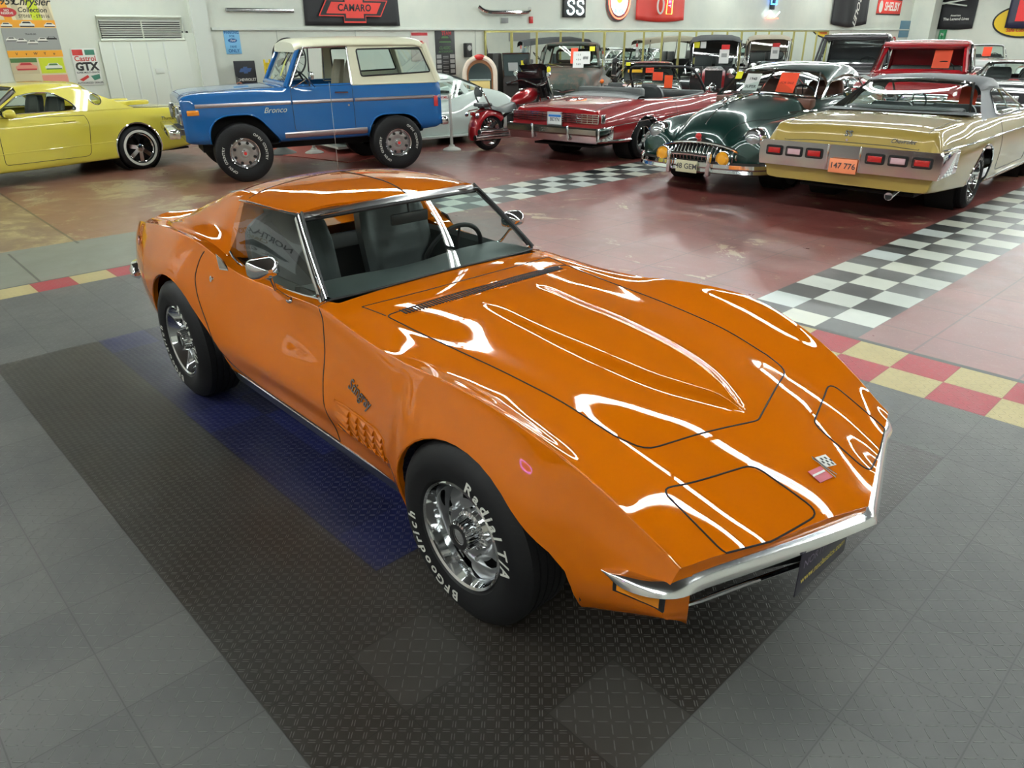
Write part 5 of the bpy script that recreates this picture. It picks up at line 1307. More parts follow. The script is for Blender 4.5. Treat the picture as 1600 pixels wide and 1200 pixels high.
# ================================================================ yellow roadster with porthole hardtop
def build_yellow():
    T = empty('hardtop_roadster', (-12.44, 1.70, 0), math.radians(-80), 'pale yellow two-seater with a porthole hardtop and whitewall tires', 'car')
    ye = paint('lemon_paint', srgb(214, 200, 76), .4, 1, 0, .3)
    def st(x, zc, zb, yb, ym, zl, yl): return (x, [(0, zc), (yb*.5, zc-.004), (yb*.88, zc-.018), (yb*.98, zb+.006), (yb+.012, zb-.03), (ym-.005, .80), (ym, .66), (ym-.008, .50), (ym-.02, zl+.06), (yl, zl), (yl-.12, zl-.01)])
    S = [st(3.62, .70, .66, .72, .78, .34, .70), st(3.45, .80, .76, .82, .86, .24, .80), st(3.0, .88, .85, .86, .895, .20, .84), st(2.2, .955, .93, .86, .90, .20, .85), st(1.6, .98, .96, .85, .905, .20, .86), st(.8, .965, .95, .85, .905, .21, .86), st(.2, .955, .935, .86, .91, .22, .87), st(-.4, .93, .905, .85, .905, .25, .86), st(-.9, .90, .865, .82, .885, .29, .84), st(-1.2, .85, .80, .78, .85, .33, .80), st(-1.32, .76, .72, .72, .78, .38, .72)]
    sh = shell(T, loft(S, 6, 3), ye, [circ_poly(0, .335, .375, .385), circ_poly(2.72, .335, .375, .385)],
        [('cab', 'x', None, [(.45, -.72), (2.1, -.74), (2.1, .74), (.45, .72)], (0, 1), lambda c: c.z > .88), ('door', 'door', ye, rpoly([(1.95, .99), (1.98, .30), (.78, .30), (.70, .80), (.80, .99)], [0, .05, .08, .3, 0], 4), (0, 2), lambda c: abs(c.y) > .75, None, True),
         ('deck', 'trunk_lid', ye, rpoly([(.0, -.66), (-1.25, -.60), (-1.25, .60), (.0, .66)], .06, 3), (0, 1), lambda c: c.z > .72, None, True)], lip=CHROME, label='pale yellow body')
    bv = sh['bvh']
    greenhouse(T, dict(wb=(2.25, 1.98, .70, .98, .955), wt=(1.58, 1.50, .56, 1.325, 1.305), rt=(.55, .58, .56, 1.325, 1.295), rb=(-.02, .20, .66, .955, .945), crown=.035, edge=.10,
        side=[(2.05, .95), (1.52, 1.24), (1.25, 1.262), (.8, 1.262), (.55, 1.23), (.15, 1.03), (-.05, .94)], wins=[rpoly([(1.93, .97), (1.54, 1.19), (1.30, 1.225), (1.05, 1.215), (.86, 1.09), (.80, .97)], .05, 3), circ_poly(.475, 1.095, .082, .078, 20)], yb=.855, zb=.95, zr=1.26, pname='hardtop_side', trim=ye, tw=.008), ye, label='removable hardtop')
    MB().tube([(2.02, .80, .955), (1.55, .645, 1.255)], .035, 8).tube([(2.02, -.80, .955), (1.55, -.645, 1.255)], .035, 8).build('windshield_frame', mat('pillar_grey', (.09, .08, .075), .3, .4), T)
    sidetube(bv, [(3.3, .44), (.36, .47)], .006, 'body_crease', ye, T, lift=.0); sidetube(bv, [(-.38, .46), (-1.1, .47)], .006, 'body_crease', ye, T, lift=.0)
    for s in (1, -1):
        MB().box(sidept(bv, .98, .83, s, .012), (.17, .03, .03), b=.01).build('door_handle', ye, sh[('door', s)])
        m_ = MB(); rows = []
        for dx, w_, h_ in ((-.05, .085, .055), (-.03, .095, .065), (.02, .085, .06), (.07, .04, .035)): rows.append([(1.80+dx, s*1.01+w_*math.cos(a), .985+h_*math.sin(a)) for a in np.linspace(0, 2*PI, 17)[:-1]])
        m_.grid(rows, cv=True).add(rows[0], [tuple(range(16))]).add(rows[-1], [tuple(range(16))]); mo = m_.build('side_mirror', ye, T, ang=50)
        MB().box((1.80, s*.91, .955), (.10, .12, .035), b=.01).build('mirror_mount', BLACK, mo)
        MB().lathe([(.0, .0), (.045, .004), (.04, .008), (0, .010)], sidept(bv, -.78, .47, s, .002), (0, s, 0), 16).build('side_marker', mat('red_lens', (.4, .01, .01), .15), T).scale = (1, 1, 1)
        for k in range(2): MB().box((-.2+k*.0, s*.34, .985), (.62, .34, .07), b=.03).build('tonneau_hump', ye, T) if k == 0 else None
        MB().tube([(.40+.0, s*.90, .0)]*2, .001, 4) if False else None
        MB().lathe([(.12, 0), (.11, .03), (.05, .05), (0, .05)], (-1.27, s*.58, .66), (-1, 0, 0), 20).build('tail_lamp', mat('red_lens', (.4, .01, .01), .15), T)
    put_text(t := MB(), 'Thunderbird', lambda a, b, h=0: sidept(bv, -.62-a, .745+b, 1, .004), size=.075, shear=.4, bold=.004); t.build('name_script', CHROME, T, recalc=False)
    cabin(T, .5, 2.2, .78, .30, .96, sx=1.0, sz=.42, wheel_at=(1.62, .36, .93), back=.62)
    MB().box((1.2, 0, .22), (4.4, 1.2, .03)).build('floor_pan', VOID, T)
    for s in (1, -1):
        for x in (0, 2.72): wheel(T, (x, s*.79, .335), .335, .235, .225, s, 'spoke7', tire_mat('radial_tire'), white=(.238, .275), nth=64)
build_yellow()
# ================================================================ red convertible, seen from behind
def build_red():
    R_ = empty('convertible_car', (-7.34, 8.28, 0), math.radians(97), 'red convertible with its top down, tail towards the orange coupe', 'car')
    rd = paint('candy_red', srgb(140, 14, 20), .35, 1, .1, .3)
    def st(x, zc, zb, yb, ym, zl, yl, zm=.64): return (x, [(0, zc), (yb*.5, zc-.006), (yb*.88, zc-.03), (yb*.98, zb+.008), (yb+.01, zb-.03), ((yb+ym)/2+.01, (zb+zm)/2), (ym, zm), (ym+.004, zm-.12), (ym-.025, zl+.08), (yl, zl), (yl-.12, zl-.02)])
    S = [st(4.1, .72, .70, .84, .90, .36, .86, .56), st(3.9, .82, .79, .88, .94, .30, .90), st(3.0, .90, .86, .90, .96, .26, .92), st(2.3, .94, .89, .90, .965, .26, .93), st(1.3, .93, .86, .90, .965, .27, .93), st(.6, .95, .885, .89, .965, .28, .93), st(0, .97, .90, .87, .95, .30, .92), st(-.6, .94, .875, .85, .93, .33, .90), st(-1.1, .895, .85, .83, .91, .36, .88), st(-1.27, .86, .83, .82, .90, .37, .87), st(-1.31, .82, .80, .815, .89, .38, .865)]
    sh = shell(R_, loft(S, 6, 3), rd, [circ_poly(-.02, .33, .43, .36), circ_poly(3.0, .33, .40, .40)],
        [('cab', 'x', None, rpoly([(.05, -.70), (2.35, -.76), (2.35, .76), (.05, .70)], .12, 4), (0, 1), lambda c: c.z > .8), ('door', 'door', rd, rpoly([(2.25, .95), (2.25, .38), (1.0, .38), (.95, .95)], [0, .05, .05, 0], 3), (0, 2), lambda c: abs(c.y) > .8, None, True),
         ('deck', 'trunk_lid', rd, rpoly([(-.12, -.70), (-1.26, -.72), (-1.26, .72), (-.12, .70)], .05, 3), (0, 1), lambda c: c.z > .8, None, True)], lip=CHROME, label='deep red body')
    bv = sh['bvh']
    # folded top under its boot, cockpit rim, windshield
    MB().grid([[(x, y, 1.0-.05*abs(y/.74)**3+h) for y in np.linspace(-.76, .76, 15)] for x, h in ((-.12, -.03), (-.02, .03), (.12, .04), (.26, .0), (.30, -.10))]).build('top_boot', VINYL, R_)
    MB().tube([(.0, .74, .935), (.6, .80, .90), (1.3, .83, .885), (2.2, .80, .92)], .025, 6).tube([(.0, -.74, .935), (.6, -.80, .90), (1.3, -.83, .885), (2.2, -.80, .92)], .025, 6).build('cockpit_rim', VINYL, R_)
    MB().tube(crom([(2.33, -.80, .93), (1.98, -.66, 1.34), (1.95, -.3, 1.375), (1.95, .3, 1.375), (1.98, .66, 1.34), (2.33, .80, .93)], 3), .026, 8).build('windshield_frame', BLACK, R_)
    MB().grid([[(2.36+.12*(1-t*t)*1, t*.78, .93), (2.0+.06*(1-t*t), t*.66, 1.34)] for t in np.linspace(-1, 1, 9)]).build('windshield', GLASS, R_)
    cabin(R_, .3, 2.4, .78, .35, .97, sx=1.05, sz=.50, wheel_at=(1.72, .40, .98), back=.48, rear=.50)
    for y in (.36, -.36): MB().box((.98, y, 1.07), (.08, .30, .12), b=.03).build('headrest', VINYL, R_)
    sidetube(bv, [(2.6, .70), (-1.2, .60)], .006, 'side_molding', CHROME, R_); sidetube(bv, [(2.55, .31), (.45, .31)], .018, 'rocker_molding', CHROME, R_)
    sidetube(bv, [(-.46, .36), (-1.25, .40)], .016, 'rocker_molding', CHROME, R_)
    for s in (1, -1):
        mo = MB().box((2.05, s*1.0, 1.0), (.07, .15, .10), b=.03).build('side_mirror', CHROME, R_); MB().tube([(2.05, s*.96, .96), (2.1, s*.86, .90)], .012, 6).build('mirror_mount', CHROME, mo)
        # egg-crate tail lamp panels
        y0, y1 = s*.14, s*.86
        lp = MB().box((-1.325, (y0+y1)/2, .725), (.03, .72, .135), b=.005).build('tail_lamp', mat('lamp_dark_red', (.10, .012, .014), .25), R_)
        gr = MB()
        for z in (.66, .693, .725, .757, .79): gr.box((-1.343, (y0+y1)/2, z), (.012, .72, .008 if z not in (.725,) else .014))
        gr.build('lamp_grille', CHROME, lp)
        gv = MB()
        for k in range(8): gv.box((-1.345, y0+(y1-y0)*k/7, .725), (.012, .008, .135))
        gv.build('lamp_grille', CHROME, lp)
        MB().box((-1.26, s*.895, .725), (.10, .03, .135), b=.01).build('lamp_side', CHROME, lp)
        bo = MB().box((-1.46, s*.36, .50), (.05, .045, .24), b=.015).build('bumper_guard', CHROME, R_)
    MB().prism([(-1.36, .60), (-1.44, .60), (-1.47, .575), (-1.47, .50), (-1.44, .475), (-1.36, .475)], lambda a, b, d: (a, d, b), -.90, .90).build('rear_bumper', mat('bumper_green_chrome', (.55, .57, .54), .16, 1), R_, ang=20)
    MB().prism([(-1.37, .475), (-1.43, .475), (-1.41, .37), (-1.36, .37)], lambda a, b, d: (a, d, b), -.88, .88).build('bumper_lower', CHROME, R_, ang=20)
    for s in (1, -1): MB().box((-1.20, s*.905, .50), (.42, .06, .22), b=.03).build('bumper_end', CHROME, R_)
    MB().box((-1.335, 0, .70), (.03, .30, .20), b=.01).build('plate_recess', mat('grey_panel', (.35, .37, .38), .4), R_)
    plate(R_, (-1.37, -.03, .69), -1, .27, .15, mat('plate_white', (.65, .67, .66), .4), 'BEYN', mat('plate_ink', (.05, .05, .06), .4), .08, label='white plate with a blue top band')
    MB().box((-1.374, -.03, .745), (.004, .25, .035)).build('plate_band', mat('plate_blue', (.02, .16, .5), .4), R_)
    for s in (1, -1):
        for x in (0, 3.0): wheel(R_, (x, s*.79, .33), .33, .235, .20, s, 'spoke5', tire_mat('radial_tire'), nth=56)
    MB().box((1.2, 0, .27), (4.6, 1.2, .03)).build('floor_pan', VOID, R_)
    note(world_on(R_, (1.90, -.22, 1.12)), R_.rotation_euler[2]+PI, .17, .22, mat('bright_orange_card', (.95, .09, .01), .5), 'bright orange card hanging from the mirror of the red convertible', ())
    note(world_on(R_, (2.05, .10, 1.20)), R_.rotation_euler[2]+PI, .22, .15, REDP, 'pinkish-red notice on the windshield of the red convertible', ())
build_red()
# ================================================================ green 1940s sedan facing the camera
def build_green():
    K = empty('forties_sedan', (-4.15, 7.5, 0), math.radians(-86), 'dark green 1940s fastback with a toothy chrome grille', 'car')
    gn = paint('dark_green_paint', (.004, .030, .024), .3, 1, .3, .4)
    # section: hood crown, valley, wing crest, side
    def st(x, zc, ym_, zh, yv, zv, yc, zc2, ys, zs, zl, yl): return (x, [(0, zc), (ym_*.55, zc-(zc-zh)*.22), (ym_, zh), (yv, zv), ((yv+yc)/2, zv+(zc2-zv)*.72), (yc, zc2), ((yc+ys)/2+.03, (zc2*1.2+zs)/2.2), (ys, zs), (ys-.01, (zs+zl)/2), (yl, zl), (yl-.15, zl-.01)])
    S = [st(1.02, .58, .18, .57, .40, .55, .58, .52, .70, .46, .33, .62), st(.98, .74, .24, .70, .42, .61, .66, .70, .86, .58, .30, .76), st(.88, .86, .30, .80, .46, .67, .69, .80, .90, .62, .28, .82), st(.6, 1.01, .36, .93, .52, .77, .71, .87, .94, .66, .27, .86), st(.1, 1.10, .42, 1.00, .56, .84, .73, .89, .955, .68, .26, .88), st(-.5, 1.145, .52, 1.06, .64, .93, .77, .905, .965, .70, .25, .89), st(-.9, 1.13, .62, 1.09, .74, 1.03, .82, .95, .965, .72, .25, .89), st(-1.6, 1.12, .66, 1.10, .78, 1.06, .85, .98, .96, .72, .25, .89), st(-2.6, 1.12, .66, 1.10, .78, 1.06, .86, .97, .965, .72, .26, .90), st(-3.3, 1.06, .60, 1.03, .74, .98, .85, .90, .97, .68, .28, .90), st(-4.0, .90, .5, .87, .62, .82, .76, .76, .86, .58, .32, .80), st(-4.25, .66, .4, .64, .5, .60, .6, .56, .66, .48, .38, .60)]
    sh = shell(K, loft(S, 7, 3), gn, [circ_poly(0, .33, .37, .36), circ_poly(-3.1, .33, .37, .34)], [('cab', 'x', None, rpoly([(-.66, -.68), (-3.0, -.66), (-3.0, .66), (-.66, .68)], .05, 2), (0, 1), lambda c: c.z > 1.0), ('door', 'door', gn, rpoly([(-.62, 1.10), (-.55, .40), (-1.75, .38), (-1.80, 1.10)], [0, .06, .1, 0], 3), (0, 2), lambda c: abs(c.y) > .7, None, True)], label='very dark green body')
    bv = sh['bvh']
    for s in (1, -1): seam(bv, [(1.0, s*.30, 2), (.6, s*.42, 2), (.1, s*.52, 2), (-.5, s*.64, 2)], (0, 0, -1), .004, 'hood_gap', K)
    greenhouse(K, dict(wb=(-.52, -.74, .70, 1.16, 1.11), wt=(-.95, -1.12, .58, 1.435, 1.40), rt=(-2.55, -2.55, .50, 1.44, 1.40), rb=(-3.55, -3.30, .50, 1.10, 1.05), crown=.10, edge=.17,
        side=[(-.74, 1.08), (-1.10, 1.30), (-1.6, 1.33), (-2.5, 1.33), (-3.0, 1.24), (-3.35, 1.04)], wins=[rpoly([(-.88, 1.105), (-1.16, 1.29), (-1.70, 1.315), (-1.72, 1.105)], .05, 3), rpoly([(-1.80, 1.105), (-1.78, 1.315), (-2.35, 1.31), (-2.72, 1.21), (-2.78, 1.12)], .07, 3)], yb=.80, zb=1.08, zr=1.33, pname='roof_side', tw=.016, lining=mat('tan_lining', srgb(110, 84, 66), .8), open=True), gn)
    MB().tube([(-.50, 0, 1.165), (-.95, 0, 1.45)], .014, 6).build('windshield_divider', CHROME, K)
    sidetube(bv, [(-.30, .93), (-.72, .94)], .016, 'hood_side_spear', CHROME, K)
    # hood spine and ornaments
    def hz(x, y=0):
        h = bv.ray_cast(Vector((x, y, 3)), Vector((0, 0, -1))); return h[0].z if h[0] else 1
    MB().tube([(x, 0, hz(x)+.004) for x in np.linspace(.9, -.5, 12)], .008, 6).build('hood_spine', CHROME, K)
    MB().lathe([(.035, -.05), (.05, 0), (.035, .05), (0, .06)], (.42, 0, hz(.42)+.05), (1, 0, 0), 16).tube([(.42, 0, hz(.42)), (.42, 0, hz(.42)+.04)], .012, 6).build('hood_ornament', CHROME, K)
    cr = [(1.03, y, .66-.10*abs(y/.30)**1.5) for y in np.linspace(-.30, .30, 13)]
    MB().grid([[(x-.05, y, z+.05-.04*abs(y/.3)) , (x+.01, y, z+.03-.02*abs(y/.3)), (x+.03, y, z), (x, y, z-.02)] for x, y, z in cr]).build('nose_crest', CHROME, K)
    MB().ball((1.05, 0, .71), .04, 8).build('nose_badge', mat('badge_red', (.5, .02, .02), .3), K)
    # grille: arched surround, vertical teeth
    def ring(ry, rz, x=1.05): return [(x+.02-.10*abs(ry*math.cos(a)/.66)**2, ry*math.cos(a), .46+rz*math.sin(a)*(1 if math.sin(a) > 0 else 1.05)) for a in np.linspace(0, 2*PI, 49)[:-1]]
    MB().add(ring(.60, .165, 1.03), [tuple(range(48))]).build('grille_opening', VOID, K)
    MB().tube(ring(.615, .178), .022, 8, True).build('grille_surround', CHROME, K)
    for k in range(21):
        y = -.55+.055*k; h = .155*math.sqrt(max(0, 1-(y/.60)**2)); x = 1.07-.10*abs(y/.66)**2
        MB().tube([(x-.03, y, .46-h*1.0), (x+.03, y, .475), (x+.02, y, .50), (x-.03, y, .47+h)], [.009, .017, .017, .008], 8).build('grille_tooth', CHROME, K)
    for s in (1, -1):
        hp = (.93, s*.70, .70)
        MB().lathe([(.135, -.10), (.14, -.02), (.128, .03), (.112, .035), (.108, .01)], hp, (1, 0, 0), 28).build('headlamp_rim', CHROME, K)
        MB().lathe([(.112, .012), (.09, .04), (.05, .058), (0, .064)], hp, (1, 0, 0), 28).build('headlamp', mat('lamp_glass', (.38, .40, .40), .1, .6), K)
        MB().lathe([(.098, -.05), (.10, .0), (.092, .015), (.085, .0)], (1.17, s*.44, .47), (1, 0, 0), 24).build('fog_lamp_rim', CHROME, K)
        MB().lathe([(.088, .0), (.06, .03), (0, .04)], (1.17, s*.44, .47), (1, 0, 0), 24).build('fog_lamp', mat('fog_amber', (.75, .33, .01), .2, 0, 1), K)
        MB().tube([(1.1, s*.44, .40), (1.15, s*.44, .46)], .015, 6).build('fog_lamp_bracket', BLACK, K)
        MB().lathe([(.035, -.02), (.038, .0), (.03, .012), (0, .014)], (1.0, s*.69, .48), (1, 0, 0), 14).build('parking_lamp', CHROME, K)
        MB().box((1.24, s*.29, .40), (.07, .06, .30), b=.02).build('bumper_guard', CHROME, K)
        mo = MB().lathe([(.055, -.02), (.06, 0), (.045, .025), (.02, .05), (0, .055)], (-1.02, s*1.03, 1.17), (1, 0, 0), 16).build('side_mirror', CHROME, K); MB().tube([(-1.0, s*1.0, 1.15), (-.98, s*.84, 1.10)], .01, 6).build('mirror_arm', CHROME, mo)
    MB().tube([(1.24, -.29, .50), (1.27, 0, .515), (1.24, .29, .50)], .022, 8).build('guard_bar', CHROME, K)
    bp = crom([(.62, -.97, .36), (.86, -.95, .36), (1.05, -.82, .36), (1.16, -.5, .36), (1.20, 0, .36), (1.16, .5, .36), (1.05, .82, .36), (.86, .95, .36), (.62, .97, .36)], 5)
    rows = []
    for i, p in enumerate(bp):
        a = Vector(bp[max(0, i-1)]); b = Vector(bp[min(len(bp)-1, i+1)]); t = (b-a).normalized(); o = Vector((abs(t.y), -t.x if t.y > 0 else t.x, 0)); o = Vector((t.y, -t.x, 0)); p = Vector(p)
        rows.append([tuple(p-o*.03+Vector((0, 0, .07))), tuple(p+Vector((0, 0, .075))), tuple(p+o*.025+Vector((0, 0, .045))), tuple(p+o*.03), tuple(p+o*.012-Vector((0, 0, .02))), tuple(p+o*.022-Vector((0, 0, .06))), tuple(p-o*.03-Vector((0, 0, .08)))])
    MB().grid(rows).build('front_bumper', CHROME, K, ang=30)
    plate(K, (1.255, -.02, .35), 1, .31, .15, mat('plate_cream', srgb(196, 192, 160), .4), '48 GEM', mat('plate_ink', (.05, .05, .06), .4), .095, label='cream plate reading 48 GEM')
    cabin(K, -3.0, -.6, .76, .35, 1.10, m=mat('brown_leather', srgb(92, 52, 36), .5), sx=-1.85, sz=.55, wheel_at=(-1.15, .38, 1.08), back=.62, rear=-2.6)
    for s in (1, -1):
        for x in (0, -3.1): wheel(K, (x, s*.76, .335), .335, .22, .20, s, 'spoke5', tire_mat('radial_tire'), nth=56)
    MB().box((-1.5, 0, .27), (4.6, 1.2, .03)).build('floor_pan', VOID, K)
    MB().cyl((.0, -.0, .25), (.4, 0, .25), .02).build('exhaust_pipe', DCHROME, K)
    note(world_on(K, (-.72, .30, 1.28)), K.rotation_euler[2], .26, .30, REDP, 'red price sheet behind the windshield of the dark green sedan', ('FOR SALE',), tilt=-.55, tm=mat('dark_red_ink', (.3, .01, .01), .6), sz=.045)
    note(world_on(K, (-.70, -.22, 1.27)), K.rotation_euler[2], .22, .28, WHP, 'white information sheet behind the windshield of the dark green sedan', ('1948', 'SUPER'), tilt=-.55, sz=.06)
    note(world_on(K, (-.84, -.50, 1.36)), K.rotation_euler[2], .10, .11, YELP, 'round-cornered yellow tag in the windshield corner of the dark green sedan', (), tilt=-.55)
build_green()
# ================================================================ back wall fittings
TRIMW = mat('trim_white', srgb(206, 212, 204), .45)
MB().box((XB+.03, (4.75+YR)/2, 2.12), (.06, YR-4.75, .055), b=.006).build('trim_2', TRIMW, kind='structure')
MB().box((XB+.06, 4.52, ZC/2), (.12, .34, ZC)).build('trim_3', TRIMW, kind='structure')
for i, y in enumerate((6.2, 8.2, 10.2, 11.9, 34.1)): MB().box((XB+.004, y, 1.05), (.008, .012, 2.1)).build('trim_%d' % (4+i), mat('panel_joint', srgb(170, 176, 168), .6), kind='structure')
MB().box((XB+.02, .02, ZC/2), (.04, .05, ZC)).build('trim_9', TRIMW, kind='structure')
# double door with louvred vent above
DW = mat('door_white', srgb(210, 216, 204), .45)
dr = MB().box((XB+.03, 3.36, .95), (.06, 1.66, 1.90), b=.01).build('door_1', DW, kind='structure')
for y in (2.78, 3.10, 3.40, 3.72): MB().box((XB+.065, y, .95), (.012, .035, 1.86), b=.005).build('door_rib', TRIMW, dr)
MB().box((XB+.07, 3.55, 1.36), (.01, .17, .10), b=.004).build('door_plate', TRIMW, dr)
vt = MB().tube([(XB+.05, 2.58, 1.92), (XB+.05, 2.58, 2.33), (XB+.05, 4.16, 2.33), (XB+.05, 4.16, 1.92)], .03, 4, True).build('wall_vent', DW)
tag(vt, 'wide white louvred vent above the white double door', 'vent')
MB().box((XB+.012, 3.37, 2.10), (.01, 1.50, .33)).build('vent_back', VOID, vt)
for k in range(9): MB().box((XB+.045, 3.37, 1.95+.038*k), (.03, 1.50, .012), ry=.5).build('vent_slat', mat('slat_grey', srgb(200, 202, 196), .4), vt)
MB().box((XB+.05, 3.37, 2.10), (.02, .02, .33)).build('vent_divider', DW, vt)
MB().box((XB+.03, 4.24, 1.05), (.05, .26, 2.0), b=.01).build('door_2', DW, kind='structure')
for y in (4.16, 4.24): tag(MB().cyl((XB+.0, y, 2.06), (XB+.03, y, 2.06), .022, n=12).build('wall_socket', BLACK), 'small round black wall outlet right of the vent' if y > 4.2 else 'small round black wall outlet beside the vent, left of its twin', 'outlet')
def board(name, y, z, w_, h_, m, label, cat='sign', x=XB, d=.012, tilt=0):
    o = MB().box((0, 0, 0), (d, w_, h_), b=.003).build(name, m, loc=(x+d/2+.004, y, z)); o.rotation_euler = (tilt, 0, 0)
    return tag(o, label, cat)
def btext(par, txt, y, z, size, m, d=.008, name='print', shear=0, bold=.02, rot=0, spacing=1):
    mb = MB(); c, s = math.cos(rot), math.sin(rot)
    put_text(mb, txt, lambda a, b, h=0: (d, y+a*c-b*s, z+a*s+b*c), size=size, shear=shear, bold=bold, spacing=spacing); return mb.build(name, m, par, recalc=False)
def brect(par, y, z, w_, h_, m, d=.0075, name='print', poly=None):
    pts = poly or [(y-w_/2, z-h_/2), (y+w_/2, z-h_/2), (y+w_/2, z+h_/2), (y-w_/2, z+h_/2)]
    return MB().prism(pts, lambda a, b, t: (t, a, b), d-.004, d).build(name, m, par)
def col(n, r, g, b, ro=.5): return mat(n, srgb(r, g, b), ro)
def little_car(par, y, z, w_, body, dark, d=.009):
    h = w_*.42
    brect(par, 0, 0, 0, 0, body, d, 'printed_car', [(y-w_/2, z-h*.30), (y-w_*.5, z+h*.05), (y-w_*.38, z+h*.15), (y-w_*.26, z+h*.5), (y+w_*.26, z+h*.5), (y+w_*.38, z+h*.15), (y+w_*.5, z+h*.05), (y+w_/2, z-h*.30)])
    brect(par, 0, 0, 0, 0, dark, d+.001, 'printed_car', [(y-w_*.30, z+h*.18), (y-w_*.21, z+h*.44), (y+w_*.21, z+h*.44), (y+w_*.30, z+h*.18)])
    brect(par, y, z-h*.32, w_*.92, h*.18, dark, d+.001, 'printed_car')
# --- large auction poster
pc = col('poster_cream', 216, 205, 170); org = col('poster_orange', 232, 160, 40); lim = col('poster_lime', 196, 208, 40); gry = col('poster_grey', 150, 152, 150); drk = col('poster_ink', 38, 38, 36); prd = col('poster_red', 178, 44, 50); wht = col('poster_white', 222, 222, 214); pnk = col('poster_pink', 214, 140, 124); grn = col('poster_green', 70, 110, 60); tanp = col('poster_tan', 190, 178, 146)
p = board('auction_poster', 1.44, 1.95, .88, 1.62, pc, 'tall cream and yellow car auction poster on the wall behind the yellow car', 'poster')
for y, w_, m in ((-.33, .12, org), (-.16, .10, tanp), (.12, .16, lim), (.33, .10, tanp)): brect(p, 0, 0, 0, 0, m, .0075, 'color_band', [(y-w_/2+.05, .31), (y+w_/2+.05, .31), (y+w_/2-.03, .80), (y-w_/2-.03, .80)])
btext(p, '1959', -.28, .60, .16, drk, shear=.3); btext(p, 'Chrysler', .12, .60, .17, drk, shear=.4); btext(p, 'Collection', .12, .47, .11, drk, shear=.2); btext(p, 'ST0107 - ST0116', .13, .37, .07, drk)
brect(p, 0, 0, 0, 0, prd, .009, 'red_oval', [(-.28+.15*math.cos(a), .43+.075*math.sin(a)) for a in np.linspace(0, 2*PI, 25)[:-1]])
btext(p, 'NO', -.28, .46, .05, wht, d=.0105); btext(p, 'RESERVE', -.28, .415, .05, wht, d=.0105)
brect(p, 0, .25, .88, .12, org, .0075, 'color_band'); brect(p, 0, .0, .88, .36, gry, .0075, 'photo_panel'); brect(p, 0, -.24, .88, .11, org, .0075, 'color_band')
little_car(p, -.02, .24, .24, wht, drk); little_car(p, -.34, .23, .18, wht, drk); little_car(p, .34, .23, .18, wht, drk)
for k, (y, z) in enumerate(((-.32, .0), (-.17, -.02), (.0, -.05), (.17, -.01), (.32, .01))): little_car(p, y, z, .17, wht if k != 4 else drk, drk if k != 4 else gry, .009)
btext(p, 'TRAVELERS', 0, .08, .035, drk)
for k in range(5): btext(p, 'VvWYo'[k], -.30+.15*k, -.24, .06, drk)
brect(p, -.22, -.44, .42, .26, tanp, .0075, 'photo_panel'); little_car(p, -.2, -.45, .34, pnk, prd); brect(p, -.22, -.345, .42, .07, grn, .0076, 'photo_panel')
brect(p, .22, -.44, .40, .26, lim, .0075, 'photo_panel'); little_car(p, .24, -.46, .28, wht, grn); brect(p, .22, -.70, .42, .2, pnk, .0075, 'photo_panel')
# --- oil sign
p = board('oil_sign', 2.24, 1.47, .44, .64, col('sign_white', 214, 216, 210), 'small white metal motor oil sign just left of the white double door')
brect(p, -.11, .25, .18, .10, col('sign_red', 190, 50, 46)); brect(p, .10, .25, .17, .09, col('sign_green', 60, 120, 100)); btext(p, 'Castrol', 0, .14, .125, col('sign_red', 190, 50, 46)); btext(p, 'GTX', 0, .0, .19, drk, bold=.05)
btext(p, 'SUPER MULTI-GRADE', 0, -.10, .042, drk); brect(p, 0, 0, 0, 0, col('sign_red', 190, 50, 46), .0075, 'print', [(-.18, -.22), (-.02, -.14), (.0, -.18), (-.12, -.25)]); brect(p, 0, 0, 0, 0, col('sign_green', 60, 120, 100), .0075, 'print', [(.03, -.16), (.19, -.13), (.19, -.21), (.08, -.24)]); btext(p, 'AUTHORIZED DEALER', 0, -.28, .045, drk)
# --- blue parking sign
p = board('parking_sign', 5.17, 1.87, .34, .46, col('sign_sky', 120, 182, 222), 'light blue parking sign with a dark oval on the white wall'); nb_ = col('sign_navy', 26, 86, 150)
btext(p, 'PARKING', 0, .18, .075, nb_); btext(p, 'FOR', 0, .11, .06, nb_); brect(p, 0, 0, 0, 0, nb_, .008, 'blue_oval', [(.10*math.cos(a), .03+.04*math.sin(a)) for a in np.linspace(0, 2*PI, 21)[:-1]]); btext(p, 'Ford', 0, .03, .055, wht, d=.0095, shear=.4); btext(p, 'FANS', 0, -.09, .06, nb_); btext(p, 'ONLY', 0, -.17, .09, nb_)
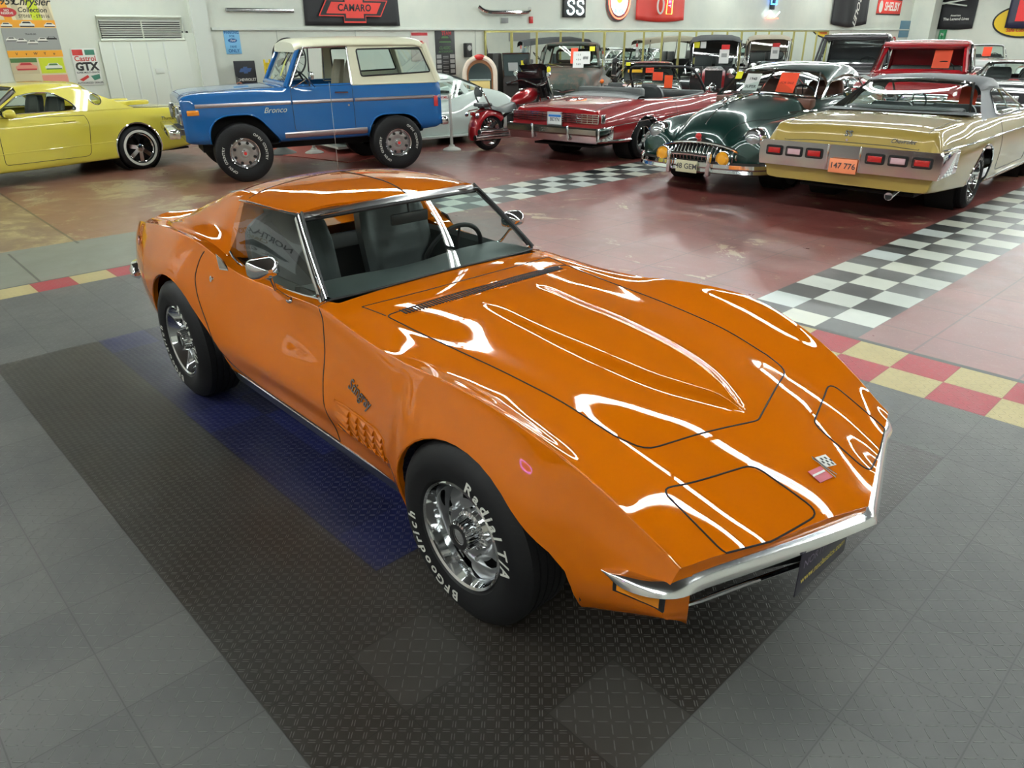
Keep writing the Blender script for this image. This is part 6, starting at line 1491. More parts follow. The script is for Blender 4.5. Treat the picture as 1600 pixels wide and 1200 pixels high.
# --- banners
def bowtie(y, z, w_, h_): return [(y-w_/2-h_*.1, z-h_*.25), (y-w_/2+h_*.25, z+h_*.28), (y-w_*.17, z+h_*.28), (y-w_*.17, z+h_*.5), (y+w_*.17, z+h_*.5), (y+w_*.17, z+h_*.28), (y+w_/2+h_*.1, z+h_*.28), (y+w_/2-h_*.25, z-h_*.28), (y+w_*.17, z-h_*.28), (y+w_*.17, z-h_*.5), (y-w_*.17, z-h_*.5), (y-w_*.17, z-h_*.28), (y-w_/2-h_*.1, z-h_*.28)]
def cloth(name, y, z, w_, h_, m, label, fl=.02, wave=.03, x=XB, sag=0, seed=0, nx=24, skew=0):
    rnd = random.Random(seed); ph = rnd.random()*6; P_ = []
    for i in range(nx+1):
        t = i/nx; yy = -w_/2+w_*t; row = []
        for k in range(9):
            v = k/8; dx = .03+wave*(.4+.6*v)*(1+math.sin(t*9+ph)+.4*math.sin(t*23+ph*2)); row.append((dx, yy*(1+fl*v)+skew*v, h_/2-h_*v-sag*math.sin(PI*t)*v))
        P_.append(row)
    mb = MB().grid(P_); o = mb.build(name, m, loc=(x, y, z)); md = o.modifiers.new('t', 'SOLIDIFY'); md.thickness = .004
    return tag(o, label, 'banner')
bk = col('banner_black', 34, 35, 38, .7); bred = col('banner_red', 214, 58, 48, .6)
p = cloth('wall_banner', 8.18, 2.62, 2.5, .86, bk, 'black banner with a red outlined emblem hanging above the blue off-roader', wave=.012)
brect(p, 0, 0, 0, 0, bred, .085, 'emblem_outline', bowtie(0, -.06, 1.75, .62)); brect(p, 0, 0, 0, 0, bk, .088, 'emblem_field', bowtie(0, -.06, 1.68, .55)); brect(p, 0, 0, 0, 0, bred, .091, 'emblem', bowtie(0, -.06, 1.40, .42)); btext(p, 'CAMARO', 0, -.06, .20, bk, d=.094, bold=.03, spacing=1.1, shear=.1)
p = cloth('wall_banner', 19.86, 2.98, 2.6, 1.15, bred, 'red banner hanging above the mirrored wall, with a white ring and a small neon frame', sag=.06, wave=.03, seed=3)
MB().tube([(.12, -.1+.16*math.cos(a), -.15+.24*math.sin(a)) for a in np.linspace(0, 2*PI, 25)[:-1]], .03, 6, True).build('ring', wht, p)
nn = mat('neon_pink', (1, .2, .5), .4, emit=(1, .15, .4), es=4); MB().tube([(.14, .35+a, -.02+b) for a, b in ((-.15, -.38), (.15, -.38), (.18, .3), (-.1, .3))], .012, 6, True).build('neon_frame', mat('neon_yellow', (1, .8, .2), .4, emit=(1, .7, .1), es=3), p); btext(p, 'ET', .36, -.1, .2, nn, d=.14, rot=-PI/2)
p = cloth('wall_banner', 33.6, 3.1, 3.4, 1.5, bk, 'black sagging banner with slanted white letters hanging right of the mirrored wall', sag=.12, wave=.06, seed=5)
btext(p, 'CHEVROLET', .25, .3, .42, wht, d=.30, rot=-PI/2-.25, shear=.3, bold=.03); brect(p, 1.0, .6, .5, .3, bred, .30, 'emblem')
p = board('name_board', 37.7, 3.1, 2.7, .70, bred, 'red board with a white oval and black edges high on the wall', 'sign'); btext(p, 'SHELBY', .3, 0, .5, wht, bold=.03); brect(p, 0, 0, 0, 0, wht, .008, 'oval', [(-.95+.2*math.cos(a), .26*math.sin(a)) for a in np.linspace(0, 2*PI, 21)[:-1]]); brect(p, 0, .32, 2.7, .06, bk); brect(p, 0, -.32, 2.7, .06, bk)
# --- neon signs
def neon(name, y, z, label): return tag(MB().box((0, 0, 0), (.05, .02, .02)).build(name, BLACK, loc=(XB+.06, y, z)), label, 'neon sign')
NW = mat('neon_white', (1, 1, 1), .4, emit=(.8, 1, 1), es=5); NR = mat('neon_red', (1, .1, .05), .4, emit=(1, .12, .06), es=5); NB = mat('neon_blue', (.1, .3, 1), .4, emit=(.05, .3, 1), es=6); NO = mat('neon_orange', (1, .5, .05), .4, emit=(1, .45, .03), es=4)
def box_back(y, z, w_, h_, nm, label):
    return tag(MB().box((0, 0, 0), (.06, w_, h_), b=.01).build(nm, BLACK, loc=(XB+.05, y, z)), label, 'neon sign')
p = box_back(15.7, 2.80, .95, .72, 'neon_sign', 'neon sign with two glowing white letters above the left end of the mirror')
for k, y in ((0, -.2), (1, .2)):
    S_ = [(y+.13, .02), (y+.10, .12-.02), (y, .12), (y-.12, .06), (y-.08, -.02), (y+.08, -.08), (y+.13, -.17), (y+.02, -.25), (y-.12, -.22), (y-.14, -.14)]
    MB().tube([(.06, a, b-.03) for a, b in crom(S_, 4)], .024, 6).build('neon_letter', NW, p)
MB().tube([(.05, -.44, .02+.14), (.05, .2, .30), (.05, .44, .22)], .02, 6).build('neon_flourish', NR, p); MB().tube([(.05, -.36, .26), (.05, .44, .30)], .02, 6).build('neon_flourish', NO, p)
p = tag(MB().lathe([(.55, 0), (.58, .05), (.52, .08), (0, .05)], ax=(1, 0, 0), n=32).build('neon_clock', mat('clock_rim', (.1, .1, .1), .4), loc=(XB+.01, 17.7, 2.92)), 'round glowing neon clock above the mirror', 'neon sign')
MB().tube([(.09, .50*math.cos(a), .50*math.sin(a)) for a in np.linspace(0, 2*PI, 33)[:-1]], .02, 6, True).build('neon_ring', NR, p); MB().lathe([(.42, .082), (0, .082)], ax=(1, 0, 0), n=28).build('clock_face', mat('lit_face', (.9, .75, .7), .5, emit=(1, .7, .6), es=.8), p)
btext(p, 'BUICK', 0, -.30, .16, NB, d=.09, bold=.03); MB().ball((.09, 0, .08), .14, 8, (.3, 1, 1)).build('clock_emblem', NO, p)
p = box_back(26.9, 3.02, .3, .4, 'neon_sign', 'small blue neon sign with a white lower part high on the wall')
MB().tube([(.06, -.2, -.02), (.06, -.2, .35), (.06, .2, .35), (.06, .2, -.02)], .03, 6, True).build('neon_figure', NB, p); MB().tube(crom([(.06, -.55, -.42), (.06, -.2, -.25), (.06, .15, -.45), (.06, .5, -.28)], 4), .025, 6).build('neon_script', NW, p); MB().tube([(.06, -.4, -.52), (.06, .45, -.50)], .015, 6).build('neon_script', NR, p)
# --- chrome bumper trophies and small things on the wall
tag(MB().box((XB+.05, 5.88, 2.48), (.05, 1.55, .075), b=.02).build('chrome_strip', DCHROME), 'long dull metal bar mounted on the wall above the blue parking sign', 'wall display')
pb = MB().tube(crom([(XB+.03, 12.02, 2.66), (XB+.12, 12.15, 2.56), (XB+.14, 13.0, 2.54), (XB+.12, 13.75, 2.56), (XB+.03, 13.9, 2.64)], 5), .055, 8).build('mounted_bumper', CHROME); tag(pb, 'chrome car bumper mounted as a trophy above the mirror edge', 'wall display')
tag(MB().box((XB+.03, 12.95, 2.34), (.03, .24, .13), b=.005).build('label_card', gry), 'small grey card below the mounted chrome bumper', 'sign'); tag(MB().box((XB+.03, 13.95, 2.36), (.05, .12, .17), b=.01).build('alarm_box', col('alarm_red', 190, 40, 36)), 'small red fire alarm box at the left end of the mirror', 'alarm')
p = board('car_show_poster', 10.86, 1.56, .64, 1.06, col('poster_black', 44, 46, 48), 'dark car show poster with a green car between the blue off-roader and the jukebox', 'poster'); btext(p, 'TEAM', .05, .46, .13, prd); little_car(p, 0, .32, .42, drk, grn); btext(p, 'CLASSIC', -.02, .12, .10, grn, shear=.3); btext(p, 'MOTORSPORTS', 0, .03, .065, grn, shear=.3)
for i in range(4):
    for y in (-.22, .22): brect(p, y, -.08-.12*i, .15, .09, gry)
    brect(p, 0, -.08-.12*i, .18, .012, gry); brect(p, 0, -.12-.12*i, .18, .012, gry)
p = board('info_poster', 10.05, 1.75, .55, .72, col('poster_pale', 206, 196, 190), 'pale poster with a red heading partly hidden by the cream hardtop', 'poster'); brect(p, 0, .26, .5, .07, prd); little_car(p, 0, .05, .3, pnk, prd)
# chair with bow-tie emblem
p = empty('folded_chair', (XB+.35, 5.2, 0), .0, 'black director chair back with a blue bow-tie, leaning by the wall', 'chair')
MB().box((0, 0, 1.28), (.04, .46, .46), rx=0, b=.01).build('chair_back', col('chair_black', 32, 34, 40, .6), p); t = MB(); put_text(t, 'CHEVROLET', lambda a, b, h=0: (.024, a, 1.14+b), size=.075, bold=.02); t.build('print', wht, p, recalc=False); MB().prism(bowtie(0, 1.33, .26, .13), lambda a, b, d: (d, a, b), .021, .024).build('print', col('emblem_blue', 50, 80, 130), p)
for s in (-1, 1): MB().tube([(0, s*.22, 1.5), (0, s*.22, .0)], .015, 6).tube([(.0, s*.22, .62), (.42, s*.20, .0)], .015, 6).build('leg', BLACK, p)
MB().box((.15, 0, .62), (.40, .42, .03), b=.01).build('seat', col('chair_black', 32, 34, 40, .6), p)
# floor fan, scrubber, handlebar
p = empty('floor_fan', (XB+.75, 6.05, 0), 0, 'large round black drum fan behind the blue off-roader', 'fan')
fanc = (0, 0, 1.45); MB().tube([(0, .38*math.cos(a), 1.55+.38*math.sin(a)) for a in np.linspace(0, 2*PI, 41)[:-1]], .02, 6, True).build('cage_ring', BLACK, p)
g_ = MB()
for k in range(14): a = 2*PI*k/14; g_.tube([(.02, .06*math.cos(a), 1.55+.06*math.sin(a)), (.08, .2*math.cos(a), 1.55+.2*math.sin(a)), (.0, .38*math.cos(a), 1.55+.38*math.sin(a))], .004, 4)
g_.build('cage_wires', BLACK, p)
for k in range(4):
    a = PI/2*k+.4; c_, s_ = math.cos(a), math.sin(a); MB().add([(-.03, .06*c_-.03*s_, 1.55+.06*s_+.03*c_), (.03, .06*c_+.05*s_, 1.55+.06*s_-.05*c_), (.03, .33*c_+.09*s_, 1.55+.33*s_-.09*c_), (-.03, .33*c_-.06*s_, 1.55+.33*s_+.06*c_)], [(0, 1, 2, 3)]).build('blade', BLACK, p)
MB().cyl((-.06, 0, 1.55), (.05, 0, 1.55), .07).build('motor', BLACK, p); MB().box((0, 0, .62), (.28, .60, 1.05), b=.05).build('stand_bin', col('bin_dark', 40, 42, 44), p); MB().box((0, 0, .06), (.4, .62, .12), b=.03).build('base', BLACK, p)
p = empty('yellow_ladder', (XB+.55, 5.62, 0), 0, 'narrow yellow folding step leaning beside the black fan', 'ladder')
for y in (-.06, .06): MB().box((0, y, .78), (.05, .03, 1.5), b=.01).build('rail', col('ladder_yellow', 220, 190, 30), p)
for k in range(5): MB().box((0, 0, .2+.28*k), (.04, .12, .03)).build('rung', BLACK, p)
MB().box((0, 0, 1.30), (.03, .11, .34)).build('panel', col('ladder_yellow', 220, 190, 30), p)
p = empty('pedal_kart', (-13.6, 4.55, 0), math.radians(-60), 'small black machine with handlebar and orange cap, mostly hidden behind the blue hood', 'machine')
MB().tube([(-.25, -.2, 1.22), (0, 0, 1.12), (.25, .25, 1.10)], .025, 8).build('handlebar', BLACK, p); MB().ball((0, .02, 1.07), .08, 8).build('cap', col('copper', 170, 90, 50, .3), p); MB().ball((-.12, 0, 1.03), .12, 8, (1, .8, .7)).build('tank', BLACK, p); MB().cyl((0, 0, 0), (0, 0, 1.05), .06, n=10).box((0, 0, .15), (.5, .35, .3), b=.05).build('body', BLACK, p)
# ================================================================ mirrored wall
MIR = mat('mirror_glass', (.88, .92, .90), .012, 1); GOLD = mat('brass_frame', srgb(176, 168, 104), .3, .7)
mr = MB().box((XB+.015, 22.05, 1.20), (.02, 19.66, 1.72)).build('wall_mirror', MIR, label=None); tag(mr, 'long mirrored wall in brass-colored frames, reflecting the showroom', 'mirror')
MB().box((XB+.035, 22.05, 2.065), (.05, 19.7, .045)).build('frame_rail', GOLD, mr); MB().box((XB+.035, 22.05, .33), (.05, 19.7, .05)).build('frame_rail', GOLD, mr)
for k in range(21):
    y = 12.22+k*(19.66/20)-.0; MB().box((XB+.04, y, 1.20), (.04, .045 if k % 4 == 1 or k in (0, 20) else .02, 1.74)).build('mullion', GOLD, mr)
for (y, z, m, lb, nm) in ((33.1, 1.74, prd, 'small red devil-shaped cut-out sign on the white wall', 'shape_sign'), (35.0, 1.74, drk, 'small round black and white cat-face sign on the white wall', 'shape_sign'), (37.2, 1.66, col('sign_teal', 90, 140, 170), 'small blue pennant on the white wall', 'shape_sign'), (38.9, 1.62, prd, 'small red pennant on the white wall', 'shape_sign')):
    n = 14; rr_ = random.Random(int(y*10)); o = MB().prism([((.18+.10*rr_.random())*math.cos(2*PI*k/n)*.9, (.18+.09*rr_.random())*math.sin(2*PI*k/n)) for k in range(n)], lambda a, b, d: (d, a, b), 0, .02).build(nm, m, loc=(XB+.01, y, z)); tag(o, lb, 'sign')
    if nm and m is drk: MB().lathe([(.2, .024), (.13, .024)], ax=(1, 0, 0), n=20).build('ring', wht, o); MB().lathe([(.07, .024), (0, .024)], ax=(1, 0, 0), n=12).build('face', wht, o)
board('photo_board', 40.0, 2.15, 1.3, .75, col('board_blue', 90, 130, 150), 'small bluish picture board beside the wall opening', 'picture')
# ================================================================ right-hand end wall: pillar, opening, banners
MB().box((XB+.5, 41.0, ZC/2), (1.0, .9, ZC)).build('trim_10', WM, kind='structure')
def endwall(name, x, z, w_, h_, m, label, cat='banner', wave=.03): 
    P_ = [[(-w_/2+w_*i/16, -.05-wave*(1+math.sin(i*.9))*(k/6), h_/2-h_*k/6-(.05*math.sin(PI*i/16) if k == 6 else 0)) for k in range(7)] for i in range(17)]
    o = MB().grid(P_).build(name, m, loc=(x, YR, z)); md = o.modifiers.new('t', 'SOLIDIFY'); md.thickness = .004; return tag(o, label, cat)
def etext(par, txt, x, z, size, m, rot=0, d=-.14, bold=.02): mb = MB(); put_text(mb, txt, lambda a, b, h=0: (x+a, d, z+b), size=size, bold=bold); return mb.build('print', m, par, recalc=False)
p = endwall('hanging_banner', -13.35, 3.0, 1.65, 1.7, bk, 'black hanging banner with small white script on the far end wall'); etext(p, 'The Legend Lives', 0, -.42, .17, wht); etext(p, 'American', -.05, -.26, .12, wht)
p = endwall('hanging_banner', -14.55, 2.1, .62, .95, col('banner_grey', 62, 64, 66), 'narrow dark grey banner beside the far wall opening'); p['label'] = 'narrow dark grey banner beside the far wall opening'; etext(p, 'ANDEN', 0, .12, .17, wht)
p = endwall('hanging_banner', -13.85, 1.84, .36, .52, col('banner_green', 40, 130, 80), 'small green banner under the black hanging banner'); etext(p, '76', 0, .05, .16, wht)
oy = col('oval_yellow', 226, 190, 20); p = tag(MB().prism([(1.35*math.cos(a), .72*math.sin(a)) for a in np.linspace(0, 2*PI, 41)[:-1]], lambda a, b, d: (a, d, b), -.05, 0).build('oval_sign', bk, loc=(-10.35, YR-.02, 2.42)), 'yellow oval sign with a black rim on the far end wall', 'sign')
MB().prism([(1.27*math.cos(a), .64*math.sin(a)) for a in np.linspace(0, 2*PI, 41)[:-1]], lambda a, b, d: (a, d, b), -.06, -.04).build('oval_field', oy, p); etext(p, 'Safe Lubrication', .05, -.38, .22, bred, d=-.075)
p = endwall('hanging_banner', -10.1, 2.9, 1.9, 1.5, col('banner_navy', 34, 36, 60), 'dark banner with a bright red square hanging over the yellow oval sign'); p.location.y -= .25; MB().box((.12, -.16, .12), (1.35, .02, 1.2)).build('red_square', col('square_red', 214, 30, 34), p)
# steelwork seen in the opening
for i, (x0, z0, x1, z1) in enumerate(((-14.9, 2.9, -13.0, 3.6), (-14.9, 3.5, -13.0, 3.5), (-14.6, 2.9, -13.9, 3.5), (-13.9, 2.9, -14.4, 3.5))): pass
tag(MB().tube([(-14.9, 41.6, 3.15), (-12.9, 41.6, 3.45)], .04, 4).tube([(-14.9, 41.6, 3.45), (-12.9, 41.6, 3.15)], .03, 4).tube([(-14.9, 41.6, 3.5), (-12.9, 41.6, 3.5)], .05, 4).build('roof_truss', TRIMW), 'white steel truss beside the corner pillar', 'truss')
# ================================================================ sign wall behind the camera (seen in the reflections)
p = tag(MB().box((0, 0, 0), (4.3, .03, 2.1)).build('wall_sign', col('sign_grey', 232, 234, 236), loc=(-12.5, YL+.04, 2.05)), 'large pale showroom sign on the wall behind the camera, mirrored in the side window', 'sign')
def ltext(txt, x, z, size, m): mb = MB(); put_text(mb, txt, lambda a, b, h=0: (x-a, .022, z+b), size=size, bold=.02); mb.build('print', m, p, recalc=False)
ltext('NORTH SHORE', 0, .35, .56, BLACK); ltext('Classics', .1, -.02, .36, col('sign_gold', 150, 136, 80)); ltext('IDEAL CLASSIC CARS', 0, -.80, .28, drk)
MB().prism([(-1.9, -.5), (-1.5, -.35), (-.6, -.28), (.2, -.2), (1.0, -.32), (1.9, -.5), (1.7, -.62), (-1.7, -.62)], lambda a, b, d: (a, d, b), .016, .022).build('print', drk, p)
p = tag(MB().tube([(.28*math.cos(a), 0, .12*math.sin(a)) for a in np.linspace(0, 2*PI, 33)[:-1]], .022, 6, True).build('neon_oval', mat('neon_violet', (.6, .2, 1), .4, emit=(.55, .15, 1), es=14), loc=(-1.2, YL+.10, 3.3)), 'violet neon oval on the wall behind the camera', 'neon sign')
MB().tube([(.17*math.cos(a), 0, .06*math.sin(a)) for a in np.linspace(0, 2*PI, 25)[:-1]], .02, 6, True).build('neon_ring', NR, p)
for i, (y, m, w_) in enumerate(((12, prd, 2.0), (17, oy, 1.6), (21, bk, 2.6), (26, col('board_blue', 90, 130, 150), 1.8), (31, prd, 2.4), (36, gry, 2.0))):
    o = tag(MB().box((0, 0, 0), (.03, w_, 1.1), b=.003).build('wall_picture', m, loc=(XF-.03, y, 2.3)), ['red', 'yellow', 'black', 'blue', 'tall red', 'grey'][i]+' picture panel on the front wall, seen in the mirror', 'picture')
# ================================================================ jukebox, arcade cabinet, stanchions
J = empty('jukebox', (-14.2, 11.35, 0), math.radians(-42), 'rounded jukebox with a pale arch standing in front of the wall', 'jukebox')
def arch(w_, h_, n=16): return [(-w_, 0)]+[(-w_*math.cos(PI*k/n), h_-w_+w_*math.sin(PI*k/n)) for k in range(n+1)]+[(w_, 0)]
MB().prism(arch(.44, 1.50), lambda a, b, d: (d, a, b), -.62, 0).build('cabinet', col('juke_wood', 150, 96, 54, .4), J)
A_ = arch(.40, 1.46)[1:-1]; MB().tube([(.02, -.40, .2)]+[(.02, a, b) for a, b in A_]+[(.02, .40, .2)], .06, 8).build('light_arch', mat('arch_cream', srgb(222, 208, 190), .3, emit=(1, .85, .7), es=.12), J)
MB().prism(arch(.30, 1.32), lambda a, b, d: (d, a, b), .0, .02).build('window', mat('juke_glass', (.05, .07, .07), .08, .3), J); MB().box((.03, 0, .78), (.03, .52, .22), b=.01).build('title_rack', mat('juke_titles', srgb(206, 184, 110), .5, emit=(1, .8, .4), es=.15), J); MB().box((.04, 0, .92), (.04, .56, .03)).build('chrome_trim', CHROME, J); MB().box((.03, 0, .40), (.02, .5, .42)).build('speaker_grille', CHROME, J)
MB().ball((.05, 0, 1.46), .09, 8, (.5, 1.6, .8)).build('crest', mat('badge_red', (.5, .02, .02), .3), J)
S_ = empty('arcade_cabinet', (-14.2, 12.62, 0), math.radians(-32), 'dark upright game cabinet with a slanted glass screen and chrome edges', 'game cabinet')
MB().prism([(-.55, 0), (.22, 0), (.26, .95), (.02, 1.52), (-.55, 1.52)], lambda a, b, d: (a, d, b), -.38, .38).build('cabinet', col('arcade_brown', 40, 34, 30, .5), S_)
MB().add([(.275, -.34, .98), (.275, .34, .98), (.045, .34, 1.50), (.045, -.34, 1.50)], [(0, 1, 2, 3)]).build('screen_glass', mat('screen', (.06, .08, .08), .08, .2), S_)
for s in (-1, 1): MB().tube([(.285, s*.37, .94), (.04, s*.37, 1.53)], .014, 6).build('chrome_edge', CHROME, S_)
MB().tube([(.04, -.37, 1.53), (.04, .37, 1.53)], .014, 6).build('chrome_edge', CHROME, S_)
MB().box((.19, -.10, 1.20), (.02, .26, .22), ry=-.4).build('picture', gry, S_); MB().box((.19, .17, 1.22), (.02, .09, .28), ry=-.4).build('picture', mat('picture_yellow', srgb(200, 190, 30), .5), S_)
MB().box((.26, 0, .80), (.16, .6, .05), b=.01).build('control_shelf', BLACK, S_); p = empty('wall_speaker', (XB+.1, 11.55, 1.62), 0, 'small black wall box above the jukebox', 'speaker'); MB().box((0, 0, 0), (.14, .20, .34), b=.02).build('box', BLACK, p); MB().lathe([(.07, 0), (.05, .01), (0, .0)], (.07, 0, .05), (1, 0, 0), 16).build('cone', gry, p)
WP = col('white_plastic', 216, 216, 208, .4)
st_ = empty('stanchion', (-9.62, 6.73, 0), 0, 'white plastic stanchion behind the tail of the blue off-roader', 'stanchion')
MB().lathe([(0, 0), (.17, 0), (.17, .02), (.14, .04), (.06, .07), (.05, .10), (0, .10)]).build('base', WP, st_); MB().cyl((0, 0, .08), (0, 0, .92), .028, n=14).build('pole', WP, st_); MB().ball((0, 0, .95), .04, 8).build('cap', WP, st_)
c2 = copy_tree(st_); c2.location = (-11.15, 4.72, 0); c2['label'] = 'white plastic stanchion seen under the door of the blue off-roader'
k_ = empty('stool', (-11.57, 4.3, 0), 0, 'dark grey stool with a flared foot seen under the blue off-roader', 'stool')
MB().lathe([(0, 0), (.26, 0), (.25, .02), (.10, .09), (.04, .16), (.035, .6), (0, .6)]).build('pedestal', col('stool_grey', 70, 74, 72, .5), k_); MB().lathe([(0, .60), (.18, .60), (.19, .63), (.17, .67), (0, .68)]).build('seat', BLACK, k_)
tag(MB().prism([(-12.2, 4.0), (-9.7, 4.55), (-10.1, 6.1), (-12.6, 5.6)], lambda a, b, d: (a, b, d), .0005, .012).build('floor_rug', col('red_mat', 150, 66, 56, .5)), 'red rubber mat lying under and behind the blue off-roader', 'mat')
# ================================================================ motorcycle
def moto():
    Mo = empty('motorcycle', (-9.16, 7.10, 0), math.radians(88), 'dark red touring motorcycle with chrome pipes and a black fairing', 'motorcycle')
    mr_ = paint('moto_red', srgb(150, 12, 24), .3, 1, .2, .4)
    def mw(x, R, nm='wheel', w_=.14, parent=Mo):
        o = MB().lathe([(R-.09, -w_*.35), (R-.05, -w_*.5), (R-.012, -w_*.35), (R, 0), (R-.012, w_*.35), (R-.05, w_*.5), (R-.09, w_*.35)], (0, 0, 0), (0, 1, 0), 40, closed=True).build(nm, TIRE, parent); o.location = (x, 0, R)
        MB().lathe([(R-.085, -.05), (R-.10, -.05), (R-.10, .05), (R-.085, .05)], (0, 0, 0), (0, 1, 0), 36, closed=True).build('rim', CHROME, o)
        sp = MB()
        for k in range(18): a = 2*PI*k/18; sp.tube([(.04*math.cos(a), (-1)**k*.03, .04*math.sin(a)), ((R-.1)*math.cos(a+.2), 0, (R-.1)*math.sin(a+.2))], .004, 4)
        sp.lathe([(.09, -.05), (.09, .05)], (0, 0, 0), (0, 1, 0), 20, caps=True).build('spokes', CHROME, o); return o
    mw(.12, .335); mw(1.75, .33)
    def fender(cx, cz, R, a0, a1, w_, nm):
        rows = []
        for k in range(19):
            a = a0+(a1-a0)*k/18; rows.append([(cx+(R+h)*math.cos(a), y, cz+(R+h)*math.sin(a)) for y, h in ((-w_, -.11), (-w_*.95, -.02), (-w_*.6, .025), (0, .04), (w_*.6, .025), (w_*.95, -.02), (w_, -.11))])
        return MB().grid(rows).build(nm, mr_, Mo, ang=60)
    fender(.12, .345, .38, math.radians(200), math.radians(35), .12, 'rear_fender'); fender(1.75, .335, .37, math.radians(165), math.radians(25), .09, 'front_fender')
    tank = MB(); rows = []
    for x, w_, h_, z in ((.72, .02, .02, .80), (.76, .10, .08, .82), (.9, .15, .12, .86), (1.1, .165, .14, .90), (1.25, .13, .12, .92), (1.33, .04, .05, .93)): rows.append([(x, w_*math.cos(a), z+h_*math.sin(a)) for a in np.linspace(0, 2*PI, 17)[:-1]])
    tank.grid(rows, cv=True).build('fuel_tank', mr_, Mo, ang=70); MB().box((1.08, 0, 1.02), (.30, .10, .03), b=.012).build('tank_console', CHROME, Mo)
    rows = []
    for x, w_, z0, z1 in ((-.02, .10, .74, .80), (.12, .14, .72, .82), (.28, .15, .68, .76), (.42, .17, .64, .74), (.60, .16, .66, .78), (.74, .09, .72, .82)): rows.append([(x, -w_, z0), (x, -w_*.8, z1-.02), (x, 0, z1), (x, w_*.8, z1-.02), (x, w_, z0)])
    MB().grid(rows).build('saddle', VINYL, Mo, ang=70); MB().box((.02, 0, .80), (.26, .26, .07), b=.03).build('pillion_pad', VINYL, Mo)
    MB().tube(crom([(.10, -.15, .72), (-.06, -.13, 1.0), (-.10, 0, 1.12), (-.06, .13, 1.0), (.10, .15, .72)], 5), .014, 6).build('sissy_bar', CHROME, Mo); MB().box((-.07, 0, 1.02), (.05, .20, .16), b=.03).build('back_pad', VINYL, Mo)
    for z, x0 in ((.27, -.35), (.36, -.25)):
        MB().cyl((x0, -.22, z), (.75, -.20, z-.02), .05, .042, n=16).build('exhaust_pipe', CHROME, Mo); MB().cyl((x0-.004, -.22, z), (x0+.02, -.22, z), .042, n=14).build('exhaust_bore', VOID, Mo)
    MB().box((.88, 0, .45), (.42, .26, .34), b=.05).build('engine', BLACK, Mo)
    for a, nm in ((.35, 'cylinder'), (-.35, 'cylinder')): MB().cyl((.92, 0, .5), (.92+math.sin(a)*.34, 0, .5+math.cos(a)*.32), .085, n=16).build(nm, DCHROME, Mo)
    MB().lathe([(.09, 0), (.09, .06), (.05, .08), (0, .08)], (.92, -.13, .58), (0, -1, 0), 20).build('air_cleaner', CHROME, Mo); MB().lathe([(.11, 0), (.11, .05), (.04, .07), (0, .07)], (.75, -.12, .40), (0, -1, 0), 20).build('primary_cover', CHROME, Mo)
    MB().tube([(1.75, -.12, .33), (1.45, -.12, 1.02)], .025, 8).tube([(1.75, .12, .33), (1.45, .12, 1.02)], .025, 8).build('fork', CHROME, Mo)
    MB().tube([(1.4, 0, .95), (.95, 0, .75), (.6, 0, .62), (.12, 0, .36)], .03, 8).tube([(1.4, 0, .9), (1.2, 0, .3), (.6, 0, .25), (.12, 0, .34)], .025, 8).build('frame', BLACK, Mo)
    rows = []   # batwing fairing
    for t in np.linspace(0, 1, 9): 
        rows.append([(1.66-.32*abs(u)**2-.14*t, u*(.50-.10*t), .84+.52*t-.06*abs(u)) for u in np.linspace(-1, 1, 13)])
    MB().grid(rows).build('fairing', paint('gloss_black', (.008, .008, .010), .25), Mo, ang=60)
    MB().grid([[(1.52-.1*t-.2*abs(u)**2, u*.38, 1.33+.12*t-.03*abs(u)) for u in np.linspace(-1, 1, 9)] for t in (0, .5, 1)]).build('windscreen', mat('smoked_screen', (.01, .01, .012), .08, 0, 1), Mo)
    MB().lathe([(.10, 0), (.09, .03), (0, .05)], (1.64, 0, 1.0), (1, 0, 0), 20).build('headlamp', CHROME, Mo)
    MB().tube(crom([(1.05, -.42, 1.12), (1.28, -.36, 1.16), (1.40, -.1, 1.08), (1.40, .1, 1.08), (1.28, .36, 1.16), (1.05, .42, 1.12)], 4), .014, 8).build('handlebar', CHROME, Mo)
    for s in (1, -1):
        MB().cyl((1.05, s*.42, 1.12), (.95, s*.43, 1.10), .019, n=10).build('grip', BLACK, Mo); mo = MB().ball((1.22, s*.46, 1.28), .055, 8, (.35, 1.2, 1)).build('mirror', CHROME, Mo); MB().tube([(1.22, s*.40, 1.15), (1.22, s*.46, 1.26)], .007, 5).build('mirror_stem', CHROME, mo)
        MB().tube([(-.25, s*.16, .62), (-.2, s*.14, .70), (.0, s*.13, .72)], .01, 6).build('fender_rail', CHROME, Mo); MB().lathe([(.04, 0), (.04, .03), (0, .05)], (-.22, s*.16, .64), (-1, 0, 0), 12).build('turn_signal', CHROME, Mo)
    MB().box((-.22, 0, .66), (.05, .10, .07), b=.02).build('tail_lamp', mat('red_lens', (.4, .01, .01), .15), Mo); MB().tube([(.5, .12, .3), (.42, .3, .02)], .014, 6).build('side_stand', CHROME, Mo)
    tag(MB().ball((0, 0, 0), .05, 8, (.4, 1, 1.1)).build('yellow_tag', YELP, loc=world_on(Mo, (1.22, -.46, 1.36))), 'bright yellow rounded tag on the motorcycle mirror', 'tag')
moto()
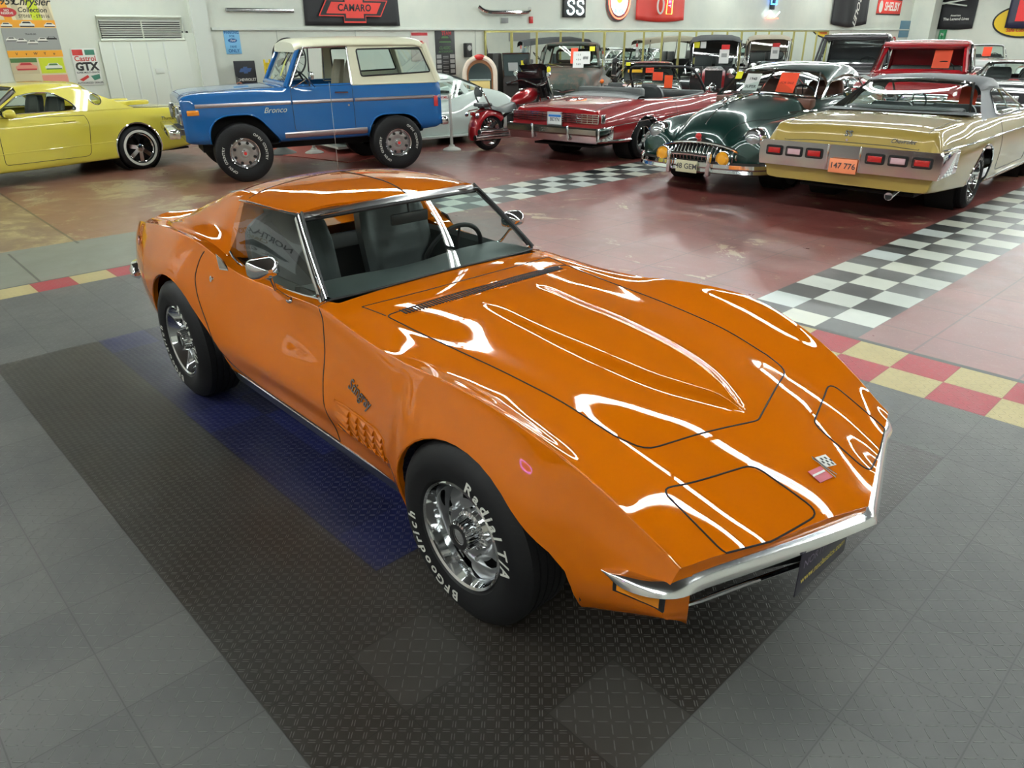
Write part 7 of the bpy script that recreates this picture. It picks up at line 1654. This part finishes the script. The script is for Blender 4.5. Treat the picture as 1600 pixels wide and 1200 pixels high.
# ================================================================ white coupe with dark stripe, behind the off-roader
def white_racer():
    W = empty('race_coupe', (-11.0, 8.25, 0), math.radians(-98), 'low white sports racer with a dark roof stripe behind the blue off-roader', 'car')
    wp = paint('racer_white', srgb(206, 218, 212), .35, 1); 
    def st(x, zc, zv, yv, zf, yf_, ys, zl): return (x, [(0, zc), (yv*.6, zc-(zc-zv)*.35), (yv, zv), (yf_, zf), (yf_+.10, zf-.06), (ys, .52), (ys-.01, .36), (ys-.05, zl), (ys-.15, zl)])
    S = [st(3.1, .40, .40, .4, .42, .55, .70, .22), st(3.0, .50, .50, .42, .54, .58, .78, .16), st(2.6, .66, .64, .44, .74, .62, .85, .14), st(2.2, .76, .72, .45, .80, .64, .87, .14), st(1.6, .80, .76, .50, .76, .66, .86, .14), st(1.0, .82, .78, .55, .76, .68, .86, .14), st(.5, .88, .84, .56, .90, .66, .88, .15), st(0, .92, .88, .52, .99, .64, .90, .17), st(-.4, .90, .86, .5, .92, .62, .88, .24), st(-.75, .76, .74, .5, .76, .60, .80, .34)]
    shell(W, loft(S, 6, 3), wp, [circ_poly(0, .33, .36, .36), circ_poly(2.35, .33, .36, .36)], label='white bodywork')
    greenhouse(W, dict(wb=(1.75, 1.5, .55, .80, .78), wt=(1.05, 1.0, .42, 1.25, 1.22), rt=(.55, .55, .40, 1.26, 1.21), rb=(-.45, -.40, .40, .86, .82), crown=.03, edge=.08,
        side=[(1.55, .78), (1.0, 1.16), (.5, 1.17), (.0, 1.0), (-.3, .80)], wins=[rpoly([(1.40, .80), (1.0, 1.12), (.58, 1.13), (.34, .80)], .05, 3), rpoly([(.22, .82), (.40, 1.10), (.12, 1.0), (-.08, .84)], .04, 3)], yb=.66, zb=.78, zr=1.17, pname='roof_side', chrome=False, trim=BLACK, tw=.006), wp)
    MB().grid([[(x, y, z) for y in (-.13, 0, .13)] for x, z in ((1.0, 1.262), (.9, 1.278), (.8, 1.288), (.65, 1.284), (.55, 1.272), (.3, 1.20), (.0, 1.10), (-.3, .975), (-.45, .905))]).build('roof_stripe', BLACK, W)
    MB().grid([[(x, s_*y+0, z) for y in (.0, .14)] for s_ in (1,) for x, z in ((3.0, .505), (2.6, .672), (2.2, .768), (1.8, .80))]).build('hood_stripe', BLACK, W)
    MB().prism([(2.95, .10), (3.25, .10), (3.25, .14), (2.95, .14)], lambda a, b, d: (a, d, b), -.85, .85).build('front_splitter', wp, W)
    for s in (1, -1):
        MB().box((1.2, s*.88, .17), (1.6, .14, .05), b=.015).build('side_skirt', wp, W); 
        for x in (0, 2.35): wheel(W, (x, s*.76, .33), .33, .22, .20, s, 'spoke5', tire_mat('radial_tire'), nth=40, rimmat=mat('black_wheel', (.03, .03, .03), .3, .6))
        MB().lathe([(.09, 0), (.08, .03), (0, .05)], (2.95, s*.58, .56), (1, 0, .3), 16).build('headlamp', CHROME, W)
        MB().box((-.69, s*.5, .62), (.03, .1, .06), b=.01).build('tail_lamp', mat('red_lens', (.4, .01, .01), .15), W)
    cabin(W, .1, 1.6, .6, .24, .80, sx=.5, sz=.22, back=.6, seats=((.3, 0), (-.3, 0)), wheel_at=(1.15, .3, .76)); MB().lathe([(.15, 0), (.14, .06), (.06, .12), (0, .13)], (.35, .3, .96), (0, 0, 1), 16).build('helmet_fairing', BLACK, W)
    p = note(world_on(W, (.95, .70, .86)), W.rotation_euler[2]+PI/2, .36, .09, WHP, 'white slip reading LOW MILES on the side window of the white racer', ('LOW MILES',), tm=prd, sz=.062)
white_racer()
# ================================================================ old vehicles behind
def rusty():
    R_ = empty('rusty_pickup', (-10.85, 11.2, 0), math.radians(-52), 'rusty dark green old pickup facing the showroom floor', 'truck')
    m = mat('rust_patina', (.05, .04, .03), .6, 0, .04, .3); g = NG(m); P_ = node(m, 'ShaderNodeTexCoord').outputs['Object']; n1 = g.noise(P_, 1.6, 6, .65, .5); n2 = g.noise(P_, 14, 5, .7)
    s_ = node(m, 'ShaderNodeSeparateXYZ'); m.node_tree.links.new(P_, s_.inputs[0])
    c = g.mix(g.smooth(n1, .44, .56), srgb(54, 66, 60), srgb(92, 74, 64)); c = g.mix(g.mul(g.smooth(n2, .5, .7), .5), c, srgb(116, 84, 66)); m.node_tree.links.new(c, m.node_tree.nodes['Principled BSDF'].inputs['Base Color'])
    def st(x, zc, yh, zh, yv, zv, yc, zf, ys, zl): return (x, [(0, zc), (yh*.6, zc-.01), (yh, zh), (yv, zv), ((yv+yc)/2, zv+(zf-zv)*.7), (yc, zf), (yc+.13, zf-.10), (ys, zf-.32), (ys, zl+.1), (ys-.03, zl), (ys-.2, zl)])
    S = [st(1.55, .86, .28, .80, .36, .60, .66, .70, .82, .42), st(1.48, 1.02, .36, .96, .42, .64, .68, .84, .90, .40), st(1.25, 1.17, .44, 1.10, .48, .70, .70, .93, .94, .40), st(.8, 1.24, .54, 1.18, .56, .80, .72, .96, .95, .40), st(.3, 1.27, .62, 1.22, .64, .95, .74, .90, .93, .40), st(-.05, 1.28, .68, 1.24, .70, 1.05, .76, 1.0, .86, .40), st(-1.2, 1.28, .70, 1.24, .73, 1.15, .78, 1.05, .86, .40)]
    sh = shell(R_, loft(S, 6, 3), m, [circ_poly(.85, .38, .42, .42)], [('cab', 'x', None, [(-.05, -.68), (-1.15, -.68), (-1.15, .68), (-.05, .68)], (0, 1), lambda c: c.z > 1.15)], label='rust and dark green patina bodywork')
    greenhouse(R_, dict(wb=(-.02, -.12, .66, 1.28, 1.27), wt=(-.28, -.36, .58, 1.75, 1.73), rt=(-1.15, -1.15, .50, 1.75, 1.72), rb=(-1.18, -1.18, .60, 1.30, 1.30), crown=.06, edge=.14,
        side=[(-.12, 1.25), (-.36, 1.62), (-.6, 1.66), (-1.1, 1.66), (-1.18, 1.25)], wins=[rpoly([(-.22, 1.30), (-.42, 1.60), (-.95, 1.60), (-.95, 1.30)], .05, 3)], yb=.76, zb=1.25, zr=1.66, pname='cab_side', trim=m, tw=.03, chrome=False), m)
    MB().tube(rpoly([(-.45, 1.38), (.45, 1.38), (.45, 1.62), (-.45, 1.62)], .08, 3) and [(-1.17, a, b) for a, b in rpoly([(-.42, 1.38), (.42, 1.38), (.42, 1.62), (-.42, 1.62)], .08, 3)], .03, 6, True).build('rear_window_frame', m, R_)
    cabin(R_, -1.1, -.05, .7, .5, 1.24, seats=(), wheel_at=(-.42, .35, 1.22)); MB().box((-.95, 0, .85), (.22, 1.2, .60), b=.06).build('bench_seat', VINYL, R_)
    MB().add([(1.57, -.22, 1.0-.12), (1.57, .22, .88), (1.60, .10, .91), (1.60, 0, .86), (1.60, -.10, .91)], [(0, 4, 3, 2, 1)]).tube([(1.58, -.26, .90), (1.61, -.08, .87), (1.62, 0, .85), (1.61, .08, .87), (1.58, .26, .90)], .014, 6).build('nose_badge', CHROME, R_)
    MB().box((1.58, 0, .62), (.05, .66, .34), b=.03).build('grille', DCHROME, R_); MB().box((1.74, 0, .46), (.08, 1.6, .12), b=.03).build('front_bumper', DCHROME, R_)
    MB().box((-2.1, 0, .85), (1.8, 1.35, .55), b=.04).build('cargo_bed', m, R_); MB().box((-.4, 0, .42), (3.4, .8, .1)).build('frame', VOID, R_)
    for s in (1, -1):
        MB().lathe([(.10, 0), (.11, .05), (.09, .09), (0, .11)], (1.42, s*.72, .86), (1, 0, 0), 16).build('headlamp', DCHROME, R_); mk2 = MB().ball((1.15, s*.80, 1.04), .045, 8).build('marker_lamp', mat('marker_orange', (.8, .16, .02), .3), R_); MB().cyl((1.15, s*.80, .92), (1.15, s*.80, 1.02), .012, n=8).build('lamp_stem', BLACK, mk2)
        for x in (.85, -2.1): wheel(R_, (x, s*.80, .37), .37, .18, .21, s, 'cap', TIRE, nth=40, white=(.22, .30))
        MB().ball((.0, s*1.02, 1.40), .06, 8, (.4, 1, 1.2)).tube([(-.05, s*.85, 1.32), (0, s*1.0, 1.38)], .01, 5).build('side_mirror', BLACK, R_)
    MB().tube([(.05, -.15, 1.30), (-.05, -.38, 1.33), (-.10, -.52, 1.36)], .008, 5).build('wiper', CHROME, R_)
    a = R_.rotation_euler[2]
    note(world_on(R_, (.06, .10, 1.52)), a, .16, .34, REDP, 'narrow orange-red tag behind the windshield of the rusty pickup', (), tilt=-.4); note(world_on(R_, (.10, .20, 1.44)), a, .24, .36, WHP, 'white printed sheet low in the windshield of the rusty pickup', ('1 2 3', '4 5 6', '7 8 9'), tilt=-.4, sz=.05); note(world_on(R_, (.09, .36, 1.48)), a, .20, .28, WHP, 'white sheet with a small dark block, right in the windshield of the rusty pickup', ('##',), tilt=-.4, sz=.10); note(world_on(R_, (.04, .50, 1.66)), a, .12, .10, YELP, 'yellow corner tag in the windshield of the rusty pickup', (), tilt=-.4)
rusty()
def simple_car(name, loc, yaw, m, label, cat='car', hood=.98, roof=1.38, L=4.6, ybelt=.80, w_=.90, roofm=None, conv=False, nose=1.0, wb=(-.55, -.70), wt=(-1.15, -1.22), rt=(-2.3, -2.3), rb=(-2.9, -2.8), ztop=None, chrome_nose=True):
    o = empty(name, loc, math.radians(yaw), label, cat)
    zt = ztop or roof
    def st(x, zc, ys, zl): return (x, [(0, zc), (ys*.5, zc-.008), (ys*.84, zc-.03), (ys*.95, zc-.06), (ys+.0, zc-.14), (ys+.03, .62), (ys+.02, .45), (ys, zl), (ys-.2, zl)])
    S = [st(nose, hood-.22, w_-.14, .40), st(nose-.12, hood-.08, w_-.07, .30), st(.4, hood-.02, w_-.02, .26), st(-.5, hood, w_, .26), st(-1.8, hood, w_, .26), st(-2.8, hood, w_, .28), st(-L+1.25, hood-.05, w_-.04, .34), st(-L+1.05, hood-.22, w_-.12, .42)]
    shell(o, loft(S, 4, 2), m, [circ_poly(0, .34, .36, .36, 16), circ_poly(-2.75, .34, .36, .36, 16)], [('cab', 'x', None, [(wb[0]-.1, -ybelt+.08), (rb[0]+.1, -ybelt+.08), (rb[0]+.1, ybelt-.08), (wb[0]-.1, ybelt-.08)], (0, 1), lambda c: c.z > hood-.15)])
    if not conv:
        greenhouse(o, dict(wb=(wb[0], wb[1], ybelt-.08, hood, hood-.02), wt=(wt[0], wt[1], ybelt-.22, zt-.05, zt-.07), rt=(rt[0], rt[1], ybelt-.24, zt-.05, zt-.08), rb=(rb[0], rb[1], ybelt-.12, hood, hood-.02), crown=.04, edge=.10,
            side=[(wb[1], hood-.04), (wt[1], zt-.15), (rt[1], zt-.15), (rb[1], hood-.04)], wins=[rpoly([(wb[1]-.12, hood-.01), (wt[1]-.08, zt-.19), ((wt[1]+rt[1])/2+.03, zt-.19), ((wt[1]+rt[1])/2+.03, hood-.01)], .03, 2), rpoly([((wt[1]+rt[1])/2-.05, hood-.01), ((wt[1]+rt[1])/2-.05, zt-.19), (rt[1]+.1, zt-.19), (rb[1]+.15, hood-.01)], .03, 2)], yb=ybelt, zb=hood-.04, zr=zt-.14, pname='roof_side', tw=.012), roofm or m)
    else:
        MB().tube(crom([(wb[1], -ybelt+.05, hood-.02), (wt[1], -ybelt+.18, zt), (wt[0], 0, zt+.02), (wt[1], ybelt-.18, zt), (wb[1], ybelt-.05, hood-.02)], 4), .022, 6).build('windshield_frame', CHROME, o); MB().quad((wb[0], -ybelt+.08, hood), (wb[0], ybelt-.08, hood), (wt[0], ybelt-.2, zt), (wt[0], -ybelt+.2, zt)).build('windshield', GLASS, o)
    cabin(o, rb[0]+.3, wb[0]-.1, ybelt-.06, .35, hood, sx=(rb[0]+wb[0])/2, sz=.48, wheel_at=(wb[0]-.55, .36, hood), back=.55)
    for s in (1, -1):
        for x in (0, -2.75): wheel(o, (x, s*(w_-.13), .33), .33, .2, .20, s, 'cap', TIRE, nth=28)
        MB().lathe([(.09, 0), (.09, .03), (0, .05)], (nose-.04, s*(w_-.28), hood-.32), (1, 0, 0), 14).build('headlamp', CHROME, o)
    MB().box((nose+.05, 0, .42), (.09, 2*w_-.1, .12), b=.03).build('front_bumper', CHROME, o); MB().box((nose, 0, hood-.36), (.03, w_*.95, .14), b=.01).build('grille', DCHROME if chrome_nose else BLACK, o); MB().box((-L+1.0, 0, .45), (.09, 2*w_-.1, .12), b=.03).build('rear_bumper', CHROME, o)
    MB().box((-1.4, 0, .28), (3.8, 1.2, .03)).build('floor_pan', VOID, o)
    return o
gb_ = paint('black_paint', (.006, .007, .008), .3)
rdst = simple_car('dark_roadster', (-10.25, 13.35, 0), -52, paint('deep_green_black', (.008, .014, .013), .3), 'black car with a chrome-edged windshield behind the red convertible', hood=.92, roof=1.34, ybelt=.78, w_=.82, L=4.1, rt=(-1.9, -1.9), rb=(-2.5, -2.4), wb=(-.55, -.72), wt=(-1.0, -1.1))
a = rdst.rotation_euler[2]
note(world_on(rdst, (-.66, .02, 1.15)), a, .20, .17, REDP, 'red-orange price sheet in the windshield of the black car behind the red convertible', ('PRICE',), tilt=-.6, sz=.05, tm=prd); note(world_on(rdst, (-.72, -.34, 1.12)), a, .36, .08, mat('amber_strip', srgb(226, 170, 30), .6), 'long yellow-orange strip in the windshield of the black car', (), tilt=-.6); note(world_on(rdst, (-.80, -.52, 1.28)), a, .11, .09, YELP, 'small yellow tag in the windshield corner of the black car', (), tilt=-.6)
def touring(loc, yaw, topm, label, sc=1.0):
    o = empty('touring_car', loc, math.radians(yaw), label, 'car')
    MB().prism([(-.42, .55), (-.42, 1.02), (-.30, 1.12), (.30, 1.12), (.42, 1.02), (.42, .55)], lambda a, b, d: (d, a, b), .0, .95).build('engine_hood', gb_, o); MB().prism([(-.30, .55), (-.30, 1.05), (-.18, 1.16), (.18, 1.16), (.30, 1.05), (.30, .55)], lambda a, b, d: (d, a, b), .95, 1.05).build('radiator', CHROME, o); MB().box((1.055, 0, .83), (.01, .46, .46)).build('radiator_core', VOID, o)
    MB().prism([(0, .50), (0, 1.10), (-.3, 1.10), (-.45, 1.02), (-1.0, 1.02), (-1.1, 1.15), (-2.2, 1.15), (-2.35, .9), (-2.3, .5)], lambda a, b, d: (a, d, b), -.62, .62).build('body', gb_, o)
    for y in (.3, -.3): MB().box((-.85, y, 1.02), (.5, .5, .14), b=.04).box((-1.1, y, 1.2), (.12, .5, .40), b=.04).build('seat', VINYL, o)
    MB().box((-2.1, 0, 1.2), (.14, 1.1, .44), b=.04).build('rear_seat', VINYL, o)
    MB().tube([(.02, -.62, 1.08), (-.04, -.60, 1.78), (-.04, .60, 1.78), (.02, .62, 1.08)], .018, 6).tube([(-.0, -.6, 1.42), (-.0, .6, 1.42)], .012, 6).build('windshield_frame', CHROME, o); MB().quad((.02, -.6, 1.1), (.02, .6, 1.1), (-.04, .58, 1.77), (-.04, -.58, 1.77)).build('windshield', GLASS, o)
    rows = []
    for x, z, d in ((.16, 1.80, .0), (.1, 1.84, .02), (-.2, 1.88, .05), (-.9, 1.93, .06), (-1.6, 1.94, .06), (-2.2, 1.86, .05), (-2.42, 1.66, .03), (-2.45, 1.35, 0)): rows.append([(x, y, z-.10*abs(y/.72)**4-(.09 if abs(y) > .71 else 0)) for y in (-.73, -.72, -.66, -.45, 0, .45, .66, .72, .73)])
    t = MB().grid(rows).build('folding_top', topm, o, ang=50); 
    for s in (1, -1):
        for x in (-.05, -1.1, -2.1): MB().tube([(x, s*.66, 1.12), (x-.05, s*.69, 1.80)], .014, 5).build('top_bow', BLACK, o)
        for cx in (.70, -1.95):
            MB().grid([[(cx+.52*math.cos(a), s*y, .40+.50*math.sin(a)) for y in (.62, .74, .88)] for a in np.linspace(.35, PI-.2, 12)]).build('fender', gb_, o)
            w2 = MB().lathe([(.33, -.05), (.37, -.06), (.40, 0), (.37, .06), (.33, .05)], (0, 0, 0), (0, 1, 0), 32, closed=True).build('wheel', WLET if 'tan' in label and False else TIRE, o); w2.location = (cx, s*.76, .40)
            sp = MB()
            for k in range(12): aa = 2*PI*k/12; sp.tube([(.05*math.cos(aa), 0, .05*math.sin(aa)), (.33*math.cos(aa), 0, .33*math.sin(aa))], .012, 5)
            sp.lathe([(.06, -.06), (.06, .06)], (0, 0, 0), (0, 1, 0), 14, caps=True).build('spokes', gb_, w2)
        MB().box((-.62, s*.78, .42), (1.6, .26, .03)).build('running_board', gb_, o); MB().lathe([(.10, -.10), (.125, 0), (.12, .03), (0, .04)], (.98, s*.46, .98), (1, 0, 0), 20).build('headlamp', CHROME, o)
    steering(o, (-.50, .32, 1.30), (-.7, 0, .7), .2, BLACK); MB().tube([(1.2, -.5, .5), (1.22, 0, .5), (1.2, .5, .5)], .02, 6).build('front_bar', CHROME, o)
    MB().tube([(.35, -.75, .95), (.3, -.8, 1.15), (.2, -.72, 1.25), (-.02, -.66, 1.3)], .012, 6).build('windshield_stay', CHROME, o)
    MB().box((-.6, 0, .45), (3.2, .6, .08)).build('frame', BLACK, o)
    a = o.rotation_euler[2]; return o, a
t1, a1 = touring((-11.1, 17.4, 0), -56, col('top_grey', 58, 60, 62, .8), 'black antique touring car with a dark folding top')
t2, a2 = touring((-12.3, 22.4, 0), -58, col('top_tan', 158, 148, 130, .8), 'black antique touring car with a tan folding top')
REDT = mat('red_header', srgb(204, 30, 30), .5)
for tt, aa, l1, l2, yy in ((t1, a1, 'white sheet with a car picture on the dark-topped touring car', 'red tag above the sheet on the touring car with the dark top', .25), (t2, a2, 'grey-white sheet on the windshield of the touring car with the tan top', 'red tag above the sheet on the touring car with the tan top', .2)):
    n_ = note(world_on(tt, (.09, yy, 1.38)), aa, .26, .36, WHP, l1); brect(n_, 0, .03, .15, .10, gry, .003); note(world_on(tt, (.10, yy+.02, 1.62)), aa, .22, .12, REDT, l2)
note(world_on(t1, (.08, -.52, 1.68)), a1, .16, .15, YELP, 'yellow tag on the windshield of the touring car with the dark top'); note(world_on(t1, (.08, -.34, 1.68)), a1, .15, .17, WHP, 'small white tag on the windshield of the touring car with the dark top')
def pickup_cab(loc, yaw, m, label, oval=False, zt=1.86, wid=.80):
    o = empty('pickup_truck', loc, math.radians(yaw), label, 'truck')
    def st(x, zc, ys, zl): return (x, [(0, zc), (ys*.6, zc-.01), (ys*.92, zc-.03), (ys, zc-.09), (ys+.03, .85), (ys+.03, .6), (ys, zl), (ys-.2, zl)])
    shell(o, loft([st(1.45, .98, .80, .50), st(1.35, 1.12, .88, .42), st(.5, 1.20, .90, .40), st(-.1, 1.23, .91, .40), st(-1.4, 1.23, .91, .40)], 4, 2), m, [circ_poly(.75, .42, .42, .42, 16)], [('cab', 'x', None, [(-.15, -wid), (-1.35, -wid), (-1.35, wid), (-.15, wid)], (0, 1), lambda c: c.z > 1.1)])
    greenhouse(o, dict(wb=(-.08, -.15, wid-.04, 1.24, 1.22), wt=(-.40, -.44, wid-.12, zt-.17, zt-.18), rt=(-1.28, -1.28, wid-.14, zt-.15, zt-.17), rb=(-1.35, -1.35, wid-.10, 1.24, 1.24), crown=.11, edge=.13, rglass=m,
        side=[(-.15, 1.20), (-.46, zt-.17), (-1.28, zt-.17), (-1.36, 1.20)], wins=[rpoly([(-.28, 1.24), (-.52, zt-.22), (-1.05, zt-.22), (-1.05, 1.24)], .04, 3)], yb=.86, zb=1.20, zr=zt-.16, pname='cab_side', trim=(m if oval else m), tw=.045, chrome=not oval), m)
    MB().box((-.40, 0, zt-.13), (.14, 2*wid-.14, .10), b=.035).build('roof_visor', m, o)
    cabin(o, -1.3, -.1, .8, .55, 1.2, seats=(), wheel_at=(-.5, .36, 1.25)); MB().box((-1.1, 0, 1.0), (.2, 1.3, .65), b=.06).build('bench_seat', VINYL, o)
    MB().box((-2.35, 0, .85), (1.9, 1.65, .60), b=.04).build('cargo_bed', m, o); MB().box((1.58, 0, .52), (.09, 1.8, .14), b=.03).build('front_bumper', CHROME, o); MB().box((1.47, 0, .82), (.04, 1.4, .26), b=.01).build('grille', CHROME, o); MB().box((-.5, 0, .45), (3.8, .8, .1)).build('frame', VOID, o)
    for s in (1, -1):
        for x in (.75, -2.4): wheel(o, (x, s*.80, .38), .38, .2, .21, s, 'cap', TIRE, nth=28)
        MB().lathe([(.09, 0), (.09, .03), (0, .04)], (1.48, s*.62, .82), (1, 0, 0), 14).build('headlamp', CHROME, o)
        MB().tube([(-.18, s*(wid+.05), 1.22), (-.46, s*(wid-.04), zt-.14)], .025, 5).build('pillar_molding', CHROME if not oval else m, o)
    return o
pr_ = pickup_cab((-4.25, 13.8, 0), -76, paint('truck_red', srgb(150, 14, 26), .3), 'bright red pickup cab behind the green and gold cars', zt=1.84)
note(world_on(pr_, (-.42, .32, 1.45)), pr_.rotation_euler[2], .30, .34, REDP, 'red paper hanging inside the windshield of the red pickup', (), tilt=-.4)
pickup_cab((-7.1, 17.1, 0), -73, paint('truck_grey', srgb(62, 60, 64), .4), 'dark grey old pickup cab behind the red pickup', oval=True, zt=1.98)
simple_car('sedan_car', (-9.2, 33.5, 0), -75, paint('pale_silver', srgb(190, 194, 192), .3), 'silver-white car with a red tag, far right behind the red pickup', roofm=WHITE, roof=1.52, hood=1.02)
note((-9.2, 33.9, 1.25), math.radians(-70), .30, .34, REDP, 'red tag inside the far silver-white car')
simple_car('sedan_car', (-4.15, 18.9, 0), -80, paint('charcoal_paint', srgb(48, 50, 54), .35), 'charcoal low coupe at the right edge behind the red pickup', roof=1.30, hood=.92)
simple_car('sedan_car', (-8.6, 25.0, 0), -80, paint('dark_olive', srgb(40, 52, 40), .35), 'dark green car far back between the tan touring car and the grey pickup', roof=1.50, hood=1.0)
simple_car('sedan_car', (-5.2, 26.8, 0), -78, paint('cream_paint', srgb(200, 204, 196), .35), 'pale car in the far row under the black hanging banner', roof=1.50, hood=1.0)
simple_car('sedan_car', (-6.2, 36.0, 0), -78, paint('brown_grey', srgb(70, 66, 62), .35), 'brown-grey car in the farthest row on the right', roof=1.6, hood=1.05)
# cars parked on the camera's side of the hall; the mirror shows them
for i, (x, y, yaw, c_, lb) in enumerate(((4.2, 12.5, 180, srgb(180, 190, 186), 'pale silver car across the hall, seen in the mirror'), (4.6, 17.5, 175, srgb(20, 40, 110), 'dark blue car across the hall, seen in the mirror'), (4.4, 22.5, 182, srgb(214, 208, 170), 'cream car across the hall, seen in the mirror'), (4.4, 28, 178, srgb(70, 110, 50), 'green car across the hall, seen in the mirror'))):
    simple_car('parked_car', (x-1.0, y, 0), yaw, paint('paint_%s' % ['silver', 'navy', 'cream', 'leaf'][i], c_, .35), lb, roof=1.45)
